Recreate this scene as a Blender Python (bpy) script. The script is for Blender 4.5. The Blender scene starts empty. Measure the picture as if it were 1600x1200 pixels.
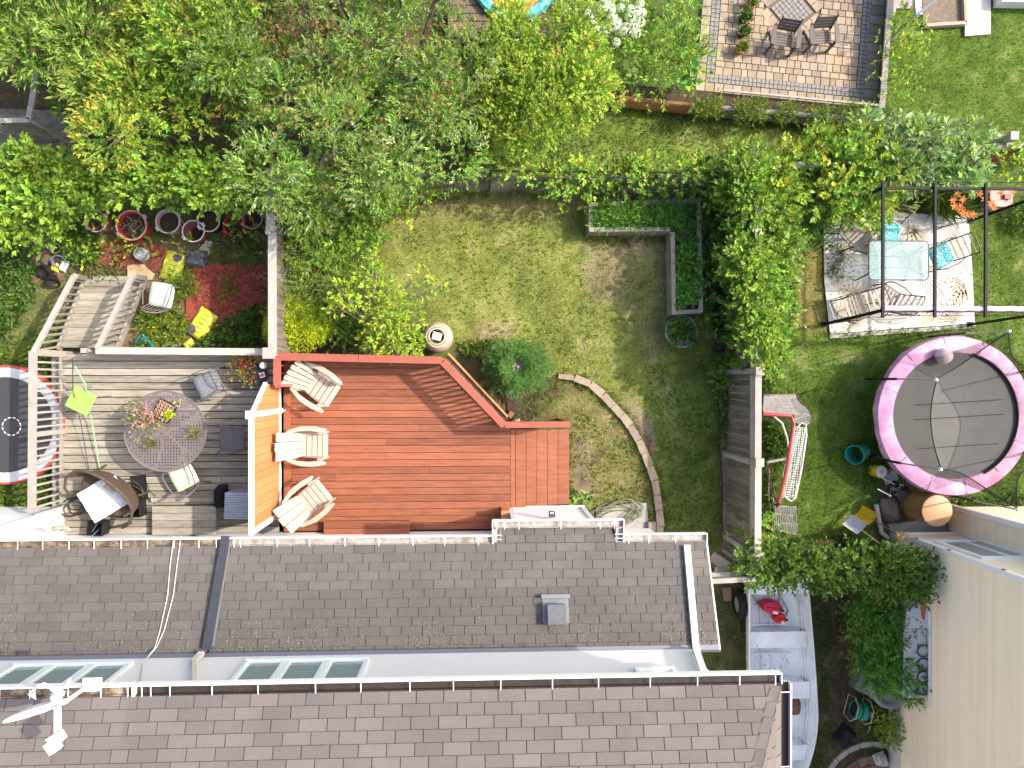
import bpy, math, random
import numpy as np
from mathutils import Vector, Euler, Matrix, noise
rnd = random.Random(7)
rng = np.random.default_rng(11)
C = bpy.context.scene.collection
SC = bpy.context.scene
R = math.radians

# ---------------------------------------------------------------- camera, sky, sun, exposure
F = 1111.0
CAMZ = 15.0
cam_rot = Euler((R(-0.26), R(-2.58), 0.0), 'XYZ')
cd = bpy.data.cameras.new('camera'); cam = bpy.data.objects.new('camera', cd); C.objects.link(cam)
cam.location = (0, 0, CAMZ); cam.rotation_euler = cam_rot
cd.sensor_width = 36.0; cd.lens = 36.0*F/1600.0; cd.clip_start = 0.1; cd.clip_end = 2000
SC.camera = cam
SUN_EL = 45.0
sdir = Vector((1.0, 0.23, 0)).normalized()          # towards the sun, on the ground plane
to_sun = Vector((sdir.x*math.cos(R(SUN_EL)), sdir.y*math.cos(R(SUN_EL)), math.sin(R(SUN_EL))))
world = bpy.data.worlds.new('World'); SC.world = world; world.use_nodes = True
wn = world.node_tree; wn.nodes.clear()
sky = wn.nodes.new('ShaderNodeTexSky'); sky.sky_type = 'NISHITA'; sky.sun_disc = False
sky.sun_elevation = R(SUN_EL); sky.sun_rotation = math.atan2(sdir.x, sdir.y)
bg = wn.nodes.new('ShaderNodeBackground'); bg.inputs['Strength'].default_value = 0.15; sky.dust_density = 4.0; sky.ozone_density = 0.6
wo = wn.nodes.new('ShaderNodeOutputWorld')
wn.links.new(sky.outputs[0], bg.inputs['Color']); wn.links.new(bg.outputs[0], wo.inputs['Surface'])
sl = bpy.data.lights.new('sun', 'SUN'); sl.energy = 2.1; sl.angle = R(0.8); sl.color = (1.0, 0.93, 0.82)
so = bpy.data.objects.new('sun', sl); C.objects.link(so)
so.rotation_euler = to_sun.to_track_quat('Z', 'Y').to_euler(); so.location = (10, 3, 12)
SC.view_settings.view_transform = 'Standard'; SC.view_settings.look = 'None'
SC.view_settings.exposure = 1.5; SC.view_settings.gamma = 1.0
SC.view_settings.use_curve_mapping = False

RM = cam_rot.to_matrix()
def W(px, py, z=0.0):
    "the place at height z that the photograph shows at this pixel"
    d = RM @ Vector(((px-800)/F, (600-py)/F, -1.0))
    t = (z-CAMZ)/d.z
    return Vector((d.x*t, d.y*t, z))

# ---------------------------------------------------------------- materials
MATS = {}
def mat(name, col, rough=0.6, metal=0.0, var=0.12, vscale=6.0, bump=0.0, bscale=60.0, stretch=None,
        objvar=0.0, col2=None, c2scale=3.0, c2lo=0.45, c2hi=0.65, spec=0.3, alpha=1.0, fine=0.0, fscale=120.0, sheen=0):
    if name in MATS: return MATS[name]
    m = bpy.data.materials.new(name); m.use_nodes = True; MATS[name] = m
    nt = m.node_tree; N = nt.nodes; L = nt.links
    b = N['Principled BSDF']
    b.inputs['Roughness'].default_value = rough; b.inputs['Metallic'].default_value = metal
    b.inputs['Specular IOR Level'].default_value = spec
    tc = N.new('ShaderNodeNewGeometry')
    mp = N.new('ShaderNodeMapping'); L.new(tc.outputs['Position'], mp.inputs['Vector'])
    if stretch: mp.inputs['Scale'].default_value = stretch
    n1 = N.new('ShaderNodeTexNoise'); n1.inputs['Scale'].default_value = vscale; n1.inputs['Detail'].default_value = 6
    n1.inputs['Roughness'].default_value = 0.65
    L.new(mp.outputs[0], n1.inputs['Vector'])
    base = N.new('ShaderNodeRGB'); base.outputs[0].default_value = (*col, 1)
    cur = base.outputs[0]
    if col2:
        n2 = N.new('ShaderNodeTexNoise'); n2.inputs['Scale'].default_value = c2scale; n2.inputs['Detail'].default_value = 8
        n2.inputs['Roughness'].default_value = 0.7
        L.new(mp.outputs[0], n2.inputs['Vector'])
        mr = N.new('ShaderNodeMapRange'); mr.inputs['From Min'].default_value = c2lo; mr.inputs['From Max'].default_value = c2hi
        L.new(n2.outputs['Fac'], mr.inputs['Value'])
        mx = N.new('ShaderNodeMixRGB'); L.new(mr.outputs[0], mx.inputs['Fac']); L.new(cur, mx.inputs[1]); mx.inputs[2].default_value = (*col2, 1)
        cur = mx.outputs[0]
    # brightness = 1 + var*(noise-.5)*2 + objvar*(rand-.5)*2 + fine
    def madd(a, k, c):
        n = N.new('ShaderNodeMath'); n.operation = 'MULTIPLY_ADD'; L.new(a, n.inputs[0]); n.inputs[1].default_value = k
        if isinstance(c, float): n.inputs[2].default_value = c
        else: L.new(c, n.inputs[2])
        return n.outputs[0]
    s = madd(n1.outputs['Fac'], 4*var, 1.0-2*var)
    if objvar:
        oi = N.new('ShaderNodeObjectInfo')
        off = N.new('ShaderNodeMath'); off.operation = 'SUBTRACT'; L.new(oi.outputs['Random'], off.inputs[0]); off.inputs[1].default_value = 0.5
        s = madd(off.outputs[0], 2*objvar, s)
    if fine:
        n3 = N.new('ShaderNodeTexNoise'); n3.inputs['Scale'].default_value = fscale; n3.inputs['Detail'].default_value = 2
        L.new(mp.outputs[0], n3.inputs['Vector'])
        off = N.new('ShaderNodeMath'); off.operation = 'SUBTRACT'; L.new(n3.outputs['Fac'], off.inputs[0]); off.inputs[1].default_value = 0.5
        s = madd(off.outputs[0], 4*fine, s)
    vm = N.new('ShaderNodeVectorMath'); vm.operation = 'SCALE'; L.new(cur, vm.inputs[0]); L.new(s, vm.inputs['Scale'])
    L.new(vm.outputs[0], b.inputs['Base Color'])
    if bump:
        n4 = N.new('ShaderNodeTexNoise'); n4.inputs['Scale'].default_value = bscale; n4.inputs['Detail'].default_value = 4
        L.new(mp.outputs[0], n4.inputs['Vector'])
        bp = N.new('ShaderNodeBump'); bp.inputs['Strength'].default_value = bump; bp.inputs['Distance'].default_value = 0.02
        L.new(n4.outputs['Fac'], bp.inputs['Height']); L.new(bp.outputs[0], b.inputs['Normal'])
    if alpha < 1.0:
        b.inputs['Alpha'].default_value = alpha
    return m

def vcol_mat(name, trans=0.25, rough=0.55, fine=0.0, fscale=40, bump=0.0, spec=0.25):
    m = bpy.data.materials.new(name); m.use_nodes = True; nt = m.node_tree; N = nt.nodes; L = nt.links
    b = N['Principled BSDF']; b.inputs['Roughness'].default_value = rough; b.inputs['Specular IOR Level'].default_value = spec
    at = N.new('ShaderNodeAttribute'); at.attribute_name = 'Col'
    cur = at.outputs['Color']
    if fine:
        g = N.new('ShaderNodeNewGeometry'); s = None
        for k, (sc, amt) in enumerate(((fscale, fine), (fscale*0.22, fine*0.6), (fscale*3.1, fine))):
            n3 = N.new('ShaderNodeTexNoise'); n3.inputs['Scale'].default_value = sc; n3.inputs['Detail'].default_value = 4
            L.new(g.outputs['Position'], n3.inputs['Vector'])
            ma = N.new('ShaderNodeMath'); ma.operation = 'MULTIPLY_ADD'; L.new(n3.outputs['Fac'], ma.inputs[0]); ma.inputs[1].default_value = 4*amt; ma.inputs[2].default_value = 1-2*amt
            if s is None: s = ma.outputs[0]
            else:
                mm = N.new('ShaderNodeMath'); mm.operation = 'MULTIPLY'; L.new(s, mm.inputs[0]); L.new(ma.outputs[0], mm.inputs[1]); s = mm.outputs[0]
        mxx = N.new('ShaderNodeMath'); mxx.operation = 'MAXIMUM'; L.new(s, mxx.inputs[0]); mxx.inputs[1].default_value = 0.15
        vm = N.new('ShaderNodeVectorMath'); vm.operation = 'SCALE'; L.new(cur, vm.inputs[0]); L.new(mxx.outputs[0], vm.inputs['Scale']); cur = vm.outputs[0]
        if bump:
            bp = N.new('ShaderNodeBump'); bp.inputs['Strength'].default_value = bump; bp.inputs['Distance'].default_value = 0.03
            L.new(s, bp.inputs['Height']); L.new(bp.outputs[0], b.inputs['Normal'])
    L.new(cur, b.inputs['Base Color'])
    if trans:
        t = N.new('ShaderNodeBsdfTranslucent'); L.new(cur, t.inputs['Color'])
        mx = N.new('ShaderNodeMixShader'); mx.inputs[0].default_value = trans
        L.new(b.outputs[0], mx.inputs[1]); L.new(t.outputs[0], mx.inputs[2])
        L.new(mx.outputs[0], N['Material Output'].inputs['Surface'])
    return m

def net_mat(name, col, cover, fibre=False):
    "fine mesh cloth: partly see-through"
    m = bpy.data.materials.new(name); m.use_nodes = True; nt = m.node_tree; N = nt.nodes; L = nt.links
    b = N['Principled BSDF']; b.inputs['Base Color'].default_value = (*col, 1); b.inputs['Roughness'].default_value = 0.8
    t = N.new('ShaderNodeBsdfTransparent'); mx = N.new('ShaderNodeMixShader'); mx.inputs[0].default_value = cover
    L.new(t.outputs[0], mx.inputs[1]); L.new(b.outputs[0], mx.inputs[2]); L.new(mx.outputs[0], N['Material Output'].inputs['Surface'])
    return m

M_leaf = vcol_mat('leaf', 0.38, 0.5)
M_ground = vcol_mat('ground_cover', 0.0, 0.95, fine=0.16, fscale=26, bump=0.5, spec=0.1)
M_redwood = mat('red_stained_wood', (0.225,0.076,0.039), 0.6, var=0.28, vscale=2.2, stretch=(1,9,9), objvar=0.2, col2=(0.26,0.092,0.05), c2scale=1.8, bump=0.15, bscale=60, fine=0.06, fscale=70)
M_redrail = mat('red_rail_wood', (0.27,0.078,0.050), 0.6, var=0.1, vscale=3, objvar=0.06, bump=0.1)
M_orange = mat('orange_cedar_panel', (0.48,0.20,0.08), 0.6, var=0.14, vscale=3, stretch=(1,8,1), objvar=0.1, bump=0.1, bscale=30)
M_greywood = mat('weathered_grey_wood', (0.31,0.28,0.23), 0.85, var=0.3, vscale=2.6, stretch=(1,8,8), objvar=0.24, col2=(0.22,0.195,0.15), c2scale=1.2, bump=0.3, bscale=40, fine=0.08, fscale=50)
M_greywoodv = mat('weathered_grey_rail', (0.29,0.26,0.22), 0.85, var=0.2, vscale=5, objvar=0.1, bump=0.25, bscale=50, fine=0.08)
M_fence = mat('weathered_fence_board', (0.17,0.145,0.12), 0.9, var=0.25, vscale=3.0, stretch=(6,6,0.8), objvar=0.22, col2=(0.10,0.09,0.07), c2scale=1.3, bump=0.3, bscale=40, fine=0.1)
M_palewood = mat('pale_weathered_wood', (0.34,0.305,0.27), 0.85, var=0.18, vscale=5, objvar=0.1, bump=0.2)
M_bedwood = mat('raised_bed_wood', (0.30,0.25,0.205), 0.85, var=0.25, vscale=4, objvar=0.12, bump=0.3, fine=0.1)
M_brownwood = mat('brown_wood', (0.20,0.10,0.045), 0.8, var=0.3, vscale=4, objvar=0.1, bump=0.2)
M_shingle = mat('asphalt_shingle', (0.108,0.097,0.092), 0.95, var=0.07, vscale=1.6, objvar=0.10, bump=0.35, bscale=220, fine=0.2, fscale=170, col2=(0.12,0.109,0.101), c2scale=0.8)
M_shingle2 = mat('asphalt_shingle_upper', (0.135,0.116,0.108), 0.95, var=0.10, vscale=1.6, objvar=0.11, bump=0.35, bscale=220, fine=0.2, fscale=170)
M_underlay = mat('roof_underlay', (0.045,0.04,0.036), 0.95)
M_white = mat('white_painted_metal', (0.74,0.73,0.72), 0.45, var=0.03, spec=0.4)
M_siding = mat('white_vinyl_siding', (0.68,0.65,0.64), 0.5, var=0.03, vscale=2, spec=0.4)
M_beige = mat('beige_vinyl_siding', (0.84,0.71,0.53), 0.6, var=0.05, vscale=3, objvar=0.035, stretch=(1,0.4,4))
M_flash = mat('grey_metal_flashing', (0.20,0.20,0.22), 0.4, metal=0.3, var=0.08)
M_darkmetal = mat('dark_grey_metal', (0.055,0.06,0.07), 0.4, metal=0.3, var=0.1)
M_black = mat('black_plastic', (0.018,0.018,0.02), 0.5, var=0.2)
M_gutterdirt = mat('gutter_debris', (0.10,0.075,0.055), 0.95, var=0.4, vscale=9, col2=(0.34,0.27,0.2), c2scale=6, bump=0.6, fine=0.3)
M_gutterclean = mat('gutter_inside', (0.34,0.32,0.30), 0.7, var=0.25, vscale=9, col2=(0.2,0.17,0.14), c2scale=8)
M_gutterdark = mat('gutter_dark_inside', (0.035,0.028,0.025), 0.6, var=0.4, vscale=9)  # near-black tone for the inside of the right house's upper gutters
M_cream = mat('cream_plastic', (0.39,0.355,0.295), 0.5, var=0.04, vscale=6)
M_brownplastic = mat('brown_slat_plastic', (0.10,0.08,0.07), 0.5, var=0.1, objvar=0.1)
M_frame = mat('window_frame_white', (0.74,0.78,0.77), 0.4, var=0.02)
M_soil = mat('dark_soil', (0.055,0.038,0.025), 0.95, var=0.4, vscale=14, bump=0.8, bscale=40, fine=0.25)
M_concrete = mat('concrete', (0.36,0.34,0.31), 0.9, var=0.12, vscale=5, col2=(0.27,0.25,0.23), c2scale=3, bump=0.15, fine=0.08)
M_slab = mat('grey_stone_slab', (0.42,0.40,0.36), 0.9, var=0.12, vscale=5, bump=0.2, fine=0.08)
M_bark = mat('bark', (0.13,0.10,0.075), 0.9, var=0.3, vscale=12, bump=0.5)
M_twig = mat('pale_twig', (0.33,0.28,0.22), 0.9, var=0.2)
M_edgestone = mat('tan_edging_stone', (0.30,0.235,0.175), 0.9, var=0.16, vscale=7, objvar=0.15, bump=0.4, bscale=60, fine=0.12)
M_paver = mat('tan_paver', (0.27,0.215,0.16), 0.9, var=0.1, vscale=7, objvar=0.22, col2=(0.34,0.25,0.16), c2scale=1.5, bump=0.25, fine=0.1)
M_cobble = mat('grey_cobble', (0.21,0.195,0.18), 0.9, var=0.3, vscale=14, bump=0.2)
M_joint = mat('joint_sand', (0.13,0.10,0.08), 0.95, var=0.2)
M_pink = mat('pink_vinyl_pad', (0.50,0.23,0.39), 0.5, var=0.14, vscale=4, col2=(0.60,0.42,0.54), c2scale=2.5, bump=0.3, bscale=9)
M_mat = mat('trampoline_mat', (0.10,0.097,0.092), 0.7, var=0.12, vscale=2.5, fine=0.06, fscale=90)
M_alu = mat('dull_aluminium', (0.72,0.77,0.82), 0.45, metal=0.15, var=0.12, vscale=3.5, col2=(0.60,0.63,0.66), c2scale=1.8, fine=0.05)
M_rubber = mat('black_rubber', (0.012,0.012,0.012), 0.8)
M_wicker = mat('brown_wicker', (0.10,0.07,0.052), 0.7, var=0.45, vscale=34, bump=1.0, bscale=45, fine=0.5, fscale=40)
M_tabmetal = mat('taupe_cast_metal', (0.15,0.125,0.125), 0.5, var=0.1, vscale=8)
M_mulch = mat('red_mulch', (0.27,0.062,0.038), 0.95, var=0.35, vscale=8, bump=1.0, bscale=60, fine=0.4, fscale=55)
M_steel = mat('galvanised_steel', (0.45,0.46,0.47), 0.4, metal=0.6, var=0.15)
M_powder = mat('black_powder_coat', (.010,.010,.012), .6, spec=.15)
M_brown = mat('dark_brown_metal', (0.07,0.052,0.045), 0.5)

# ---------------------------------------------------------------- mesh builder
class MB:
    def __init__(s): s.v = []; s.f = []
    def quadgrid(s, pts, nu, nv, cu=False, cv=False):
        o = len(s.v); s.v += [tuple(p) for p in pts]
        for i in range(nu if cu else nu-1):
            for j in range(nv if cv else nv-1):
                a = o+i*nv+j; b = o+((i+1) % nu)*nv+j; c = o+((i+1) % nu)*nv+(j+1) % nv; d = o+i*nv+(j+1) % nv
                s.f.append((a, b, c, d))
        return s
    def box(s, c, size, rot=None, ch=0.0):
        c = Vector(c); x, y, z = size[0]/2, size[1]/2, size[2]/2
        m = (rot if isinstance(rot, Matrix) else (Euler(rot).to_matrix() if rot is not None else Matrix.Identity(3)))
        if ch <= 0:
            P = [(-x,-y,-z),(x,-y,-z),(x,y,-z),(-x,y,-z),(-x,-y,z),(x,-y,z),(x,y,z),(-x,y,z)]
            o = len(s.v); s.v += [tuple(c+m@Vector(p)) for p in P]
            for q in ((3,2,1,0),(4,5,6,7),(0,1,5,4),(1,2,6,5),(2,3,7,6),(3,0,4,7)): s.f.append(tuple(o+i for i in q))
        else:   # top edges chamfered
            k = min(ch, x*.9, y*.9, z*.9)
            P = [(-x,-y,-z),(x,-y,-z),(x,y,-z),(-x,y,-z),(-x,-y,z-k),(x,-y,z-k),(x,y,z-k),(-x,y,z-k),(-x+k,-y+k,z),(x-k,-y+k,z),(x-k,y-k,z),(-x+k,y-k,z)]
            o = len(s.v); s.v += [tuple(c+m@Vector(p)) for p in P]
            for q in ((3,2,1,0),(0,1,5,4),(1,2,6,5),(2,3,7,6),(3,0,4,7),(4,5,9,8),(5,6,10,9),(6,7,11,10),(7,4,8,11),(8,9,10,11)): s.f.append(tuple(o+i for i in q))
        return s
    def bar(s, a, b, w, h, up=(0,0,1), ch=0.0):
        a = Vector(a); b = Vector(b); d = b-a; L = d.length
        if L < 1e-6: return s
        x = d/L; u = Vector(up)
        if abs(x.dot(u)) > 0.98: u = Vector((0,1,0))
        y = u.cross(x).normalized(); z = x.cross(y)
        return s.box((a+b)/2, (L, w, h), Matrix((x, y, z)).transposed(), ch)
    def tube(s, pts, r, n=8, cap=True, closed=False):
        pts = [Vector(p) for p in pts]; k = len(pts); rr = r if isinstance(r, (list, tuple)) else [r]*k
        o = len(s.v); prev = None
        for i, p in enumerate(pts):
            if closed: t = pts[(i+1) % k]-pts[i-1]
            else: t = pts[min(i+1, k-1)]-pts[max(i-1, 0)]
            if t.length < 1e-9: t = Vector((0,0,1))
            t.normalize()
            if prev is None:
                a = Vector((0,0,1)) if abs(t.z) < 0.9 else Vector((1,0,0)); n1 = t.cross(a).normalized()
            else:
                n1 = prev-t*prev.dot(t)
                n1 = n1.normalized() if n1.length > 1e-6 else t.orthogonal().normalized()
            prev = n1; n2 = t.cross(n1)
            for j in range(n):
                a = 2*math.pi*j/n; s.v.append(tuple(p+(n1*math.cos(a)+n2*math.sin(a))*rr[i]))
        for i in range(k if closed else k-1):
            i2 = (i+1) % k
            for j in range(n): s.f.append((o+i*n+j, o+i*n+(j+1) % n, o+i2*n+(j+1) % n, o+i2*n+j))
        if cap and not closed:
            s.f.append(tuple(o+j for j in range(n))[::-1]); s.f.append(tuple(o+(k-1)*n+j for j in range(n)))
        return s
    def lathe(s, prof, n=24, c=(0,0,0), rot=None, sx=1, sy=1, capb=False, capt=False, a0=0, a1=2*math.pi):
        c = Vector(c); m = Euler(rot).to_matrix() if rot is not None else Matrix.Identity(3)
        full = abs(a1-a0-2*math.pi) < 1e-6; o = len(s.v); nn = n if full else n+1
        for (r, z) in prof:
            for j in range(nn):
                a = a0+(a1-a0)*j/n; s.v.append(tuple(c+m@Vector((r*math.cos(a)*sx, r*math.sin(a)*sy, z))))
        for i in range(len(prof)-1):
            for j in range(n):
                j2 = (j+1) % nn; s.f.append((o+i*nn+j, o+i*nn+j2, o+(i+1)*nn+j2, o+(i+1)*nn+j))
        if full and capb and prof[0][0] > 1e-4: s.f.append(tuple(o+j for j in range(n))[::-1])
        if full and capt and prof[-1][0] > 1e-4: s.f.append(tuple(o+(len(prof)-1)*nn+j for j in range(n)))
        return s
    def prism(s, poly, z0, z1):
        n = len(poly); o = len(s.v)
        A = sum(poly[i][0]*poly[(i+1) % n][1]-poly[(i+1) % n][0]*poly[i][1] for i in range(n))
        if A < 0: poly = poly[::-1]
        s.v += [(p[0], p[1], z0) for p in poly]+[(p[0], p[1], z1) for p in poly]
        s.f.append(tuple(o+i for i in range(n))[::-1]); s.f.append(tuple(o+n+i for i in range(n)))
        for i in range(n): s.f.append((o+i, o+(i+1) % n, o+n+(i+1) % n, o+n+i))
        return s
    def poly(s, pts):
        o = len(s.v); s.v += [tuple(p) for p in pts]; s.f.append(tuple(range(o, o+len(pts)))); return s
    def slab(s, pts, t):
        "a planar polygon (any tilt) given thickness t along -normal"
        pts = [Vector(p) for p in pts]; nrm = (pts[1]-pts[0]).cross(pts[2]-pts[1]).normalized()
        if nrm.z < 0: pts = pts[::-1]; nrm = -nrm
        n = len(pts); o = len(s.v); s.v += [tuple(p-nrm*t) for p in pts]+[tuple(p) for p in pts]
        s.f.append(tuple(o+i for i in range(n))[::-1]); s.f.append(tuple(o+n+i for i in range(n)))
        for i in range(n): s.f.append((o+i, o+(i+1) % n, o+n+(i+1) % n, o+n+i))
        return s
    def mesh(s, name, m, smooth=False, off=(0,0,0)):
        me = bpy.data.meshes.new(name); ox, oy, oz = off
        me.from_pydata([(a-ox, b-oy, c-oz) for a, b, c in s.v], [], s.f); me.materials.append(m)
        if smooth:
            me.polygons.foreach_set('use_smooth', [True]*len(me.polygons)); 
            try: me.set_sharp_from_angle(angle=R(40))
            except Exception: pass
        me.update(); return me
    def build(s, name, m, parent=None, smooth=False, world=True, kind=None, label=None, loc=None):
        off = Vector((0,0,0))
        if world and parent is not None:
            p = parent
            while p is not None: off += p.location; p = p.parent
        if loc is not None: off = Vector(loc)
        o = bpy.data.objects.new(name, s.mesh(name, m, smooth, off)); C.objects.link(o)
        if loc is not None: o.location = loc
        if parent is not None: o.parent = parent
        if kind: o['kind'] = kind
        if label: o['label'] = label
        return o

def tag(o, label=None, cat=None, group=None, kind=None):
    if label: o['label'] = label
    if cat: o['category'] = cat
    if group: o['group'] = group
    if kind: o['kind'] = kind
    return o
def thing(name, label, cat, loc=(0,0,0), rz=0.0, group=None):
    o = bpy.data.objects.new(name, None); C.objects.link(o); o.empty_display_size = 0.1
    o.location = loc; o.rotation_euler = (0, 0, rz); return tag(o, label, cat, group)
def inst(name, mesh, loc, parent, rot=None):
    o = bpy.data.objects.new(name, mesh); C.objects.link(o); o.location = loc; o.parent = parent
    if rot is not None: o.rotation_euler = rot
    return o
def kids(o): return [c for c in C.objects if c.parent == o]
def dup(root, loc, rz, label=None, group=None):
    r = root.copy(); C.objects.link(r); r.location = loc; r.rotation_euler = (0, 0, rz)
    if label: r['label'] = label
    if group: r['group'] = group
    for ch in list(root.children):
        c = ch.copy(); C.objects.link(c); c.parent = r
        for g in list(ch.children):
            d = g.copy(); C.objects.link(d); d.parent = c
    return r
def structure(name, mb, m, smooth=False): return mb.build(name, m, kind='structure', smooth=smooth)
def woff(parent):
    off = Vector((0,0,0)); p = parent
    while p is not None: off += p.location; p = p.parent
    return off

# ---------------------------------------------------------------- foliage
def npmesh(name, V, Fc, col, m, parent=None, kind=None, label=None):
    "V (n,3), Fc (k,3) triangles, col (n,3)"
    off = np.array(woff(parent)) if parent is not None else np.zeros(3)
    me = bpy.data.meshes.new(name); V = np.ascontiguousarray(V-off, dtype=np.float32)
    me.vertices.add(len(V)); me.vertices.foreach_set('co', V.ravel())
    me.loops.add(Fc.size); me.loops.foreach_set('vertex_index', np.ascontiguousarray(Fc.ravel(), dtype=np.int32))
    me.polygons.add(len(Fc)); me.polygons.foreach_set('loop_start', np.arange(0, Fc.size, Fc.shape[1], dtype=np.int32))
    me.update(calc_edges=True)
    a = me.color_attributes.new('Col', 'FLOAT_COLOR', 'POINT')
    cc = np.ones((len(V), 4), dtype=np.float32); cc[:, :3] = np.clip(col, 0.004, 0.9); a.data.foreach_set('color', cc.ravel())
    me.materials.append(m)
    o = bpy.data.objects.new(name, me); C.objects.link(o)
    if parent is not None: o.parent = parent
    if kind: o['kind'] = kind
    if label: o['label'] = label
    return o
def unit(a): return a/np.maximum(np.linalg.norm(a, axis=1, keepdims=True), 1e-9)
def leaf_arrays(P, D, N, L, Wd, col):
    n = len(P); D = unit(D); S = unit(np.cross(D, N)); N = unit(np.cross(S, D))
    L = L.reshape(-1, 1); Wd = Wd.reshape(-1, 1)
    V = np.empty((n, 4, 3)); V[:, 0] = P; V[:, 1] = P+D*L*.45+S*Wd*.5+N*Wd*.18
    V[:, 2] = P+D*L-N*L*.12; V[:, 3] = P+D*L*.45-S*Wd*.5+N*Wd*.18
    b = np.arange(n)*4; Fc = np.concatenate([np.stack([b, b+1, b+2], 1), np.stack([b, b+2, b+3], 1)])
    return V.reshape(-1, 3), Fc, np.repeat(col, 4, axis=0)
def pal(n, cols, wts=None, jit=0.18):
    cols = np.array(cols); wts = np.array(wts if wts is not None else [1]*len(cols), float); wts /= wts.sum()
    c = cols[rng.choice(len(cols), n, p=wts)]
    return c*(1+rng.normal(0, jit, (n, 1)))*(1+rng.normal(0, jit*.35, (n, 3)))
def sprays(P, D, tl, k, L, ar, cols, tip=None, tipw=0.0, spread=0.9, flat=0.6, droop=0.0):
    "twigs at P along D (length tl) with k leaves each"
    n = len(P); D = unit(D); j = np.tile(np.arange(k), n); i = np.repeat(np.arange(n), k)
    t = (j+0.6)/k; tlv = tl*(0.6+0.8*rng.random(n))
    Pp = P[i]+D[i]*(t*tlv[i])[:, None]; Pp[:, 2] -= droop*t*t
    up = np.array([0, 0, 1.0]); side = unit(np.cross(D, up)+rng.normal(0, .25, (n, 3)))[i]
    sgn = np.where(j % 2 == 0, 1.0, -1.0)[:, None]
    ld = D[i]*(1.0+0.4*rng.random((n*k, 1)))+side*sgn*spread*(1-t*.5)[:, None]+rng.normal(0, .28, (n*k, 3))
    nn = up*flat+rng.normal(0, .45, (n*k, 3))+unit(D)[i]*.35
    Lv = L*(0.65+0.6*rng.random(n*k)); cc = cols[i]*(1+rng.normal(0, .14, (n*k, 1)))
    if tip is not None:
        w = np.clip(t*tipw*(rng.random(n)[i]*1.6), 0, 1)[:, None]; cc = cc*(1-w)+np.array(tip)*w
    return leaf_arrays(Pp, ld, nn, Lv, Lv*ar, cc)
def cat(parts):
    V = []; Fc = []; Cc = []; o = 0
    for v, f, c in parts: V.append(v); Fc.append(f+o); Cc.append(c); o += len(v)
    return np.concatenate(V), np.concatenate(Fc), np.concatenate(Cc)
def clump_leaves(clumps, dens, tl, k, L, ar, cols, wts=None, tip=None, tipw=0.0, up=0.35, zmin=-0.25, inner=0.5, **kw):
    "clumps: (centre, rx, ry, rz)"
    out = []
    for (c, rx, ry, rz) in clumps:
        n = max(4, int(dens*(rx*ry+0.5*rz*(rx+ry))*3.2))
        d = rng.normal(0, 1, (n*2, 3)); d = unit(d); d = d[d[:, 2] > zmin][:n]; n = len(d)
        rad = (inner+(1-inner)*rng.random((n, 1))**0.6)
        P = np.array(c)+d*np.array([rx, ry, rz])*rad
        D = d+np.array([0, 0, up])+rng.normal(0, .3, (n, 3))
        cl = pal(n, cols, wts)*1.8*(1+rng.normal(0, .12))
        out.append(sprays(P, D, tl, k, L, ar, cl, tip, tipw*(.12+1.7*rnd.random()**1.7), **kw))
    return cat(out)
def ell_clumps(c, rx, ry, rz, n, cr, seed=0, low=0.1):
    "n small clumps spread over the upper surface and inside of an ellipsoid"
    r = random.Random(seed); out = []
    for i in range(n):
        for _ in range(20):
            a = r.random()*2*math.pi; rr = math.sqrt(r.random())*0.93
            x = math.cos(a)*rr; y = math.sin(a)*rr; z = math.sqrt(max(0, 1-rr*rr))*(0.55+0.5*r.random())
            p = Vector((c[0]+x*rx, c[1]+y*ry, c[2]+z*rz-low*rz*(i % 3)))
            if all((p-Vector(q[0])).length > cr*0.75 for q in out): break
        s = cr*(0.65+0.6*r.random()); out.append((tuple(p), s*(.9+.4*r.random()), s*(.9+.4*r.random()), s*0.75))
    return out
def tree(name, label, base, clumps, lv, trunk_r=0.1, cat_='tree', limbs=10, group=None, bark=None, curve=.15, hub=0.35):
    t = thing(name, label, cat_, base, group=group)
    mb = MB(); b = Vector(base); cs = [Vector(c[0]) for c in clumps]; ctr = sum(cs, Vector())/len(cs)
    top = Vector((ctr.x, ctr.y, b.z+(ctr.z-b.z)*hub+0.05))
    mid = (b+top)/2+Vector((curve*.3, -curve*.2, 0))
    mb.tube([b-Vector((0,0,.05)), mid, top], [trunk_r*1.25, trunk_r, trunk_r*.8], 8)
    sel = cs[:]; random.Random(len(cs)).shuffle(sel)
    for c in sel[:limbs]:
        m1 = top.lerp(c, .5)+Vector((rnd.uniform(-curve, curve), rnd.uniform(-curve, curve), -curve*.4))
        mb.tube([top, m1, c], [trunk_r*.55, trunk_r*.3, trunk_r*.1], 5)
        for q in range(3):
            e = c+Vector((rnd.uniform(-.35, .35), rnd.uniform(-.35, .35), rnd.uniform(0, .25)))
            mb.tube([m1.lerp(c, .7), e], [trunk_r*.14, trunk_r*.05], 4)
    mb.build('trunk', bark or M_bark, t, smooth=True)
    npmesh('crown', *clump_leaves(clumps, **lv), M_leaf, t)
    return t
def inpoly(x, y, poly):
    x = np.asarray(x); y = np.asarray(y); r = np.zeros(x.shape, bool); n = len(poly); j = n-1
    for i in range(n):
        xi, yi = poly[i]; xj, yj = poly[j]
        c = ((yi > y) != (yj > y)) & (x < (xj-xi)*(y-yi)/((yj-yi) if yj != yi else 1e-9)+xi)
        r ^= c; j = i
    return r
def pxpoly(pts, z=0.0): return [tuple(W(a, b, z)[:2]) for a, b in pts]
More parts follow.
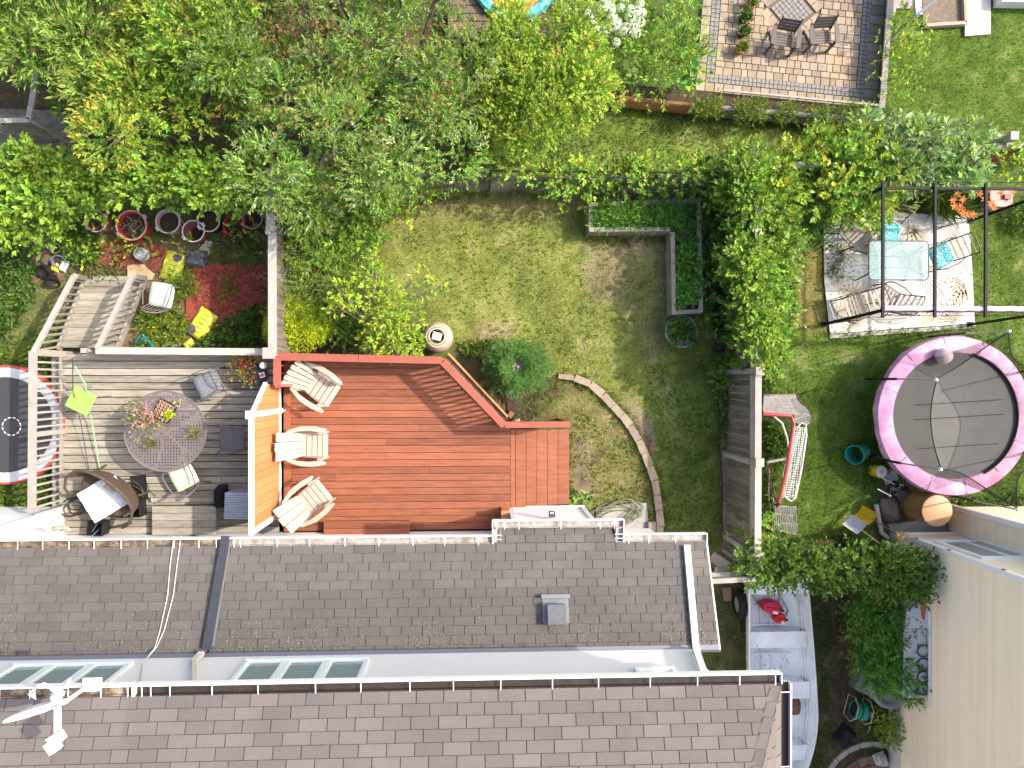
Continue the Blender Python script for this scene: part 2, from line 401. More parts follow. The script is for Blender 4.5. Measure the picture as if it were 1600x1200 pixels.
def scatter(poly, n):
    xs = [p[0] for p in poly]; ys = [p[1] for p in poly]; X = []; tot = 0
    while tot < n:
        x = rng.uniform(min(xs), max(xs), n*2); y = rng.uniform(min(ys), max(ys), n*2); m = inpoly(x, y, poly)
        X.append(np.stack([x[m], y[m]], 1)); tot += m.sum()
    return np.concatenate(X)[:n]
def weeds(name, px, n, L, ar, cols, wts=None, z=0.0, h=0.12, tl=.12, k=5, parent=None, kind='stuff', label=None, catg=None, patch=None, flat=.6, tip=None, tipw=0):
    P2 = scatter(pxpoly(px, z), n)
    if patch:
        keep = np.array([noise.noise(Vector((p[0]*patch, p[1]*patch, 3.3)))*.9+rng.random()*.5 > 0.12 for p in P2]); P2 = P2[keep]
    n = len(P2); P = np.column_stack([P2, np.full(n, z)+rng.random(n)*h])
    D = rng.normal(0, 1, (n, 3)); D[:, 2] = np.abs(D[:, 2])*.8+.25
    o = npmesh(name, *sprays(P, D, tl, k, L, ar, pal(n, cols, wts), tip, tipw, flat=flat), M_leaf, parent, kind, label)
    if catg: o['category'] = catg
    return o
GM = (.085,.165,.022); GD = (.038,.085,.014); GY = (.26,.28,.03); GL = (.16,.255,.028); GS = (.16,.235,.05); GO = (.32,.17,.035); GE = (.05,.12,.02)
GV = (.12,.21,.03)
# ================================================================= GROUND
xs = np.concatenate([-np.geomspace(400, 13, 10), np.arange(-12.4, 13.4, 0.075), np.geomspace(14, 400, 10)])
ys = np.concatenate([-np.geomspace(400, 10.5, 10), np.arange(-10.0, 10.0, 0.075), np.geomspace(10.5, 400, 10)])
X, Y = np.meshgrid(xs, ys, indexing='ij')
def nz(x, y, s, o=0.0): return np.array([noise.noise(Vector((a*s+o, b*s-o, o*1.7))) for a, b in zip(x.ravel(), y.ravel())]).reshape(x.shape)
n1 = nz(X, Y, 0.9); n2 = nz(X, Y, 3.1, 4.0); n3 = nz(X, Y, 8.5, 9.0)
QX = X+n2*.14+n3*.05; QY = Y+nz(X, Y, 3.1, 21.0)*.14+n3*.05
col = np.ones(X.shape+(3,))*np.array((.07, .10, .028)); gd = np.ones(X.shape)*0.25   # grass amount
gyel = np.zeros(X.shape)
ZONES = [  # polygon in photo pixels, soil/grass colour, grass amount, dryness
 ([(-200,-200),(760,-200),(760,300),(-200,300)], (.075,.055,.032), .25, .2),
 ([(-200,370),(418,370),(418,560),(-200,560)], (.17,.12,.075), .30, .5),
 ([(-200,440),(110,440),(110,860),(-200,860)], (.12,.13,.045), .8, .3),
 ([(820,150),(1330,190),(1330,275),(820,275),(760,240)], (.14,.19,.04), 1.2, .22),
 ([(1370,-200),(1900,-200),(1900,235),(1370,235)], (.085,.135,.022), 1.3, .04),
 ([(1195,360),(1900,300),(1900,850),(1195,850)], (.08,.125,.022), 1.25, .10),
 ([(1210,390),(1290,380),(1300,520),(1240,520)], (.17,.15,.05), .6, .7),
 ([(430,560),(560,320),(640,290),(1140,290),(1140,880),(880,880),(880,660),(800,660),(700,550)], (.165,.18,.045), 1.1, .42),
 ([(575,320),(640,300),(900,310),(900,345),(580,350)], (.175,.165,.06), .85, .6),
 ([(915,378),(1000,372),(1045,372),(1045,415),(925,415)], (.19,.165,.085), .6, .6),
 ([(915,415),(975,410),(980,470),(925,480)], (.20,.165,.085), .55, .7),
 ([(990,400),(1045,400),(1045,560),(1000,560),(970,470)], (.16,.16,.06), .85, .35),
 ([(740,505),(800,505),(800,545),(740,545)], (.25,.19,.11), .5, .8),
 ([(890,585),(1000,690),(1025,830),(880,830),(888,665),(830,650),(830,600)], (.165,.145,.06), .8, .55),
 ([(1000,600),(1130,560),(1140,860),(1040,860),(1030,720)], (.13,.165,.04), 1.25, .12),
 ([(975,610),(1010,640),(1030,700),(1010,720),(985,660)], (.19,.145,.10), .35, .6),
 ([(890,680),(925,690),(935,770),(890,790)], (.20,.155,.10), .4, .6),
 ([(1120,560),(1142,560),(1142,880),(1120,880)], (.13,.10,.06), .3, .4),
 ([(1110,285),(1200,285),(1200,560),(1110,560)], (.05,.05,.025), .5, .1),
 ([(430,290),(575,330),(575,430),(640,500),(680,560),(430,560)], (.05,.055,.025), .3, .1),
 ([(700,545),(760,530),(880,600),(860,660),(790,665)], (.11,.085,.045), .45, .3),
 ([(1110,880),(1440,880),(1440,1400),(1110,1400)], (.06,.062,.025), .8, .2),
 ([(1300,900),(1345,900),(1340,1200),(1295,1200)], (.085,.06,.04), .35, .3),
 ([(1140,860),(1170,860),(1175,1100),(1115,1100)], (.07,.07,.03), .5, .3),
 ([(1370,755),(1500,755),(1500,850),(1370,850)], (.12,.10,.07), .1, .3),
]
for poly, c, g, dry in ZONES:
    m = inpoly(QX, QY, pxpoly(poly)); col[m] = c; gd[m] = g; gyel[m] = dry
# soften borders
for _ in range(2):
    for A in (col, gd, gyel):
        A[1:-1, 1:-1] = (A[1:-1, 1:-1]*2+A[:-2, 1:-1]+A[2:, 1:-1]+A[1:-1, :-2]+A[1:-1, 2:])/6
col = col*(1+.35*n1+.40*n2+.35*n3)[..., None]
pt = np.clip((n2+n1*.6-.32)*3, 0, 1)[..., None]*(gd > .5)[..., None]*.55         # worn brown spots
col = col*(1-pt)+np.array((.25,.185,.115))*pt*(.55+.45*gyel[..., None])+col*pt*(.45-.45*gyel[..., None])
Z = n2*.008+n1*.012-.012
nx, ny = X.shape
V = np.stack([X, Y, Z], -1).reshape(-1, 3); ii = np.arange(nx-1)[:, None]*ny+np.arange(ny-1)[None]; a = ii.ravel()
Fq = np.stack([a, a+ny, a+ny+1, a+1], 1)
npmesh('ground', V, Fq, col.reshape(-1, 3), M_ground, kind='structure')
# grass blades
def samp(A, x, y):
    i = np.clip(np.searchsorted(xs, x), 0, nx-1); j = np.clip(np.searchsorted(ys, y), 0, ny-1); return A[i, j]
NG = 560000
gx = rng.uniform(-11.5, 12.2, NG); gy = rng.uniform(-8.8, 8.8, NG)
keep = rng.random(NG) < samp(gd, gx, gy)*.9*(1+.9*samp(n2, gx, gy))*(1-.75*samp(pt[..., 0], gx, gy)/.55)
hid = (gx < 1.7) & (gx > -8.6) & (gy < .3) & ~((gx > .6) & (gy > -.8) & (gx*1.1+gy > .5))      # under the decks and houses
hid |= (gx < 3.3) & (gy < -3.2)
hid |= (gx > 8.9) & (gy < -3.3)
hid |= inpoly(gx, gy, pxpoly([(1285,345),(1520,340),(1522,522),(1295,522)])) | inpoly(gx, gy, pxpoly([(1088,-100),(1400,-100),(1372,172),(1085,142)]))
keep &= ~hid; gx = gx[keep]; gy = gy[keep]; n = len(gx)
gz = samp(Z, gx, gy); L = rng.uniform(.03, .065, n)*(0.7+.5*samp(gd, gx, gy)); ang = rng.uniform(0, 2*np.pi, n); wd = rng.uniform(.006, .012, n)
lean = rng.uniform(.3, 1.0, n)
P0 = np.stack([gx, gy, gz-.004], 1); side = np.stack([-np.sin(ang), np.cos(ang), 0*ang], 1); dd = np.stack([np.cos(ang)*lean, np.sin(ang)*lean, np.sqrt(1-lean**2*.85)], 1)
V = np.empty((n, 3, 3)); V[:, 0] = P0+side*wd[:, None]*.6; V[:, 1] = P0-side*wd[:, None]*.6; V[:, 2] = P0+dd*L[:, None]
dry = samp(gyel, gx, gy); r = rng.random(n); isdry = (r < dry*(.85+.5*samp(n1, gx, gy)))[:, None]
gc = np.where(isdry, pal(n, [(.36,.37,.085), (.24,.26,.055), (.42,.38,.13)], jit=.26), pal(n, [(.13,.215,.026), (.085,.16,.02), (.18,.25,.03)], jit=.28))
npmesh('grass', V.reshape(-1, 3), np.arange(n*3).reshape(-1, 3), np.repeat(gc, 3, axis=0), M_leaf, kind='stuff')
bpy.data.objects['grass']['label'] = 'short mown grass blades, part green and part dry, over the yards'
# clover and broadleaf tufts in the lawn
for nm, px, nn, cs, lab in (
  ('clover', [(820,180),(1320,200),(1320,260),(820,265)], 1500, [GM, GL, GY, (.28,.2,.1)], 'low weeds in the lawn beyond the chain link fence'),
  ('clover', [(1010,560),(1130,560),(1138,850),(1040,850)], 1500, [GM, GL], 'low clover in the shaded lawn beside the board fence'),
  ('clover', [(900,620),(980,660),(1020,780),(900,800),(890,680)], 900, [GL, GM, GY], 'low weeds in the lawn inside the stone edging'),
  ('clover', [(1200,380),(1600,380),(1600,800),(1200,840)], 2200, [GM, GL], 'low clover in the lawn round the hockey net'),
  ('clover', [(600,330),(900,330),(1040,480),(900,560),(700,500)], 900, [GM, GL], 'scattered clover in the dry lawn'),
  ('clover', [(1120,920),(1430,920),(1430,1200),(1120,1200)], 1200, [GM, GD], 'low weeds in the shade beside the boat')):
    weeds(nm, px, nn, .035, .6, cs, z=.0, h=.02, tl=.04, k=4, label=lab, patch=2.4)

# red mulch, garden soil mounds
def patch_sheet(name, px, m, z=.02, kind='structure', label=None, seed=1, hgt=.04, step=.09):
    P = pxpoly(px); xsn = [p[0] for p in P]; ysn = [p[1] for p in P]; mb = MB(); idx = {}
    gx0 = np.arange(min(xsn)-.1, max(xsn)+.1, step); gy0 = np.arange(min(ysn)-.1, max(ysn)+.1, step)
    for i, x in enumerate(gx0):
        for j, y in enumerate(gy0):
            e = noise.noise(Vector((x*3+seed, y*3, 0)))*.14
            if inpoly(np.array([x+e]), np.array([y-e]), P)[0]:
                ids = []
                for (di, dj) in ((0,0),(1,0),(1,1),(0,1)):
                    k = (i+di, j+dj)
                    if k not in idx:
                        xx = x+di*step; yy = y+dj*step
                        idx[k] = len(mb.v); mb.v.append((xx, yy, z+hgt*(.5+.5*noise.noise(Vector((xx*2.2, yy*2.2, seed))))))
                    ids.append(idx[k])
                mb.f.append(tuple(ids))
    o = mb.build(name, m, kind=kind, smooth=True)
    if label: o['label'] = label
    return o
patch_sheet('mulch_bed', [(318,415),(415,418),(415,505),(370,515),(320,520),(285,500),(290,430)], M_mulch, seed=2)
patch_sheet('mulch_bed', [(150,385),(200,378),(280,400),(280,430),(160,420)], M_mulch, seed=5)
# wood chips lying in the mulch
def chips(name, px, n, cols, label, z=.055, L=.05, ar=.35):
    P2 = scatter(pxpoly(px), n); P = np.column_stack([P2, z+rng.random(n)*.02]); D = rng.normal(0, 1, (n, 3)); D[:, 2] *= .25
    npmesh(name, *leaf_arrays(P, D, np.array([0,0,1.])+rng.normal(0,.3,(n,3)), L*(.5+rng.random(n)), L*ar*(.5+rng.random(n)), pal(n, cols)), M_leaf, None, 'stuff', label)
chips('mulch_chips', [(290,425),(413,420),(413,505),(320,515)], 3500, [(.30,.07,.045), (.22,.05,.03), (.42,.14,.09)], 'loose red bark chips left of the weathered fence')
chips('mulch_chips', [(150,388),(200,380),(280,405),(270,428),(160,418)], 1800, [(.34,.13,.08), (.22,.08,.05), (.40,.22,.13)], 'thin scatter of red bark chips by the grey bucket lid')
patch_sheet('garden_soil', [(560,300),(430,300),(430,560),(560,560),(650,560),(640,520),(590,450)], M_soil, seed=8, hgt=.03)
patch_sheet('garden_soil', [(740,555),(770,540),(860,600),(830,650),(800,662)], M_soil, seed=11, hgt=.03)
patch_sheet('garden_soil', [(925,290),(1130,290),(1190,560),(1120,560),(1110,320),(925,312)], M_soil, seed=12, hgt=.03)

# ================================================================= ROOFS
def clip(poly, region):
    out = poly; n = len(region)
    for i in range(n):
        a = region[i]; b = region[(i+1) % n]; ins = lambda p: (b[0]-a[0])*(p[1]-a[1])-(b[1]-a[1])*(p[0]-a[0]) >= -1e-9
        inp = out; out = []
        for k in range(len(inp)):
            p = inp[k]; q = inp[(k+1) % len(inp)]; ip, iq = ins(p), ins(q)
            if ip: out.append(p)
            if ip != iq:
                d1 = (b[0]-a[0])*(p[1]-a[1])-(b[1]-a[1])*(p[0]-a[0]); d2 = (b[0]-a[0])*(q[1]-a[1])-(b[1]-a[1])*(q[0]-a[0])
                t = d1/(d1-d2); out.append((p[0]+(q[0]-p[0])*t, p[1]+(q[1]-p[1])*t))
        if not out: return []
    return out
def shingles(parent, O, U, Vd, region, m, tab=.333, exp_=.143, budget=300, ulim=None, seed=0):
    "tabs on the plane O + u*U + v*Vd; v grows up the slope; region = ccw polygon in (u, v)"
    r = random.Random(seed); O = Vector(O); U = Vector(U).normalized(); Vd = Vector(Vd).normalized(); Nn = U.cross(Vd).normalized()
    if Nn.z < 0:
        um = max(p[0] for p in region); O = O+U*um; U = -U; region = [(um-p[0], p[1]) for p in region][::-1]; Nn = U.cross(Vd).normalized()
    rm = Matrix((U, Vd, Nn)).transposed(); eu = rm.to_euler()
    g = .005; th0 = .014; th1 = .005
    def tabmesh(poly):
        mb = MB(); n = len(poly); v0 = min(p[1] for p in poly)
        hz = lambda v: th0+(th1-th0)*(v-v0)/exp_
        mb.v = [(p[0], p[1], 0) for p in poly]+[(p[0], p[1], hz(p[1])) for p in poly]
        mb.f.append(tuple(n+i for i in range(n)))
        for i in range(n): mb.f.append((i, (i+1) % n, n+(i+1) % n, n+i))
        return mb
    full = tabmesh([(g, .005), (tab-g, .005), (tab-g, exp_), (g, exp_)]).mesh('shingle', m)
    us = [p[0] for p in region]; vs = [p[1] for p in region]; cnt = 0; rest = MB(); off0 = woff(parent)
    row = 0; v = min(vs)
    while v < max(vs):
        sh = (row % 2)*tab*.5+(row % 4 > 1)*.06+r.uniform(-.012, .012)+seed*.07
        u = math.floor((min(us)-sh)/tab)*tab+sh
        while u < max(us):
            q = [(u+g, v+.005), (u+tab-g, v+.005), (u+tab-g, v+exp_), (u+g, v+exp_)]
            cl = clip(q, region)
            if len(cl) >= 3:
                ar = abs(sum(cl[i][0]*cl[(i+1) % len(cl)][1]-cl[(i+1) % len(cl)][0]*cl[i][1] for i in range(len(cl))))/2
                if ar > .004:
                    iu, iv = u, v
                    if cnt < budget:
                        me = full if ar > .99*(tab-2*g)*(exp_-.005) else tabmesh([(p[0]-iu, p[1]-iv) for p in cl]).mesh('shingle', m)
                        if me is full or min(p[1] for p in cl) >= v-1e-6:
                            pos = O+U*iu+Vd*iv+Nn*(.001+r.random()*.0025); o = inst('shingle', me, pos-off0, parent, eu); cnt += 1
                    else:
                        tm = tabmesh([(p[0]-iu, p[1]-iv) for p in cl]); base = O+U*iu+Vd*iv+Nn*(.001+r.random()*.0025); o_ = len(rest.v)
                        rest.v += [tuple(base+U*a_+Vd*b_+Nn*c_) for a_, b_, c_ in tm.v]; rest.f += [tuple(o_+k for k in f) for f in tm.f]
            u += tab
        v += exp_; row += 1
    if rest.v:
        rest.build('shingle_field', m, parent, kind='stuff')
    return cnt

ZE, ZT = 3.2, 3.88                 # lower roof: height at eave and at the wall
YE, YT = -2.70, -4.30
ZU = 6.25                          # upper eave
YU = -3.80; SL = 0.46
def low(x, y): return Vector((x, y, ZE+(ZT-ZE)*(YE-y)/(YE-YT)))
def up_(x, y): return Vector((x, y, ZU+SL*(YU-y)))
XR = 3.80; XM = -4.22; XL = -14.0   # right end, party line, far left end
XE = W(1219, 1090, ZU).x            # right eave line of the upper roof
house_r = thing('row_house', 'pale sided house with grey shingle roofs behind the red deck', 'house', (0, -8, 0))
house_l = thing('row_house', 'left row house behind the weathered grey deck with dish on its roof', 'house', (-9, -8, 0))

def siding_wall(parent, a, b, z0, z1, nrm, m=None, step=.1, name='wall', t=.02, back=.15):
    "lapped horizontal siding between a and b (xy) facing nrm"
    a = Vector((*a, 0)); b = Vector((*b, 0)); nv = Vector((*nrm, 0)).normalized(); mb = MB(); z = z0
    while z < z1-1e-4:
        zz = min(z+step, z1); o = len(mb.v)
        mb.v += [tuple(a+nv*t+Vector((0,0,z))), tuple(b+nv*t+Vector((0,0,z))), tuple(b+Vector((0,0,zz))), tuple(a+Vector((0,0,zz))), tuple(a+Vector((0,0,z))), tuple(b+Vector((0,0,z)))]
        mb.f += [(o, o+1, o+2, o+3), (o+4, o+5, o+1, o)]; z = zz
    o = len(mb.v)
    mb.v += [tuple(p+Vector((0,0,h))-nv*back) for p, h in ((a, z0), (b, z0), (b, z1), (a, z1))]
    mb.v += [tuple(p+Vector((0,0,h))) for p, h in ((a, z0), (b, z0), (b, z1), (a, z1))]
    mb.f += [(o+3, o+2, o+1, o), (o, o+1, o+5, o+4), (o+2, o+3, o+7, o+6), (o+1, o+2, o+6, o+5), (o+3, o, o+4, o+7)]
    return mb.build(name, m or M_siding, parent)

for (h, x0, x1, sd, bud_l, bud_u) in ((house_l, XL, XM, 1, 170, 130), (house_r, XM, XR, 2, 125, 175)):
    # body of the house
    xr_ = x1 if h is house_l else XR-.25
    siding_wall(h, (xr_ if h is house_r else x1, -3.10), (x0, -3.10), .30, ZE+.05, (0,1))
    MB().box(((x0+xr_)/2, -3.22, .14), (xr_-x0, .2, .36)).build('foundation', M_concrete, h)
    siding_wall(h, ((XE-.42) if h is house_r else x1, YU-.46), (x0, YU-.46), ZT-.25, ZU+.02, (0,1), back=.12)
    sb = MB(); xw = (XE-.42) if h is house_r else x1
    sb.box(((x0+xw)/2, -8.4, 3.1), (xw-x0-.03, 8.0, 6.2)); sb.build('house_body', M_siding, h)
    sb = MB(); sb.box(((x0+xr_)/2, -3.75, 1.75), (xr_-x0-.03, 1.05, 2.8)); sb.build('extension_body', M_siding, h)
    # lower roof
    sd_ = MB().slab([low(x0, YE), low(x1 if h is house_l else XR, YE), low(x1 if h is house_l else XR, YT), low(x0, YT)], .03)
    if h is house_r:
        B0, B1, BY = W(782, 835, ZE).x, W(962, 835, ZE).x, -2.47
        sd_.slab([low(B0, BY), low(B1, BY), low(B1, YE-.02), low(B0, YE-.02)], .031)
    rf = sd_.build('lower_roof', M_underlay, h)
    U = Vector((1,0,0)); Vd = (low(0, YT)-low(0, YE)).normalized(); ln = (low(0, YT)-low(0, YE)).length
    if h is house_r:
        shingles(rf, low(XM, YE), U, Vd, [(.04, 0), (XR-XM, 0), (XR-XM, ln), (.04, ln)], M_shingle, budget=bud_l, seed=3)
        shingles(rf, low(B0, BY+.015), U, Vd, [(0, 0), (B1-B0, 0), (B1-B0, abs(BY+.015-YE)*1.08), (0, abs(BY+.015-YE)*1.08)], M_shingle, budget=20, seed=5, exp_=.1305)
        # verge trim on the right
        MB().bar(low(XR+.012, YE+.02)-Vector((0,0,.06)), low(XR+.012, YT)-Vector((0,0,.06)), .022, .13).build('verge_board', M_white, h)
    else:
        shingles(rf, low(XM-5.2, YE), U, Vd, [(-2.2, 0), (5.2, 0), (5.2, ln), (-2.2, ln)], M_shingle, budget=bud_l+50, seed=4)
    # wall flashing
    fl = MB(); fx0 = x0; fx1 = (x1 if h is house_l else XR-.0)
    p0 = low(fx0, YT+.10)+Vector((0,0,.018)); p1 = low(fx1, YT+.10)+Vector((0,0,.018)); p2 = low(fx1, YT+.035)+Vector((0,0,.03)); p3 = low(fx0, YT+.035)+Vector((0,0,.03))
    fl.poly([p0, p1, p2, p3]); up1 = Vector((0, 0, .10)); fl.poly([p3, p2, p2+up1, p3+up1])
    fo = fl.build('wall_flashing', M_flash, h)
    for k in range(8 if h is house_l else 9):
        MB().box((fx0+1.2+k*.93 if h is house_r else -9.6+k*.7, YT+.075, ZT-.02), (.014, .014, .02)).build('fixing', M_darkmetal, fo)
    # upper roof
    U1 = x1 if h is house_l else XE
    sd_ = MB()
    if h is house_l: sd_.slab([up_(x0, YU), up_(x1, YU), up_(x1, YU-4.5), up_(x0, YU-4.5)], .04)
    else:
        hx, hy = .34, .72; k = 4.5/hy
        sd_.slab([up_(x0, YU), up_(XE, YU), up_(XE-hx*k, YU-4.5), up_(x0, YU-4.5)], .04)
        e0 = up_(XE, YU); e1 = up_(XE-hx*k, YU-4.5); e2 = Vector((XE, YU-4.5, ZU))
        sd_.slab([e0, e2, e1], .04)
        sd_.slab([up_(x0, YU-4.5), up_(XE-hx*k, YU-4.5), Vector((XE, -12.4, ZU)), Vector((x0, -12.4, ZU))], .04)
        sd_.slab([e1, e2, Vector((XE, -12.4, ZU))], .04)
    if h is house_l: sd_.slab([up_(x0, YU-4.5), up_(x1, YU-4.5), Vector((x1, -12.4, ZU)), Vector((x0, -12.4, ZU))], .04)
    rf2 = sd_.build('upper_roof', M_underlay, h)
    Vu = (up_(0, YU-1)-up_(0, YU)).normalized(); f = math.sqrt(1+SL*SL)
    if h is house_l:
        xl0 = -6.6
        shingles(rf2, up_(xl0, YU), U, Vu, [(0, 0), (x1-xl0, 0), (x1-xl0, 1.72), (0, 1.72)], M_shingle2, budget=bud_u, seed=6)
        MB().slab([up_(x0, YU-.02)+Vector((0,0,.01)), up_(xl0, YU-.02)+Vector((0,0,.01)), up_(xl0, YU-4.4)+Vector((0,0,.01)), up_(x0, YU-4.4)+Vector((0,0,.01))], .008).build('roof_covering', M_shingle2, rf2)
        MB().slab([up_(xl0, YU-1.58)+Vector((0,0,.01)), up_(x1, YU-1.58)+Vector((0,0,.01)), up_(x1, YU-4.4)+Vector((0,0,.01)), up_(xl0, YU-4.4)+Vector((0,0,.01))], .008).build('roof_covering', M_shingle2, rf2)
    else:
        VV = 1.58; W0 = XE-x0; s_ = hx/hy/f
        shingles(rf2, up_(x0, YU), U, Vu, [(0, 0), (W0-.06, 0), (W0-.06-s_*1.72, 1.72), (0, 1.72)], M_shingle2, budget=bud_u, seed=7)
        MB().slab([up_(x0, YU-VV)+Vector((0,0,.01)), up_(XE-hx/hy*VV-.06, YU-VV)+Vector((0,0,.01)), up_(XE-hx*k-.06, YU-4.4)+Vector((0,0,.01)), up_(x0, YU-4.4)+Vector((0,0,.01))], .008).build('roof_covering', M_shingle2, rf2)
        # east slope
        es = (e1-Vector((XE, YU-4.5, ZU))).normalized(); eln = (e1-Vector((XE, YU-4.5, ZU))).length
        shingles(rf2, Vector((XE, YU-4.5, ZU)), Vector((0,1,0)), es, [(1.8, 0), (4.5-.03, 0), (1.8, eln*.6)], M_shingle2, budget=40, seed=9)
        # hip caps
        hd = (up_(XE-hx, YU-hy)-up_(XE, YU)); hl = hd.length; hd.normalize(); sidew = Vector((1,0,0)); upn = sidew.cross(hd); 
        q = 0.0; i = 0
        while q < 3.2:
            a0 = up_(XE-.012, YU-.02)+hd*q; a1 = a0+hd*.2; L_ = .018+.0*(i % 2)
            mb = MB(); wl = Vector((-.135, 0, 0)); wr = Vector((.05, .0, -.12)); zt = Vector((0,0,.022)); zb = Vector((0,0,.010))
            mb.poly([a0+wl*.9+zt-Vector((0,0,0)), a0+zt+Vector((0,0,.008)), a1+zb+Vector((0,0,.008)), a1+wl+zb]); mb.poly([a0+zt+Vector((0,0,.008)), a0+wr+zt*.6, a1+wr+zb, a1+zb+Vector((0,0,.008))])
            mb.poly([a0+wl*.9, a0+Vector((0,0,.008)), a0+zt+Vector((0,0,.008)), a0+wl*.9+zt]); mb.poly([a0+Vector((0,0,.008)), a0+wr, a0+wr+zt*.6, a0+zt+Vector((0,0,.008))])
            mb.build('hip_shingle', M_shingle2, rf2); q += .19; i += 1

# gutters: U channel with straps
def gutter(parent, a, b, out, inner_m, straps, w=.135, d=.10, endcap=(True, True), lip=.018):
    a = Vector(a); b = Vector(b); o = Vector(out).normalized(); dr = (b-a).normalized(); up = Vector((0,0,1))
    g = MB(); g.bar(a+o*w, b+o*w, .012, d, up=up); g.bar(a+o*(w-.004)+up*(d/2), b+o*(w-.004)+up*(d/2), lip, .012, up=up)
    g.bar(a-up*(d/2-.006)+o*(w/2), b-up*(d/2-.006)+o*(w/2), w, .010, up=up); back = MB(); back.bar(a+o*.006-up*.012, b+o*.006-up*.012, .01, d-.03, up=up)
    if endcap[0]: g.bar(a+o*0.0-dr*.005, a+o*w-dr*.005, .012, d, up=up)
    if endcap[1]: g.bar(b+o*0.0+dr*.005, b+o*w+dr*.005, .012, d, up=up)
    go = g.build('gutter', M_white, parent)
    back.build('gutter_back', inner_m, go)
    MB().bar(a-up*(d*.22)+o*(w/2), b-up*(d*.22)+o*(w/2), w-.02, .008, up=up).build('gutter_debris', inner_m, go)
    for s in straps:
        p = a.lerp(b, s); MB().bar(p+up*(d/2-.004)-o*.02, p+up*(d/2-.004)+o*(w-.01), .011, .006, up=up).build('strap_or_shadow_bar', M_white, go)
    return go
def spx(xs_, z, a, b): return [min(.995, max(.005, (W(x, 840, z).x-a)/(b-a))) for x in xs_]
gz_ = ZE-.02
gutter(house_l, (XL, YE-.0, gz_), (XM+.03, YE, gz_), (0,1,0), M_gutterdirt, spx([27,66,107,146,188,229,270,309,336], ZE, XL, XM))
gutter(house_r, (XM+.05, YE, gz_), (B0-.13, YE, gz_), (0,1,0), M_gutterclean, spx([362,372,430,481,537,590,644,694,747], ZE, XM, B0-.13), endcap=(True, False))
gutter(house_r, (B0-.13, BY+.02, gz_), (B1+.13, BY+.02, gz_), (0,1,0), M_gutterclean, [.03,.09,.2,.52,.82,.93])
gutter(house_r, (B0, YE, gz_-.001), (B0, BY, gz_-.001), (-1,0,0), M_gutterclean, [.3,.6], endcap=(False, False))
gutter(house_r, (B1, YE, gz_-.001), (B1, BY, gz_-.001), (1,0,0), M_gutterclean, [.3,.6], endcap=(False, False))
gutter(house_r, (B1+.13, YE, gz_), (XR+.01, YE, gz_), (0,1,0), M_gutterclean, [.06,.3,.62])
uz = ZU-.03; xj = W(207, 1070, ZU).x
gutter(house_l, (XL, YU, uz), (xj, YU, uz), (0,1,0), M_gutterdirt, spx([-60,0,47,107,158,203], ZU, XL, xj))
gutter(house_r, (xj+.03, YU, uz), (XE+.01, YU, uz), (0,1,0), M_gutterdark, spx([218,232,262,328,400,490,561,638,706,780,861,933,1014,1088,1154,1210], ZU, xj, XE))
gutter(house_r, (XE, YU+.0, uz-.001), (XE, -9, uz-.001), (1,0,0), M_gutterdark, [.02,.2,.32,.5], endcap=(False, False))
# soffits
MB().box(((XL+xj)/2+1.5, YU-.23, ZU-.06), (xj-XL+3, .44, .02)).build('soffit', M_white, house_l)
MB().box(((XM+XE)/2, YU-.23, ZU-.065), (XE-XM, .44, .02)).build('soffit', M_white, house_r)
MB().box(((XM+XR)/2, -2.93, ZE-.08), (XR-XM, .36, .02)).build('soffit', M_white, house_r)
MB().box(((XM+XL)/2, -2.93, ZE-.08), (XM-XL, .36, .02)).build('soffit', M_white, house_l)
# kitchen bay of the right house with its wall light
bx0, bx1 = W(797, 797, .45).x, W(911, 797, .3).x
siding_wall(house_r, (bx1, -2.64), (bx0, -2.64), .3, ZE-.06, (0,1), name='bay_wall')
MB().box(((bx0+bx1)/2, -2.87, 1.7), (bx1-bx0-.01, .40, 2.8)).build('bay_body', M_siding, house_r)
for x in (bx0+.02, bx1-.02): MB().box((x, -2.63, 1.7), (.09, .05, 2.8)).build('corner_trim', M_white, house_r)
MB().box(((bx0+bx1)/2, -2.615, .32), (bx1-bx0+.05, .06, .06)).build('bay_base_trim', M_white, house_r)
lamp_p = W(862, 808, 1.6)
lt = thing('wall_light', 'small metal wall light on the white bay beside the red steps', 'light', (lamp_p.x, -2.62, 1.6))
MB().box((0, .015, 0), (.16, .03, .16)).build('back_plate', M_white, lt, world=False)
MB().box((0, .10, .05), (.12, .10, .012)).box((0,.10,-.03), (.10,.09,.10)).build('lamp_housing', M_brown, lt, world=False)
MB().box((0, .13, .062), (.06, .03, .01)).build('lamp_glass', M_white, lt, world=False)
# small sill of white board at right end
MB().prism(pxpoly([(968,829),(1008,829),(1032,850),(968,850)], .35), .05, .37).build('sill_ledge', M_white, house_r)
# left bay (white box at the far left)
lx = W(99, 790, .45).x
siding_wall(house_l, (lx, -2.55), (-13, -2.55), .3, ZE-.09, (0,1), name='bay_wall')
siding_wall(house_l, (lx, -3.10), (lx, -2.55), .3, ZE-.09, (1,0), name='bay_wall')
MB().bar((lx+.012, -2.54, .3), (lx+.012, -2.54, ZE-.09), .05, .07).build('corner_trim', M_white, house_l)
MB().box(((lx-13)/2, -2.83, 1.7), (13+lx-.02, .5, 2.78)).build('bay_body', M_siding, house_l)
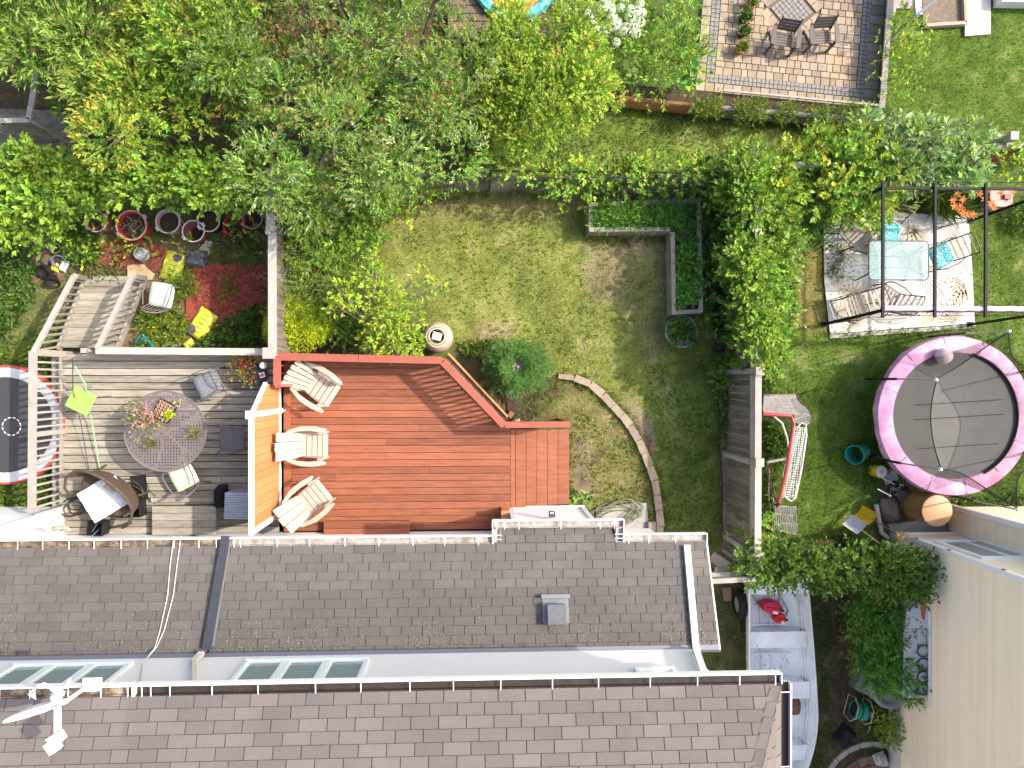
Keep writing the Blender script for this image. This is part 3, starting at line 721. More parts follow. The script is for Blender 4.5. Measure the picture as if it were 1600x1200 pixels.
# windows
def window(h, x0, x1, z0, z1, n, y=YU-.46+.014, reveal=.05):
    w = MB(); fw = .055; cz = (z0+z1)/2
    w.box(((x0+x1)/2, y+.02, z1-fw/2), (x1-x0, .05, fw)); w.box(((x0+x1)/2, y+.03, z0+fw/2), (x1-x0, .07, fw))
    for x in (x0+fw/2, x1-fw/2): w.box((x, y+.022, cz), (fw, .055, z1-z0-2*fw))
    pw = (x1-x0)/n
    for i in range(1, n): w.box((x0+pw*i, y+.018, cz), (.11, .05, z1-z0-2*fw))
    wo_ = w.build('window', M_frame, h)
    mg = mat('window_glass', (.20,.27,.27), 0.06, var=0.0, spec=.9)
    for i in range(n):
        a = x0+pw*i+(.05 if i else .055); b = x0+pw*(i+1)-(.05 if i < n-1 else .055)
        MB().box(((a+b)/2, y+.010, cz), (b-a, .008, z1-z0-2*fw+.01)).build('pane', mg, wo_)
        s = MB(); t = .03
        for zz in (z0+fw+t/2, z1-fw-t/2): s.box(((a+b)/2, y+.018, zz), (b-a, .025, t))
        for xx in (a+t/2, b-t/2): s.box((xx, y+.018, cz), (t, .025, z1-z0-2*fw-2*t))
        s.build('sash', M_frame, wo_)
    return wo_
YWALL = YU-.46
def wx(px_, z):   # x on the wall plane for a pixel column at height z, y solved from the plane
    return (px_-750)*(CAMZ-z)/F
window(house_l, wx(47, 4.0)+.05, wx(232, 4.0)-.05, 4.12, 5.5, 3)
window(house_r, wx(395, 4.0), wx(581, 4.0), 4.12, 5.5, 3)
window(house_r, wx(1001, 5.0), wx(1066, 5.0), 4.7, 5.75, 1)
# downspouts
def downspout(h, pts, m, w=.085, d=.065, label=None):
    mb = MB()
    for a, b in zip(pts[:-1], pts[1:]): mb.bar(a, b, w, d)
    for p in pts[1:-1]: mb.box(p, (w*1.02, w*1.02, d*1.05))
    o = mb.build('downspout', m, h)
    if label: o['label'] = label
    return o
def lo(px_, py_, dz): 
    z = 3.5
    for _ in range(6): p = W(px_, py_, z+dz); z = low(p.x, p.y).z
    return W(px_, py_, z+dz)
downspout(house_l, [lo(353,838,.07), lo(323,1014,.07)], M_darkmetal, .13, .06, 'dark grey channel down the party line of the lower roof')
downspout(house_r, [lo(361,838,.02), lo(333,1010,.02)], M_flash, .02, .03)
downspout(house_l, [(wx(322,3.95), YT+.13, 3.93), (wx(318,4.0), YWALL+.06, 4.15), (wx(290,5.8)+.22, YWALL+.06, 5.95)], mat('beige_downspout', (.6,.56,.48), .5), .09, .06, 'beige downspout on the upper wall')
downspout(house_r, [lo(1073,852,.06), lo(1088,1024,.06)], M_white, .10, .065, 'white downspout lying down the lower roof')
downspout(house_r, [lo(1088,1022,.06), (wx(1092,4.1), YWALL+.07, 4.12), (wx(1116,5.9), YWALL+.07, 6.1)], M_white, .10, .07)
# roof vent
vp = lo(868, 953, 0.0)
rv = thing('roof_vent', 'square dark roof vent with grey lid on the lower shingle roof', 'vent', vp)
tl = math.atan((ZT-ZE)/(YE-YT))
MB().box((-.0, 0, .022), (.42, .40, .01), (-tl, 0, 0)).box((0, .225, .02), (.46, .06, .02), (-tl,0,0)).build('flange', M_flash, rv, world=False)
MB().box((0, -.01, .09), (.24, .26, .20), (-tl, 0, 0)).build('vent_body', M_darkmetal, rv, world=False)
MB().box((0, -.01, .205), (.31, .32, .035), (-tl, 0, 0), .012).build('lid', mat('vent_lid', (.11,.115,.125), .5, var=.2, vscale=14), rv, world=False)
# cables over the lower roof
def cable(name, pts, r, m, label, catg, n=5, grp=None):
    o = MB().tube(pts, r, n).build(name, m, loc=pts[0]); return tag(o, label, catg, grp)
cb = mat('pale_cable', (.55,.52,.5), .5)
for k, (dx, lb) in enumerate(((0, 'left one of two thin pale cables hanging over the lower roof'), (11, 'right one of two thin pale cables hanging over the lower roof'))):
    cable('cable', [lo(272+dx,838,.06), lo(266+dx,880,.03), lo(262+dx*.8,930,.03), lo(250+dx*.6,985,.03), lo(242+dx*.2,1012,.04), Vector((wx(236,4.1), YWALL+.03, 4.15)), Vector((wx(205,5.8)+.15+k*.03, YWALL+.035, 5.8))], .007, cb, lb, 'cable')
# pale lichen flecks and grit low on the lower roofs by the wall
for h_, xa, xb, nn in ((house_l, -9.0, -4.5, 700), (house_r, -4.1, 3.6, 1500)):
    X_ = rng.uniform(xa, xb, nn); Y_ = YT+.12+np.abs(rng.normal(0, .22, nn)); keep_ = np.array([noise.noise(Vector((x*1.3, 2.2, 7.7)))+.25*rng.random() > .02 for x in X_]) & (Y_ < YE-.1); X_, Y_ = X_[keep_], Y_[keep_]
    Z_ = ZE+(ZT-ZE)*(YE-Y_)/(YE-YT)+.019; P_ = np.column_stack([X_, Y_, Z_]); D_ = rng.normal(0, 1, P_.shape); D_[:, 2] = -D_[:, 1]*.42
    npmesh('lichen_flecks', *leaf_arrays(P_, D_, np.tile([0, .39, .92], (len(P_), 1)), np.full(len(P_), .022), np.full(len(P_), .016), pal(len(P_), [(.30,.27,.19), (.24,.21,.17), (.33,.31,.26)])), M_leaf, h_, 'stuff')
# satellite dish
dl = W(57, 1112, 7.0); foot = W(93, 1098, 6.75)
sd = thing('satellite_dish', 'white satellite dish seen edge on with cables on the upper roof', 'satellite dish', W(95, 1092, up_(0, -4.2).z))
nrm_ = Vector((.33,-.90,.33)).normalized(); q = nrm_.to_track_quat('Z', 'Y').to_matrix().to_euler()
prof = [(.80*a_0,.80*b_0) for a_0,b_0 in [(.001,-.07),(.12,-.062),(.22,-.04),(.30,-.018),(.37,.0),(.385,.005),(.385,-.012),(.36,-.02),(.28,-.045),(.12,-.08),(.001,-.088)]]
mwd = mat('dish_white', (.72,.74,.78), .4)
MB().lathe(prof[:6], 32, dl, q, sy=1).lathe(prof[5:], 32, dl, q).build('reflector', mwd, sd, smooth=True)
a_ = dl-nrm_*.10+Vector((.12, .02, 0))
MB().tube([a_+Vector((.06,0,0)), foot+Vector((.05,.0,-.05)), Vector((foot.x+.06, foot.y-.02, up_(0, foot.y).z))], .024, 8).build('mast', M_white, sd, smooth=True)
MB().box((foot.x+.07, foot.y-.03, up_(0,foot.y).z+.02), (.22,.16,.02)).build('foot', M_white, sd)
MB().box(a_+Vector((.1,.03,.0)), (.06,.09,.09), (.3,.2,.4)).build('clamp', M_white, sd); MB().box(a_+Vector((.15,.04,.02)), (.05,.15,.04), (.1,.1,-.5)).build('bracket', M_white, sd)
e_ = W(90, 1152, 7.05); st_ = W(90, 1106, 6.85)
MB().bar(st_, e_, .055, .045).build('arm', M_white, sd)
MB().box(e_+Vector((0,.0,.02)), (.16,.10,.08), (0,0,.5)).box(e_+Vector((-.03,-.08,.03)), (.11,.13,.10), (0,0,.6)).build('receiver', mat('lnb_white', (.74,.72,.64), .5), sd)
for k in range(5):
    c0 = a_+Vector((.02*k, .02, .02)); MB().tube([c0+Vector((-.10-.02*k,.0,0)), c0+Vector((-.16,.08+.012*k,.05)), c0+Vector((-.06,.17+.01*k,.06)), c0+Vector((.06,.13,.03)), c0+Vector((.12,.04,0))], .006, 5).build('coax_loop', M_white if k % 2 else M_steel, sd)
for k in range(2):
    MB().tube([a_+Vector((.05,.1,.0)), W(100+k*5,1075,6.5), W(108+k*3,1060,ZU+.05), Vector((wx(112,6.0), YWALL+.3, 6.0))], .006, 5).build('feed_cable', M_white, sd)
# white pipe fittings at the left eave
pf = thing('pipe_fitting', 'cream pipe elbow standing against the left white bay under the eave', 'pipe', W(95, 828, 2.2))
c0 = Vector(pf.location)
MB().tube([c0+Vector((-.12,.02,0)), c0+Vector((0,.03,.02)), c0+Vector((.1,.03,0)), c0+Vector((.16,-.02,0))], .035, 8).lathe([(.05,-.03),(.05,.05)], 10, c0+Vector((.03,.03,0))).lathe([(.045,-.03),(.045,.05)], 10, c0+Vector((-.1,.03,0))).build('pipe_elbow', M_cream, pf, smooth=True)
# ================================================================= FENCES
def board_fence(name, label, x, y0, y1, side, m, z1=1.72, bw=.14, posts=(), lattice=False, cap=.14, capm=None, sub=None):
    t = thing(name, label, 'fence', (x, (y0+y1)/2, 0))
    y = y0; n = 0; me = MB().box((0,0,(z1-.02)/2+.02), (.022, bw-.008, z1-.02)).mesh('board', m)
    while y < y1-.02:
        inst('board', me, Vector((rnd.uniform(-.005,.005), y+bw/2-(y0+y1)/2, rnd.uniform(-.012,.012))), t); y += bw; n += 1
    for zz in (.25, z1-.12-(.28 if lattice else 0)):
        MB().box((x-side*.035, (y0+y1)/2, zz), (.04, y1-y0, .09)).build('rail', m, t)
    for py in posts: MB().box((x-side*.06, py, .95), (.10, .10, 1.95)).box((x-side*.06, py, 1.94), (.15,.15,.03)).build('post', M_palewood, t)
    return t
# left fence
xf = W(425, 400, 1.8).x
fy0 = W(425, 552, 1.8).y; fy1 = W(420, 264, 1.8).y
lf = board_fence('privacy_fence', 'tall weathered grey board fence between the red mulch garden and the golden shrub', xf, fy0, fy1, 1, M_fence)
ym = W(425, 362, 1.8).y
MB().box((xf, (fy0+ym)/2, 1.79), (.15, ym-fy0-.01, .04), (0,0,0), .006).build('cap_rail', M_palewood, lf)
MB().box((xf-.01, (fy1+ym)/2, 1.84), (.16, fy1-ym, .045), (0,0,-.012), .006).build('cap_rail', M_palewood, lf)
MB().box((xf+.10, (fy1+ym)/2+.1, 1.66), (.09, fy1-ym-.2, .04), (0,0,0)).build('rail', M_palewood, lf)
for py in (fy0+.02, ym, fy1-.05): MB().box((xf-.06, py, .95), (.10,.10,1.78)).build('post', M_palewood, lf)
MB().box((xf-.04, fy0, 1.86), (.22,.2,.05)).build('post_cap', M_palewood, lf)
# right fence with lattice top
xr = 5.26; ry0 = -3.75; ry1 = 4.55
rfce = board_fence('privacy_fence', 'long weathered board fence with lattice top between the lawn and the hockey net', xr, ry0, ry1, -1, M_fence, z1=1.42)
lat = MB(); yy = ry0
while yy < ry1-.3:
    for sgn in (1, -1):
        a = Vector((xr+.008*sgn, yy, 1.44 if sgn > 0 else 1.72)); b = Vector((xr+.008*sgn, yy+.28, 1.72 if sgn > 0 else 1.44)); lat.bar(a, b, .026, .006, up=(1,0,0))
    yy += .062
lat.build('lattice', M_greywoodv, rfce, kind='stuff')
for zz in (1.43,): MB().box((xr, (ry0+ry1)/2, zz), (.05, ry1-ry0, .035)).build('rail', M_greywoodv, rfce)
yp = [W(1264-70, y, 1.75).y for y in (868, 722, 580, 430, 300)]
segs = [(yp[0], yp[1]), (yp[1], yp[2]), (yp[2], yp[3]), (yp[3], yp[4])]
for a, b in segs: MB().box((xr+.0, (a+b)/2, 1.755), (.13, b-a-.01, .04), (0,0,rnd.uniform(-.006,.006)), .006).build('cap_rail', M_palewood, rfce)
for p in yp[:4]: MB().box((xr-.02, p, .9), (.10, .10, 1.78)).box((xr, p, 1.83), (.16,.16,.07)).build('post', M_palewood, rfce)
MB().box((xr-.06, yp[1]-.02, .80), (.08, .09, 1.5)).build('post', M_greywoodv, rfce)
# timber along the foot of the right fence
for i, (p0, p1) in enumerate((((1127,610),(1131,700)), ((1131,702),(1134,780)), ((1133,782),(1134,860)))):
    a = W(*p0, .05); b = W(*p1, .05); o = MB().bar(a, b, .10, .09, ch=.008).build('edging_timber', M_fence, loc=a)
    tag(o, ['northern edging timber at the foot of the lattice fence', 'middle edging timber at the foot of the lattice fence', 'southern edging timber at the foot of the lattice fence'][i], 'timber')
# fence between the far gardens on the right (under the vine, y ~ 245 px)
ff = thing('garden_fence', 'weathered wood fence buried in vine along the back of the right yard', 'fence', W(1400, 270, 0))
a = W(1160, 262, 1.5); b = W(1330, 254, 1.5); c_ = W(1515, 232, 1.5); d_ = W(1680, 222, 1.5)
pts_ = [a, b, c_, d_]
for k in range(3):
    p, q = pts_[k], pts_[k+1]; n = int((q-p).length/.15); me = MB().box((0,0,.74), (.142, .02, 1.46)).mesh('board', M_fence if k < 2 else M_brownwood)
    ang = math.atan2(q.y-p.y, q.x-p.x)
    for i in range(n):
        pos = p.lerp(q, (i+.5)/n); inst('board', me, Vector((pos.x, pos.y, 0))-ff.location, ff, (0,0,ang))
    MB().bar(p+Vector((.02,0,0)), q-Vector((.02,0,0)), .12, .04).build('cap_rail', M_palewood, ff)
    MB().bar(Vector((p.x, p.y-.04, .5)), Vector((q.x, q.y-.04, .5)), .04, .08).build('rail', M_brownwood, ff)
for p, hh in ((a, 1.6), (W(1512,232,1.5), 1.65), (W(1572,218,1.5), 1.7)): MB().box((p.x, p.y, hh/2), (.12,.12,hh)).box((p.x, p.y, hh+.01), (.16,.16,.05)).build('post', M_palewood, ff)
# chain-link fence with black posts
cy0 = 4.02
cl = thing('chain_link_fence', 'black chain link fence at the back of the middle lawn', 'fence', (2, cy0, 0))
MB().tube([(-4.0, cy0+.02, 1.22), (5.1, cy0+.06, 1.22)], .018, 8).build('top_rail', M_black, cl)
for px_ in (420, 590, 765, 1005, 1090): p = W(px_, 300, 0); MB().tube([(p.x, cy0-.01, 0), (p.x, cy0-.01, 1.27)], .026, 8).build('post', M_black, cl)
mm = MB(); x = -4.0
while x < 5.0:
    for s in (1, -1):
        x1 = x+s*1.16
        if -4.0 <= x1 <= 5.1: mm.bar((x, cy0-.03+.003*s, .04), (x1, cy0-.03+.003*s, 1.20), .0045, .0045, up=(0,1,0))
    x += .052
mm.build('wire_mesh', mat('mesh_wire', (.11,.10,.10), .6), cl, kind='stuff')
# gate frame at the right end of the house
gt = thing('wooden_gate', 'weathered wooden gate frame beside the house corner and the boat', 'gate', W(1130, 900, 0))
def gb(p, q, w=.09, h=.05, m=M_palewood, nm='beam'): return MB().bar(p, q, w, h).build(nm, m, gt)
gb(W(1108,908,1.75), W(1181,904,1.75), .09, .08); gb(W(1112,898,1.5), W(1157,897,1.5), .09, .06); gb(W(1176,906,1.6), W(1150,883,1.4), .07, .05)
gb(W(1118,890,1.2), W(1150,886,.9), .1, .04, M_greywoodv); gb(W(1114,866,1.1), W(1152,892,1.1), .11, .04, M_greywoodv); gb(W(1108,872,.8), W(1148,897,.8), .10, .04, M_greywoodv, 'brace')
for i in range(5): gb(W(1116+i*8, 884+i*1, .7), W(1113+i*7.5, 876, .08), .09, .02, M_fence, 'board')

# ================================================================= GREY DECK
DZ = .45
gd_ = tag(thing('grey_deck', 'weathered grey board deck with railing left of the orange privacy screen', 'deck', (-6.3, -1.3, 0)))
nb = 25; yt = W(300, 553, DZ).y; pitch = .1445; y = yt; i = 0
while y-pitch > -3.12:
    jn = rnd.choice([None, None, -5.2, -6.6]); segs = [(-8.52, -4.06)] if jn is None else [(-8.52, jn-.002), (jn+.002, -4.06)]
    for (a, b) in segs:
        MB().box(((a+b)/2, y-pitch/2, DZ-.02+rnd.uniform(-.001,.001)), (b-a, pitch-.016, .035), (0,0,rnd.uniform(-.0006,.0006)), .003).build('deck_board', M_greywood, gd_)
    y -= pitch
MB().box((-6.3, -1.28, .19), (4.40, 3.55, .34)).build('under_frame', mat('deck_underside', (.03,.026,.022), .9), gd_)
# second deck edge: header boards on the north side, rail above
yr = W(300, 548, 1.42).y
MB().bar((W(150,548,1.42).x, yr, 1.42), (W(421,548,1.42).x+.0, yr-.02, 1.42), .13, .04).build('top_rail', M_palewood, gd_)
MB().bar((-7.4, yr-.03, .62), (-4.1, yr-.03, .62), .09, .04).build('bottom_rail', M_greywoodv, gd_)
bal = MB().box((0,0,.78), (.035,.035,.78)).mesh('baluster', M_greywoodv)
x = -7.3
while x < -4.1: inst('baluster', bal, Vector((x, yr-.005, .22))-gd_.location, gd_); x += .14
for x in (-7.38, -4.15): MB().box((x, yr, .72), (.09,.09,1.40)).build('post', M_palewood, gd_)
# left railing
xl = W(52, 640, 1.42).x; ya = W(52, 549, 1.42).y; yb = W(45, 800, 1.42).y
MB().bar((xl, ya, 1.42), (xl-.03, yb, 1.42), .14, .04).build('top_rail', M_palewood, gd_)
MB().bar((xl+.02, ya, .58), (xl+.02, yb, .58), .04, .07).build('bottom_rail', M_greywoodv, gd_)
y = ya-.06
bal2 = MB().box((0,0,.70), (.035,.035,.92)).mesh('baluster', M_palewood)
while y > -2.5: inst('baluster', bal2, Vector((xl+.03, y, .23))-gd_.location, gd_); y -= .135
for y in (ya, -1.0): MB().box((xl, y, .71), (.09,.09,1.40)).build('post', M_palewood, gd_)
MB().box((-8.50, -1.25, .30), (.035, 3.55, .25)).build('fascia_board', M_greywoodv, gd_)

# stairs going down to the garden
st = thing('garden_stairs', 'weathered wooden stairs with two railings leading down to the garden', 'stairs', (-7.7, 1.3, 0))
ns = 10
for k in range(ns):
    f = (k+.5)/ns; yc = .66+f*1.40; xlft = -8.40+f*.36; xrt = -7.34+f*.42; zt_ = DZ-.02-.075*(k//2+1)*.95
    MB().box(((xlft+xrt)/2, yc, zt_), (xrt-xlft, .132, .035), (0,0,rnd.uniform(-.004,.004)), .003).build('tread', M_greywood, st)
    if k % 2: MB().box(((xlft+xrt)/2, yc+.075, zt_-.04), (xrt-xlft-.02, .02, .07)).build('riser', M_greywood, st)
MB().bar((-8.44,.62,.34),(-8.05,2.12,.06),.05,.16).build('stringer', M_greywoodv, st); MB().bar((-7.30,.62,.34),(-6.86,2.12,.06),.05,.16).build('stringer', M_greywoodv, st)
MB().bar((-7.9,2.1,.07),(-6.9,2.1,.07),.08,.05).build('landing_board', M_greywoodv, st)
for (p0, p1, b0, b1) in ((W(52,552,1.42), W(116,431,1.05), Vector((-8.44,.64,.34)), Vector((-8.05,2.1,.1))), (W(152,546,1.42), W(208,430,1.05), Vector((-7.30,.64,.34)), Vector((-6.86,2.1,.1)))):
    MB().bar(p0, p1, .085, .07).build('handrail', M_palewood, st)
    for k in range(11):
        f = (k+.4)/11; MB().bar(p0.lerp(p1, f)-Vector((0,0,.03)), b0.lerp(b1, f), .035, .035).build('baluster', M_greywoodv, st)
    MB().bar(p1-Vector((0,0,.03)), b1, .09, .09).build('post', M_greywoodv, st)
# free standing bits on the deck edge
# ================================================================= RED DECK
rd = thing('red_deck', 'red stained deck with clipped corner, railing and side steps', 'deck', (-1.5, -1.5, 0))
XDL, XDR = -3.96, .62; YN = .40
A_ = Vector((W(690,562,1.38).x, W(690,562,1.38).y)); B_ = Vector((W(787,664,1.38).x, W(787,664,1.38).y))
def xdiag(y):
    if y > A_.y: return A_.x
    if y < B_.y: return XDR
    return min(XDR, A_.x+(B_.x-A_.x)*(y-A_.y)/(B_.y-A_.y))
y = YN; pitch = .1432
while y-pitch > -3.12:
    yt_ = y-.005; yb_ = y-pitch+.005
    xa = XDL; cuts = sorted([rnd.uniform(-3, -1)] if rnd.random() < .3 else [])
    if xdiag((yt_+yb_)/2) > .6 and rnd.random() < .35: cuts = [rnd.choice([-1.15, -1.9])]
    for c in cuts+[None]:
        if c is None: pl = [(xa, yb_), (xdiag(yb_), yb_), (xdiag(yt_), yt_), (xa, yt_)]
        else: pl = [(xa, yb_), (c-.0015, yb_), (c-.0015, yt_), (xa, yt_)]; xa = c+.0015
        MB().prism(pl, DZ-.04, DZ+rnd.uniform(-.0015,.0015)).build('deck_board', M_redwood, rd)
    y -= pitch
MB().box((XDL+.075, -1.35, DZ+.012), (.14, 3.4, .02)).build('edge_board', M_redwood, rd)
mdu = mat('red_deck_underside', (.05,.02,.014), .9)
MB().prism([(XDL, -3.1), (XDR, -3.1), (XDR, B_.y-.05), (A_.x-.05, YN-.02), (XDL, YN-.02)], .02, DZ-.05).build('under_frame', mdu, rd)
# platform of the side steps
xs0 = .625; xs1 = W(888, 720, .42).x; ytop = W(850,671,.42).y; wdt = (xs1-xs0-.105)/5; x = xs0
yl, yr_ = W(800,792,.42).y, W(886,787,.42).y
MB().box((xs0+.05, (ytop+yl)/2, .42), (.098, ytop-yl, .035), None, .002).build('step_board', M_redwood, rd); x = xs0+.105
for k in range(5):
    ye = yl+(yr_-yl)*(k/4)+rnd.uniform(-.01,.01)
    MB().box((x+wdt/2, (ytop+ye)/2, .42), (wdt-.006, ytop-ye, .035), (0,0,0), .002).build('step_board', M_redwood, rd); x += wdt
MB().box(((xs0+xs1)/2, (ytop+yl)/2, .2), (xs1-xs0-.04, ytop-yl-.08, .39)).build('step_frame', mdu, rd)
MB().box((xs1+.005, (ytop+yr_)/2, .30), (.03, ytop-yr_-.02, .2)).build('fascia_board', M_redrail, rd)
# railings
RZ = 1.38
def rrail(p, q, w=.145): return MB().bar(p, q, w, .04, ch=.004).build('top_rail', M_redrail, rd)
P0 = W(427, 557, RZ); P1 = W(560, 560, RZ); P2 = W(690, 563, RZ); P3 = W(787, 664, RZ); P4 = W(891, 663, RZ)
rrail(P0, P1-Vector((.003,0,0))); rrail(P1+Vector((.003,0,.0)), P2); dg = (P3-P2).normalized(); rrail(P2+dg*.04+Vector((0,0,.003)), P3+dg*.02+Vector((0,0,.003))); rrail(P3+Vector((.02,0,0)), P4, .12)
L0 = W(433, 552, RZ); L1 = W(433, 602, RZ); rrail(L0+Vector((0,-.09,.003)), L1, .14); MB().bar(L1+Vector((-.07,0,-.03)), L1+Vector((.22,0,-.2)), .05, .12).build('rail_end', M_redrail, rd)
def balus(p, q, n, m=M_redrail, z0=.42):
    for k in range(n):
        a = p.lerp(q, (k+.5)/n); MB().box((a.x, a.y, (z0+RZ-.02)/2), (.038,.038,RZ-.02-z0)).build('baluster', m, rd)
    MB().bar((p.x, p.y, RZ-.06), (q.x, q.y, RZ-.06), .035, .08).build('under_rail', m, rd)
    MB().bar((p.x, p.y, DZ+.09), (q.x, q.y, DZ+.09), .035, .08).build('bottom_rail', m, rd)
balus(P0+Vector((.1,0,0)), P2, 20); balus(P2, P3, 15); balus(P3, P4, 8); balus(L0, L1, 4)
for p in (P0+Vector((.06,0,0)), P1, P2, P3, P4-Vector((.05,0,0)), L1): MB().box((p.x, p.y, .68), (.09,.09,1.38)).build('post', M_redrail, rd)
# outer board with litter beyond the diagonal
no = Vector((-(P3-P2).y, (P3-P2).x, 0)).normalized(); no = no if no.x > 0 else -no
MB().bar(Vector((P2.x,P2.y,.42))+no*.16+Vector((-.03,.06,0)), Vector((P3.x,P3.y,.42))+no*.16, .04, .14).build('edge_board', M_orange, rd)
MB().bar(Vector((P2.x,P2.y,.38))+no*.10, Vector((P3.x,P3.y,.38))+no*.10, .09, .03).build('ledge', M_greywoodv, rd)
tt = np.linspace(0, 1, 500); PP = np.array(Vector((P2.x,P2.y,.41))+no*.10)[None]*(1-tt[:,None])+np.array(Vector((P3.x,P3.y,.41))+no*.10)[None]*tt[:,None]+rng.normal(0,.02,(500,3))*[1,1,.3]
DD = rng.normal(0,1,(500,3)); DD[:,2] *= .3
npmesh('needle_litter', *leaf_arrays(PP, DD, np.tile([0,0,1.],(500,1)), np.full(500,.05), np.full(500,.012), pal(500, [(.3,.24,.15),(.15,.12,.06),(.4,.33,.2)])), M_leaf, rd, 'stuff')
# post stub at the house
MB().box((W(790,797,.95).x, W(790,808,.95).y, .7), (.15,.24,.5)).box((W(790,797,.95).x, W(790,808,.95).y, .96), (.17,.27,.03)).build('end_post', M_orange, rd)
# low step at the door
s0, s1 = W(506, 812, .6), W(640, 832, .6)
stp = thing('door_step', 'low red wooden step against the house wall on the red deck', 'step', ((s0.x+s1.x)/2, -2.98, DZ))
for k in range(2): MB().box((0, .09-k*.15, .15), (s1.x-s0.x, .145, .035), None, .003).build('board', M_redwood, stp, world=False)
MB().box((0, .01, .065), (s1.x-s0.x-.03, .27, .13)).build('riser', mdu, stp, world=False)
# orange privacy screen with white frame
scn = thing('privacy_screen', 'orange cedar privacy screen with white frame between the two decks', 'screen', (-4.02, -1.8, 0))
xsn = -4.0; ZS = 2.33; ys0 = W(400, 836, ZS).y; ys1 = W(400, 648, ZS).y; yst = W(425, 600, 1.5).y
zb = .55; nbd = 12; bh = (ZS-.02-zb)/nbd
ws = .152
ysp = ys0
while ysp < yst-.02:
    ye_ = min(ysp+ws, yst); yc_ = (ysp+ye_)/2
    ztp = ZS-.03 if yc_ < ys1 else ZS-.03+(1.48-ZS)*(yc_-ys1)/(yst-ys1)
    MB().box((xsn, yc_, (zb+ztp)/2), (.02, ye_-ysp-.005, ztp-zb)).build('panel_board', M_orange, scn); ysp += ws
MB().bar((xsn-.01, ys0, ZS), (xsn-.01, ys1, ZS), .09, .04).build('top_rail', M_white, scn)
MB().bar((xsn-.01, ys1, ZS), (xsn-.01, yst+.02, 1.50), .07, .04).build('sloped_rail', M_white, scn)
MB().bar((xsn+.03, ys0, .66), (xsn+.03, yst+.1, .66), .03, .05).build('bottom_rail', M_white, scn)
MB().box((xsn-.02, ys1-.0, 1.4), (.10,.10,1.94)).box((xsn-.02, ys1, 2.38), (.14,.14,.05)).build('post', M_white, scn)
MB().bar((xsn+.045, ys1, ZS-.03), (xsn+.045, ys1, .5), .09, .02, up=(0,1,0)).build('batten', M_white, scn)
MB().box((xsn-.02, ys0+.06, 1.36), (.10,.10,1.86)).build('post', M_white, scn)

# ================================================================= ADIRONDACK CHAIRS
def adirondack(name, label, m, loc, rz, group=None, nsl=5):
    t = thing(name, label, 'chair', loc, rz, group)
    # back: fan of five slats
    for k in range(nsl):
        s = (k-(nsl-1)/2)*4/(nsl-1); sc_ = 4/(nsl-1) if nsl < 5 else 1; y0 = s*.085*(1 if nsl == 5 else .95); y1 = s*(.118 if nsl == 5 else .098); a = Vector((-.10, y0, .27)); b = Vector((-.46-.0, y1, .90-.018*s*s)); d = (b-a).normalized()
        w0, w1 = (.070, .100) if nsl == 5 else (.150, .186); up = Vector((0,1,0)); nn = d.cross(up).normalized()
        mb = MB(); pts = []
        for p, w in ((a, w0), (a.lerp(b, .93), w1*.98), (b, w1*(.72 if nsl == 5 else .94))): 
            for sy in (-1, 1):
                for sn in (-1, 1): pts.append(p+up*sy*w/2+nn*sn*.009)
        mb.v = [tuple(p) for p in pts]; mb.f = [(0,1,3,2),(8,10,11,9)]
        for o in (0, 4): mb.f += [(o,o+4,o+5,o+1),(o+1,o+5,o+7,o+3),(o+3,o+7,o+6,o+2),(o+2,o+6,o+4,o)]
        mb.build('back_slat', m, t, world=False)
    for (f_, z_) in ((.25, .02), (.7, .02)):
        p = Vector((-.10,0,.27)).lerp(Vector((-.46,0,.90)), f_); MB().box(p+Vector((-.025,0,-.02)), (.02, .48, .05), (0,-.5,0)).build('back_rail', m, t, world=False)
    for k in range(5):
        x = -.05+k*.112; z = .26+.028*k*.6+(.0 if k < 4 else -.012); MB().box((x, 0, z), (.098, .46, .016), (0,-.06 if k < 4 else .3,0), .004).build('seat_slat', m, t, world=False)
    for sy in (-1, 1):
        # paddle arm
        prof = [(-.36,.27),(-.30,.25),(-.10,.30),(.14,.31),(.36,.285),(.47,.31),(.46,.36),(.22,.405),(-.05,.40),(-.30,.32)]
        mb = MB().prism([(x, y*sy) for x, y in prof], .515, .54); mb.v = [(x, y, z+.05*(x+.3)) for x, y, z in mb.v]; mb.build('arm', m, t, world=False)
        MB().bar((.36, sy*.265, 0), (.33, sy*.265, .54), .10, .03, up=(0,1,0)).build('front_leg', m, t, world=False)
        MB().bar((.38, sy*.245, .33), (-.46, sy*.245, .03), .02, .10, up=(0,0,1)).build('rear_leg', m, t, world=False)
        MB().bar((-.22, sy*.255, .50), (-.20, sy*.255, .13), .07, .02, up=(0,1,0)).build('arm_support', m, t, world=False)
    MB().box((.405, 0, .28), (.018, .50, .10), (0,.1,0)).build('front_apron', m, t, world=False)
    return t
ch1 = adirondack('adirondack_chair', 'cream adirondack chair tucked in the railed corner of the red deck', M_cream, W(491, 604, .85)*1, 0)
def place(o, px_, py_, z, rz): o.location = (*W(px_, py_, z+.35)[:2], z); o.rotation_euler = (0,0,rz)
place(ch1, 492, 601, DZ, R(-33)); ch1['group'] = 'cream adirondack chairs on the red deck'
ch2 = adirondack('adirondack_chair', 'middle cream adirondack chair with its back against the orange screen', M_cream, Vector((0,0,0)), 0, ch1['group'], 3); place(ch2, 477, 696, DZ, R(-1))
ch3 = dup(ch2, (0,0,0), 0, 'cream adirondack chair nearest the house gutter, angled away from the corner'); place(ch3, 480, 786, DZ, R(38))
for c, s in ((ch1, 1.0), (ch2, .97), (ch3, 1.0)): c.scale = (s, s, s)

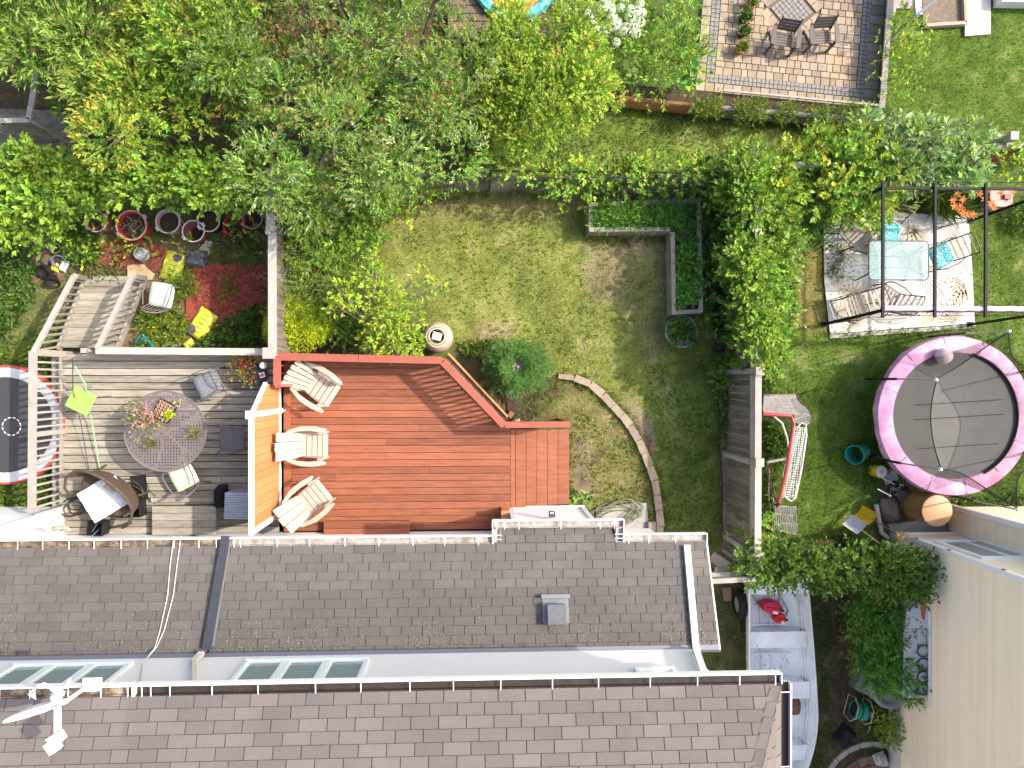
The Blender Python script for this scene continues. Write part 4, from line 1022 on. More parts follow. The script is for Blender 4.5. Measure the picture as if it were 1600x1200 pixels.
# ================================================================= MIDDLE YARD
# rain barrel
bp_ = W(692, 524, .0); rb = thing('rain_barrel', 'beige plastic rain barrel between the yellow shrub and the red deck', 'barrel', (W(684,527,.4).x, W(684,527,.4).y, 0))
mbz = mat('beige_barrel', (.38,.31,.24), .5, var=.08)
prof = [(.22,.0),(.27,.06),(.31,.22),(.325,.30),(.315,.31),(.33,.33),(.335,.45),(.325,.47),(.335,.49),(.32,.65),(.27,.80),(.245,.84),(.235,.86),(.20,.865)]
MB().lathe(prof, 36).build('barrel_body', mbz, rb, world=False, smooth=True)
MB().lathe([(.19,.862),(.19,.885),(.165,.895),(.15,.885)], 28).build('lid', mbz, rb, world=False, smooth=True)
MB().box((0,0,.892), (.20,.17,.03), (0,0,-.25), .01).build('hatch', mat('barrel_hatch', (.54,.47,.40), .5), rb, world=False)
for a in (0.1, 3.3): MB().lathe([(.125,.89),(.15,.90),(.15,.885)], 10, a0=a+.5, a1=a+1.6).build('vent_slot', M_brown, rb, world=False)
rb.scale = (.95,.95,.8)
# raised bed, L shaped
bedpx = [(919,314),(1094,306),(1098,487),(1048,491),(1044,371),(918,374)]
bz = .50
outer = [Vector((*W(a, b, bz)[:2], 0)) for a, b in [(920,316),(1095,310),(1099,489),(1050,492),(1048,361),(920,362)]]
bed = thing('raised_bed', 'L shaped weathered raised garden bed full of greens in the lawn corner', 'raised bed', (outer[1].x-.6, outer[1].y-.6, 0))
for k in range(6):
    a = outer[k]; b = outer[(k+1) % 6]; d = (b-a).normalized(); nrm2 = Vector((d.y, -d.x, 0))
    inset = nrm2*(.028)
    for j in range(3):
        MB().bar(a+inset+Vector((0,0,.075+j*.15)), b+inset+Vector((0,0,.075+j*.15)), .035, .145).build('side_board', M_bedwood, bed)
    MB().bar(a+inset*1.6+d*.02+Vector((0,0,.475)), b+inset*1.6-d*.02+Vector((0,0,.475+.0005*k)), .085, .03).build('cap_board', M_bedwood, bed)
    MB().box((a.x+inset.x*2.4+d.x*.05, a.y+inset.y*2.4+d.y*.05, .23), (.07,.07,.44)).build('corner_post', M_bedwood, bed)
inner = [(924,320),(1090,315),(1094,484),(1056,487),(1054,355),(924,356)]
MB().prism([tuple(p) for p in pxpoly(inner, .38)], .05, .38).build('soil', M_soil, bed)
weeds('leafy_greens', [(924,320),(1060,316),(1056,356),(924,356)], 900, .11, .14, [(.18,.36,.05), (.12,.28,.04), (.15,.38,.08)], z=.39, h=.10, tl=.14, k=5, parent=bed, flat=.3)
weeds('leafy_greens', [(1056,316),(1090,315),(1092,400),(1054,400)], 300, .09, .18, [(.11,.28,.04), (.12,.3,.06)], z=.39, h=.08, tl=.12, k=5, parent=bed, flat=.4)
weeds('leafy_greens', [(1056,385),(1092,385),(1093,470),(1056,482)], 500, .065, .75, [(.17,.42,.06), (.14,.36,.05), (.18,.34,.05)], z=.39, h=.10, tl=.08, k=4, parent=bed)
weeds('leafy_greens', [(940,325),(1010,325),(1010,352),(940,352)], 70, .13, .3, [GL, (.14,.28,.04)], z=.42, h=.08, tl=.16, k=5, parent=bed)
# round planter
rp = thing('round_planter', 'round blue grey tub of leafy greens below the raised bed', 'planter', (W(1064,518,.3).x, W(1064,518,.3).y, 0))
mbl = mat('blue_grey_plastic', (.20,.25,.27), .5)
MB().lathe([(.26,0),(.33,.30),(.345,.31),(.345,.33),(.31,.33),(.30,.26),(.001,.26)], 32).build('tub', mbl, rp, world=False, smooth=True)
Pn = rng.normal(0,.15,(170,2)); Pn = np.column_stack([Pn+np.array(rp.location)[:2], .27+rng.random(170)*.12]); Dn = rng.normal(0,1,(170,3)); Dn[:,2] = abs(Dn[:,2])+.3
npmesh('foliage', *sprays(Pn, Dn, .16, 6, .075, .45, pal(170, [GM, GE, GL])), M_leaf, rp)
# edging stones
eb = thing('stone_edging', 'curved row of tan edging stones across the lawn to the house', 'edging', W(1000, 690, 0))
ctrl = [(872,588),(897,591),(922,600),(942,617),(957,634),(971,649),(984,665),(997,688),(1006,708),(1015,728),(1022,750),(1026,773),(1029,797),(1031,822),(1030,846)]
pts_ = []
from mathutils.geometry import interpolate_bezier
for i in range(len(ctrl)-1):
    a = W(*ctrl[i], .03); b = W(*ctrl[i+1], .03); d = (b-a); n_ = Vector((-d.y, d.x, 0)).normalized(); w = .075 if i else .05
    ex = rnd.uniform(.0, .02); aa = a+d*.015; bb = b-d*.02; j1, j2 = rnd.uniform(-.008,.012), rnd.uniform(-.008,.012)
    mb = MB().prism([tuple((aa+n_*(w+j1))[:2]), tuple((bb+n_*(w+j2+.006))[:2]), tuple((bb-n_*(w+j2))[:2]), tuple((aa-n_*(w-j1))[:2])], -.03, .075+ex)
    mb.build('stone', M_edgestone, eb)
for (px_, py_, sx, sy, rz, lb) in ((1018,826,.17,.30,.05,'upright tan stone block at the house end of the curved edging'), (806,660,.2,.12,.4,'small tan stone beneath the spruce beside the red deck rail'), (797,648,.14,.12,.9,'rusty brown stone under the spruce')):
    p = W(px_, py_, .08); o = MB().box((0,0,0), (sx,sy,.16), (0,0,rz), .02).build('stone', M_edgestone if 'rusty' not in lb else M_brownwood); o.location = (p.x,p.y,.07); tag(o, lb, 'stone')
# slab under the hose and hose coil
sp = MB().prism(pxpoly([(930,792),(1010,785),(1013,828),(935,830)]), .0, .045).build('concrete_slab', M_concrete, loc=W(970,810,0)); sp['kind'] = 'structure'
def coil(c, rx, ry, n, r, m, name, label, catg, seed=3, z0=.05, zr=.12, jit=.25, grp=None):
    rr = random.Random(seed); pts = []
    for k in range(n):
        cx = c.x+rr.uniform(-1,1)*rx*jit; cy = c.y+rr.uniform(-1,1)*ry*jit; a = rr.uniform(.55,1.0); e = rr.uniform(.6,1.0); th = rr.uniform(0, 3)
        for j in range(18):
            t = 2*math.pi*j/18; x = math.cos(t)*rx*a; y = math.sin(t)*ry*e*a; pts.append(Vector((cx+x*math.cos(th*.2)-y*math.sin(th*.2), cy+x*math.sin(th*.2)+y*math.cos(th*.2), z0+zr*k/n+.01*math.sin(t*2+k))))
    # smooth
    for _ in range(2): pts = [pts[0]]+[(pts[i-1]+pts[i]*2+pts[i+1])/4 for i in range(1, len(pts)-1)]+[pts[-1]]
    o = MB().tube(pts, r, 6).build(name, m, smooth=True, loc=(c.x, c.y, z0)); return tag(o, label, catg, grp)
coil(W(965,803,.1), .58, .26, 9, .011, mat('olive_hose', (.16,.17,.10), .5), 'garden_hose', 'tangled olive garden hose coiled by the stone edging and house', 'hose', seed=4)
# rail pieces at the lawn: white flecks etc. left out
# ================================================================= LEFT GARDEN: tubs, bags
def tub(px_, py_, z, r, m_out, m_rim, label, tilt=(0,0,0), h=.36, fill=True, name='garden_tub', grp='tubs along the vine hedge'):
    p = W(px_, py_, z+h); t = thing(name, label, 'tub', (p.x, p.y, z), group=grp); t.rotation_euler = tilt
    MB().lathe([(r*.78,0),(r*.98,h*.93),(r*1.0,h),(r*.93,h),(r*.90,h*.9),(r*.74,.03),(.001,.03)], 28).build('wall', m_out, t, world=False, smooth=True)
    MB().lathe([(r*.985,h*.965),(r*1.03,h*.97),(r*1.03,h*1.01),(r*.92,h*1.01),(r*.92,h*.98)], 28).build('rim', m_rim, t, world=False, smooth=True)
    MB().lathe([(r*.86,h*.70 if fill else .05),(.001,h*.74 if fill else .05)], 20, capb=False).build('soil', M_soil, t, world=False)
    for s in (-1, 1): MB().box((s*r*1.05*math.cos(.6), s*r*1.05*math.sin(.6), h*.95), (.06,.09,.02), (0,0,.6)).build('handle', m_rim, t, world=False)
    return t
M_red = mat('red_plastic', (.45,.035,.03), .5, var=.1, spec=.3)
M_pkrim = mat('faded_pink_plastic', (.50,.30,.30), .55, var=.12)
M_dkpk = mat('faded_red_plastic', (.28,.10,.10), .55, var=.12)
tubs = [
 (150,346,.21,M_dkpk,M_pkrim,'faded pink tub leftmost in the row under the vine hedge'),
 (205,352,.30,M_red,M_pkrim,'large red tub full of dead stalks, biggest of the row'),
 (262,346,.24,M_pkrim,mat('pale_tub_rim',(.55,.45,.42),.5),'pale rimmed tub half hidden by vine right of the big red tub'),
 (302,361,.22,M_dkpk,mat('white_tub_rim',(.62,.56,.52),.5),'white rimmed tub with black inside, set forward of the row'),
 (326,345,.22,M_black,mat('white_tub_rim',(.62,.56,.52),.5),'dark tub with white front rim tucked under the vine'),
 (366,352,.22,M_red,M_red,'plain bright red tub in the shade, second from the board fence'),
 (394,342,.20,M_dkpk,M_pkrim,'faded pink round tub right beside the board fence')]
for (px_, py_, r, mo, mr, lb) in tubs: tub(px_, py_, 0, r, mo, mr, lb, fill=('black' not in lb))
# dead stalks in the big tub
o = bpy.data.objects; bt = W(205,352,.36); pts = MB()
for k in range(26):
    a = rnd.uniform(0,6.28); r_ = rnd.uniform(0,.2); p = Vector((bt.x+math.cos(a)*r_, bt.y+math.sin(a)*r_, .27)); pts.tube([p, p+Vector((rnd.uniform(-.15,.15), rnd.uniform(-.15,.15), rnd.uniform(.03,.15)))], .004, 4)
tag(pts.build('dead_stalks', M_twig), 'dry dead stalks lying in the largest red tub', 'dead plant', kind='stuff')
# soil bags
def bag(px_, py_, w, l, rz, m, label, z=.04, h=.10, name='soil_bag', accent=None, catg='bag', grp=None):
    p = W(px_, py_, z+h*.5); t = thing(name, label, catg, (p.x, p.y, z), rz, grp); nu, nv = 13, 17; P = []
    for i in range(nu):
        for j in range(nv):
            u = i/(nu-1)*2-1; v = j/(nv-1)*2-1; e = max(0, (1-abs(u)**3.5)*(1-abs(v)**4)); nzv = noise.noise(Vector((u*1.8+px_, v*2.2, .3)))*.35+noise.noise(Vector((u*5+px_, v*6, 1.3)))*.12
            P.append((u*w/2*(1-.04*v*v)+nzv*.01, v*l/2*(1-.03*u*u), h*e**.6*(1+nzv)+.01))
    mb = MB().quadgrid(P, nu, nv); mb.build('film', m, t, world=False, smooth=True)
    mb2 = MB(); n_ = len(mb2.v); mb2.prism([(-w/2,-l/2),(w/2,-l/2),(w/2,l/2),(-w/2,l/2)], 0.0, .012); mb2.build('base', m, t, world=False)
    if accent:
        (cx, cy, r, m2) = accent; mb = MB(); mb.v = []; ring = []
        hh = lambda x, y: h*max(0, (1-abs(2*x/w)**3.5)*(1-abs(2*y/l)**4))**.6*(1+noise.noise(Vector((2*x/w*1.8+px_, 2*y/l*2.2, .3)))*.35+noise.noise(Vector((2*x/w*5+px_, 2*y/l*6, 1.3)))*.12)+.016
        for rr_ in (0.0, .5, 1.0):
            for k in range(16):
                a = 2*math.pi*k/16; x = cx+r*rr_*math.cos(a); y = cy+r*rr_*math.sin(a); x = max(-w/2*.95, min(w/2*.95, x)); y = max(-l/2*.95, min(l/2*.95, y)); mb.v.append((x, y, hh(x, y)))
        for a in range(2):
            for k in range(16): mb.f.append((a*16+k, a*16+(k+1) % 16, (a+1)*16+(k+1) % 16, (a+1)*16+k))
        mb.build('printed_patch', m2, t, world=False, smooth=True)
        for q, (yy, ww) in enumerate(((.12,.5),(.02,.35),(-.08,.45),(.22,.3),(-.18,.3))):   # creases of dark print
            mb = MB(); x0_ = -ww*w*.4+.03
            for k in range(7): 
                x = x0_+ww*w*.8*k/6; y = yy*l*1.6
                mb.v += [(x, y-.006, hh(x, y)+.001), (x, y+.006, hh(x, y)+.001)]
            mb.f = [(2*k, 2*k+2, 2*k+3, 2*k+1) for k in range(6)]; mb.build('printed_line', M_darkmetal, t, world=False)
    return t
M_yelbag = mat('yellow_bag_film', (.58,.58,.05), .4, var=.12, vscale=9, col2=(.40,.42,.04), c2scale=7, spec=.5)
M_blkbag = mat('black_bag_film', (.06,.062,.07), .35, var=.3, vscale=9, col2=(.14,.14,.155), c2scale=11, spec=.6, bump=.6, bscale=18)
M_purp = mat('grey_print', (.12,.11,.14), .5)
bag(269,416,.42,.60,R(-16),M_yelbag,'yellow soil bag lying against the black bag on the mulch',accent=(.07,.20,.09,M_purp))
bag(305,403,.44,.36,R(-6),M_blkbag,'shiny black plastic bag beside the yellow bag',z=.07,h=.13)
bag(314,506,.40,.62,R(-33),M_yelbag,'yellow soil bag lying alone at the edge of the red mulch',z=.06,accent=(-.09,-.19,.10,M_purp))
bag(295,538,.22,.18,R(40),M_yelbag,'small crumpled yellow bag by the grey deck railing',h=.07)
bag(70,413,.01+.1,.1,0,M_blkbag,'scrap of black film by the black pots',h=.02)
def slab_(px, z0, z1, m, name, label, catg):
    P = pxpoly(px, z1); c = W(*px[0], z1); o = MB().prism(P, z0, z1).build(name, m, loc=(c.x, c.y, z0)); return tag(o, label, catg)
slab_([(308,392),(322,376),(331,377),(326,398),(316,402)], .02, .08, M_slab, 'stone_slab', 'grey streaked stone slab behind the black bag', 'stone')
slab_([(199,414),(224,413),(240,428),(236,437),(199,438)], .02, .08, mat('sandstone',(.52,.38,.22),.9,var=.15,bump=.3), 'stone_slab', 'flat tan sandstone slab at the head of the garden stairs', 'stone')
slab_([(253,528),(280,526),(280,541),(252,542)], .02, .09, M_slab, 'stone_slab', 'streaky grey stone among leaves by the deck railing', 'stone')
# grey bucket lid
t = thing('bucket', 'upturned light grey bucket on the thin mulch', 'bucket', (W(218,396,.2).x, W(218,396,.2).y, .0))
MB().lathe([(.15,0),(.125,.20),(.12,.21),(.10,.205),(.001,.20)], 26).build('bucket_body', mat('pale_grey_plastic',(.40,.41,.44),.5), t, world=False, smooth=True)
MB().lathe([(.155,.0),(.165,.01),(.155,.03)], 26).build('rim', mat('mid_grey_plastic',(.25,.26,.28),.5), t, world=False, smooth=True)
MB().lathe([(.07,.207),(.078,.213),(.07,.213)], 20).build('base_ring', mat('mid_grey_plastic',(.25,.26,.28),.5), t, world=False)
# debris at left
def potlike(px_, py_, r, h, m, label, name='plant_pot', tilt=(0,0,0), catg='pot'):
    t = thing(name, label, catg, (W(px_,py_,h).x, W(px_,py_,h).y, .01)); t.rotation_euler = tilt
    MB().lathe([(r*.72,0),(r,h),(r*1.06,h),(r*1.06,h+.015),(r*.93,h+.015),(r*.68,.02),(.001,.02)], 22).build('pot_body', m, t, world=False, smooth=True)
    MB().lathe([(r*.85,h*.7),(.001,h*.72)], 16, capb=False).build('soil', M_soil, t, world=False); return t
potlike(70,418,.14,.18,M_black,'black plastic pot leaning behind another by the left weeds',tilt=(.5,-.3,0))
potlike(74,431,.14,.18,M_black,'black plastic pot nearest the stair railing, open side down',tilt=(.9,.5,0))
potlike(88,401,.13,.2,mat('slate_plastic',(.13,.18,.21),.5),'slate blue grey pot lying by the white bag',tilt=(.5,.2,0))
potlike(87,388,.10,.12,mat('sandstone',(.52,.38,.22),.9),'small tan clay pot behind the slate pot')
bag(86,416,.16,.22,R(-15),mat('yellow_cloth',(.75,.55,.03),.6),'crumpled yellow cloth beside the black pots',name='cloth',catg='cloth',h=.08)
bag(99,415,.14,.24,R(-20),mat('white_film',(.66,.66,.70),.5),'crumpled white plastic bag beside the yellow cloth',name='plastic_bag',h=.09)
# teal folding frame
t = thing('teal_frame', 'small teal plastic trellis leaning by the deck railing', 'trellis', W(222,530,.1))
for a, b in (((210,541),(217,527)),((217,527),(224,524)),((224,524),(240,541)),((214,535),(228,532))): MB().bar(W(*a,.15), W(*b,.35), .035, .02).build('bar', mat('teal_plastic',(.02,.28,.30),.5), t)

def soft(name, P, nu, nv, m, parent=None, world=True, th=None): return MB().quadgrid(P, nu, nv).build(name, m, parent, smooth=True, world=world)
def cushion(w, l, h=.05, e=4, wob=0.0):
    P = []; nu = nv = 11
    for i in range(nu):
        for j in range(nv):
            u = i/(nu-1)*2-1; v = j/(nv-1)*2-1; s = max(0, (1-abs(u)**e)*(1-abs(v)**e)); P.append((u*w/2*(1-.06*v*v), v*l/2*(1-.06*u*u), h*s**.5+wob*noise.noise(Vector((u*2,v*2,w*9)))))
    return MB().quadgrid(P, nu, nv)
def pattern_mat(name, base, c2, c3=None, sc=22, ring=False):
    if name in MATS: return MATS[name]
    m = bpy.data.materials.new(name); MATS[name] = m; m.use_nodes = True; nt = m.node_tree; N = nt.nodes; L = nt.links; b = N['Principled BSDF']; b.inputs['Roughness'].default_value = .9
    tc = N.new('ShaderNodeTexCoord'); v = N.new('ShaderNodeTexVoronoi'); v.inputs['Scale'].default_value = sc; L.new(tc.outputs['Object'], v.inputs['Vector'])
    r = N.new('ShaderNodeValToRGB'); r.color_ramp.interpolation = 'CONSTANT'; e = r.color_ramp.elements
    if ring:
        stops = [(0, c3), (.10, (.12,.08,.16)), (.16, c3), (.26, base), (.33, c2), (.40, base), (.50, c3), (.54, base)]
    else: stops = [(0, c2), (.25, base), (.5, c3 or c2), (.6, base)]
    e[0].position = 0; e[0].color = (*stops[0][1], 1); e[1].position = stops[1][0]; e[1].color = (*stops[1][1], 1)
    for p, c in stops[2:]: k = e.new(p); k.color = (*c, 1)
    L.new(v.outputs['Distance'], r.inputs[0]); L.new(r.outputs[0], b.inputs['Base Color']); return m

# metal garden chair with cushion
def metal_chair(label, px_, py_, z, rz, m, cm=None, mesh_seat=True, grp=None, back=True, w=.48):
    p = W(px_, py_, z+.44); t = thing('patio_chair', label, 'chair', (p.x, p.y, z), rz, grp)
    MB().tube([(-.22,-.22,.42),(.22,-.22,.43),(.24,0,.43),(.22,.22,.43),(-.22,.22,.42),(-.22,-.22,.42)], .013, 6).build('seat_frame', m, t, world=False)
    MB().box((0,0,.42), (.42,.42,.015)).build('seat', m, t, world=False)
    for sy in (-1, 1):
        MB().tube([(.21, sy*.22, .43),(.25, sy*.24, 0)], .013, 6).build('leg', m, t, world=False)
        MB().tube([(-.20, sy*.22, .42),(-.30, sy*.24, 0)], .013, 6).build('leg', m, t, world=False)
        MB().tube([(-.24, sy*.22,.66),(-.05,sy*.26,.66),(.15,sy*.27,.65),(.24,sy*.25,.60),(.23,sy*.23,.43)], .013, 6).build('arm', m, t, world=False)
    if back:
        bk = MB(); arc = [(-.25-.10*math.cos(a)*0-.0, .23*math.cos(a), .44+.46*math.sin(a)**.6) for a in np.linspace(0, math.pi, 13)]
        arc = [(-.22-.16*(z_-.44)/.46, y_, z_) for (x_, y_, z_) in arc]; bk.tube(arc, .013, 6)
        for y_ in (-.15,-.075,0,.075,.15): bk.tube([(-.22,y_,.44),(-.30,y_,.66),(-.365,y_,.44+.46*(1-(abs(y_)/.24)**2)**.3)], .008, 5)
        bk.tube([(-.30,-.23,.66),(-.305,0,.67),(-.30,.23,.66)], .009, 5)
        bk.build('backrest', m, t, world=False)
    if cm:
        c = cushion(w, w, .06).build('cushion', cm, t, world=False, smooth=True); c.location = (.02, 0, .43)
    return t
M_dkchair = mat('dark_cast_chair', (.13,.12,.125), .5)
metal_chair('metal chair with speckled black and white cushion near the flower pot', 326, 600, DZ, R(205), M_tabmetal, pattern_mat('speckled_cushion',(.18,.19,.21),(.40,.42,.45),(.06,.06,.07),70))
metal_chair('metal chair with plain dark seat against the orange screen', 362, 686, DZ, R(182), M_dkchair, None)
MB().box((0,0,.0),(.001,.001,.001))
dk = bpy.context.scene.objects
metal_chair('metal chair with pale green leafy cushion below the round table', 287, 746, DZ, R(118), M_tabmetal, pattern_mat('leafy_cushion',(.55,.60,.40),(.30,.42,.20),(.70,.72,.55),16))
metal_chair('metal chair with pale grey green cushion among the plants by the stairs', 252, 462, 0.05, R(80), M_tabmetal, mat('pale_green_cushion',(.50,.58,.52),.7,var=.08,col2=(.36,.44,.38),c2scale=5))

# round perforated table
tp = W(258,674,DZ+.72); rt = thing('round_table', 'large round perforated metal table on the grey deck', 'table', (tp.x, tp.y, DZ))
def perforated(nm, r, z, m, pitch=.048, hole=.012):
    # disc with a real grid of diamond holes
    mb = MB(); n = int(r/pitch)+1
    def inside(x, y): return math.hypot(x, y) < r*.93
    def spoke(x, y):
        a = math.atan2(y, x); d = math.hypot(x, y); 
        return any(abs(math.sin(a-.3-k*math.pi/3))*d < .022 for k in range(3))
    for i in range(-n*2, n*2):
        for j in range(-n*2, n*2):
            cx = i*pitch; cy = j*pitch; h = pitch/2
            d = math.hypot(cx, cy)
            if d > r*1.0+pitch: continue
            if d < r-.02:
                clampc = lambda x, y: (x, y) if math.hypot(x, y) <= r-.004 else (x/math.hypot(x,y)*(r-.004), y/math.hypot(x,y)*(r-.004))
                corners = [clampc(cx-h, cy-h), clampc(cx+h, cy-h), clampc(cx+h, cy+h), clampc(cx-h, cy+h)]
                o = len(mb.v)
                if inside(cx, cy) and not spoke(cx, cy):
                    ins = [(cx, cy-hole), (cx+hole, cy), (cx, cy+hole), (cx-hole, cy)]
                    mb.v += [(x, y, z) for x, y in corners]+[(x, y, z) for x, y in ins]+[(x, y, z-.008) for x, y in ins]
                    mb.f += [(o, o+1, o+4), (o+1, o+5, o+4), (o+1, o+2, o+5), (o+2, o+6, o+5), (o+2, o+3, o+6), (o+3, o+7, o+6), (o+3, o, o+7), (o, o+4, o+7)]
                    mb.f += [(o+4, o+5, o+9, o+8), (o+5, o+6, o+10, o+9), (o+6, o+7, o+11, o+10), (o+7, o+4, o+8, o+11)]
                else:
                    mb.v += [(x, y, z) for x, y in corners]; mb.f.append((o, o+1, o+2, o+3))
    return mb
TR = .77
perforated('t', TR, .72, M_tabmetal, .054, .0205).build('tabletop', M_tabmetal, rt, world=False)
MB().lathe([(TR-.03,.715),(TR,.705),(TR+.008,.72),(TR,.735),(TR-.03,.728)], 56).build('rim', M_tabmetal, rt, world=False, smooth=True)
for k in range(4):
    a = math.pi/4+k*math.pi/2; MB().tube([(math.cos(a)*.45,math.sin(a)*.45,.70),(math.cos(a)*.28,math.sin(a)*.28,.4),(math.cos(a)*.5,math.sin(a)*.5,.0)], .02, 6).build('leg', M_tabmetal, rt, world=False)
TZ = DZ+.735
def potted(px_, py_, z, r, h, pm, label, cols, n, L, ar, spread, hh, tl=.12, tips=None, name='potted_plant', ph=None):
    p = W(px_, py_, z+h); t = thing(name, label, 'potted plant', (p.x, p.y, z))
    MB().lathe([(r*.75,0),(r,h),(r*1.08,h),(r*1.08,h+.015),(r*.9,h+.015),(r*.85,h*.8),(.001,h*.82)], 20).build('pot', pm, t, world=False, smooth=True)
    P2 = rng.normal(0, spread, (n, 2))*[1,1]; P = np.column_stack([P2+[p.x, p.y], z+h*.8+rng.random(n)*hh]); D = np.column_stack([P2/spread*.5, .5+rng.random(n)])
    npmesh('foliage', *sprays(P, D, tl, 5, L, ar, pal(n, cols)), M_leaf, t, 'stuff')
    if tips:
        nn = n; P2 = rng.normal(0, spread*1.1, (nn, 2)); P = np.column_stack([P2+[p.x, p.y], z+h*.8+hh*.8+rng.random(nn)*.08]); D = rng.normal(0,1,(nn,3)); D[:,2] = abs(D[:,2])
        npmesh('flowers', *sprays(P, D, .02, 4, .035, .8, pal(nn, tips)), M_leaf, t, 'stuff')
    return t
terr = mat('terracotta', (.42,.20,.11), .8, var=.12)
potted(228,652,TZ,.13,.14,terr,'trailing pink and lime flowering plant on the round table',[GY,GL,(.3,.34,.05)],130,.05,.35,.13,.12,.13,[(.60,.25,.35),(.55,.42,.38)])
potted(238,693,TZ,.06,.06,M_brown,'small dry plant pot near the lower left of the round table',[(.26,.2,.09),(.2,.22,.05)],60,.04,.3,.05,.04,.06)
potted(309,677,TZ,.05,.07,mat('blue_pot',(.10,.13,.28),.5),'small plant in a blue pot at the right edge of the round table',[GY,(.32,.28,.12)],45,.045,.3,.04,.05,.07)
potted(277,630,TZ,.045,.05,M_cream,'small cream flower pot at the top of the round table',[(.6,.55,.4),GL],30,.03,.7,.025,.03,.03)
tr_ = W(257,642,TZ+.03); tray = thing('seed_tray', 'black seedling tray of paper pots with one lime seedling on the round table', 'seed tray', (tr_.x, tr_.y, TZ), R(-28))
MB().box((0,0,.01),(.34,.36,.02)).box((.168,0,.025),(.01,.36,.05)).box((-.168,0,.025),(.01,.36,.05)).box((0,.178,.025),(.34,.01,.05)).box((0,-.178,.025),(.34,.01,.05)).build('tray', M_black, tray, world=False)
cup = MB().lathe([(.022,0),(.027,.05),(.024,.05),(.020,.02),(.001,.02)], 10).mesh('cup', mat('paper_pot',(.42,.27,.2),.9))
for i in range(5):
    for j in range(6): inst('cup', cup, (-.13+i*.065, -.145+j*.058, .02), tray)
P = np.array(W(264,648,TZ+.09))[None]+rng.normal(0,.035,(40,3))*[1,1,.3]; D = rng.normal(0,1,(40,3)); D[:,2]=abs(D[:,2])
v_, f_, c_ = sprays(P-np.array(tray.location), D, .05, 4, .05, .7, pal(40,[(.55,.6,.06),(.45,.55,.05)])); rz_ = -tray.rotation_euler.z
v_ = v_@np.array([[math.cos(rz_),math.sin(rz_),0],[-math.sin(rz_),math.cos(rz_),0],[0,0,1]])
npmesh('seedling', v_+np.array(tray.location), f_, c_, M_leaf, tray)

# lime stool
lp = W(126,626,DZ+.6); ls = thing('folding_stool', 'lime green square stool beside the left railing', 'stool', (lp.x, lp.y, DZ), R(-27))
mlime = mat('lime_plastic', (.26,.50,.09), .45)
MB().box((0,0,.60),(.45,.44,.03),None,.012).build('seat', mlime, ls, world=False)
for sx in (-1,1):
    for sy in (-1,1): MB().tube([(sx*.17,sy*.17,.585),(sx*.2,sy*.2,0)], .012, 6).build('leg', M_steel, ls, world=False)
MB().tube([(-.24,.0,.57),(-.27,0,.6),(-.24,.0,.63)], .012, 6).build('handle', M_steel, ls, world=False)
gp = MB().tube([W(117,572,DZ+.9), W(133,600,DZ+.75), W(143,655,DZ+.25), W(156,735,DZ+.05)], .012, 6).build('garden_stake', mat('green_rod',(.25,.55,.25),.5), loc=W(143,655,DZ+.25)); tag(gp, 'long thin green garden stake lying across the left end of the grey deck', 'stake')
gp = MB().tube([W(113,560,DZ+1.0), W(114,610,DZ+.7), W(126,660,DZ+.3), W(139,735,DZ+.04)], .008, 5).build('garden_stake', M_darkmetal, loc=W(114,610,DZ+.7)); tag(gp, 'long thin dark garden stake lying left of the green one', 'stake')

# wicker loveseat
wp = W(172,772,DZ+.35); wk = thing('wicker_loveseat', 'brown wicker loveseat with a white towel on its seat', 'loveseat', (wp.x, wp.y, DZ), R(-123+180))
# local: faces -x ... seat box
MB().lathe([(.36,.30),(.40,.33),(.40,.40),(.37,.43),(.001,.43)], 36, sx=.86, sy=1.45).build('seat', M_wicker, wk, world=False, smooth=True)
bp = []; nu, nv = 25, 8
for i in range(nu):
    a = -1.45+2.9*i/(nu-1)
    for j in range(nv):
        h = j/(nv-1); top = .50+.42*math.cos(a*.62)**2; fl = 1+.14*h
        bp.append((math.cos(a)*.36*fl+.02, math.sin(a)*.60*fl, .36+h*(top-.28)))
MB().quadgrid(bp, nu, nv).build('backrest', M_wicker, wk, world=False, smooth=True)
bp2 = [(x-.03*math.cos(-1.45+2.9*(k//nv)/(nu-1)), y-.03*math.sin(-1.45+2.9*(k//nv)/(nu-1)), z) for k, (x, y, z) in enumerate(bp)]
MB().quadgrid(bp2, nu, nv).build('backrest', M_wicker, wk, world=False, smooth=True)
MB().tube([bp[i*nv+nv-1] for i in range(nu)], .028, 8).build('top_roll', M_wicker, wk, world=False, smooth=True)
for sy in (-1, 1):
    MB().tube([(.12, sy*.68, .80),(-.05, sy*.72, .72),(-.25, sy*.68, .62),(-.36, sy*.6, .5),(-.38, sy*.55, .05)], .026, 8).build('arm', M_wicker, wk, world=False, smooth=True)
    MB().tube([(.25, sy*.45, .3),(.30, sy*.5, 0)], .02, 6).build('leg', M_wicker, wk, world=False)
    MB().tube([(-.25, sy*.45, .3),(-.28, sy*.5, 0)], .02, 6).build('leg', M_wicker, wk, world=False)
tw = W(160,780,DZ+.55); P = []
towel = thing('towel', 'white towel draped over the wicker loveseat seat', 'towel', (tw.x-.02, tw.y, DZ+.46), R(31))
for i in range(15):
    for j in range(15):
        u = i/14*2-1; v = j/14*2-1; P.append((u*.37, v*.33, .05+.02*noise.noise(Vector((u*2.5,v*2.5,5)))+.012*math.sin(u*7+v)))
MB().quadgrid(P, 15, 15).build('cloth', mat('white_cloth',(.70,.71,.74),.9,var=.05,vscale=20,bump=.2), towel, world=False, smooth=True)
MB().quadgrid([(p[0]*.75+.18, p[1]*.8, p[2]+.012+.02*noise.noise(Vector((p[0]*9,p[1]*9,1)))) for p in P], 15, 15).build('fold', MATS['white_cloth'], towel, world=False, smooth=True)
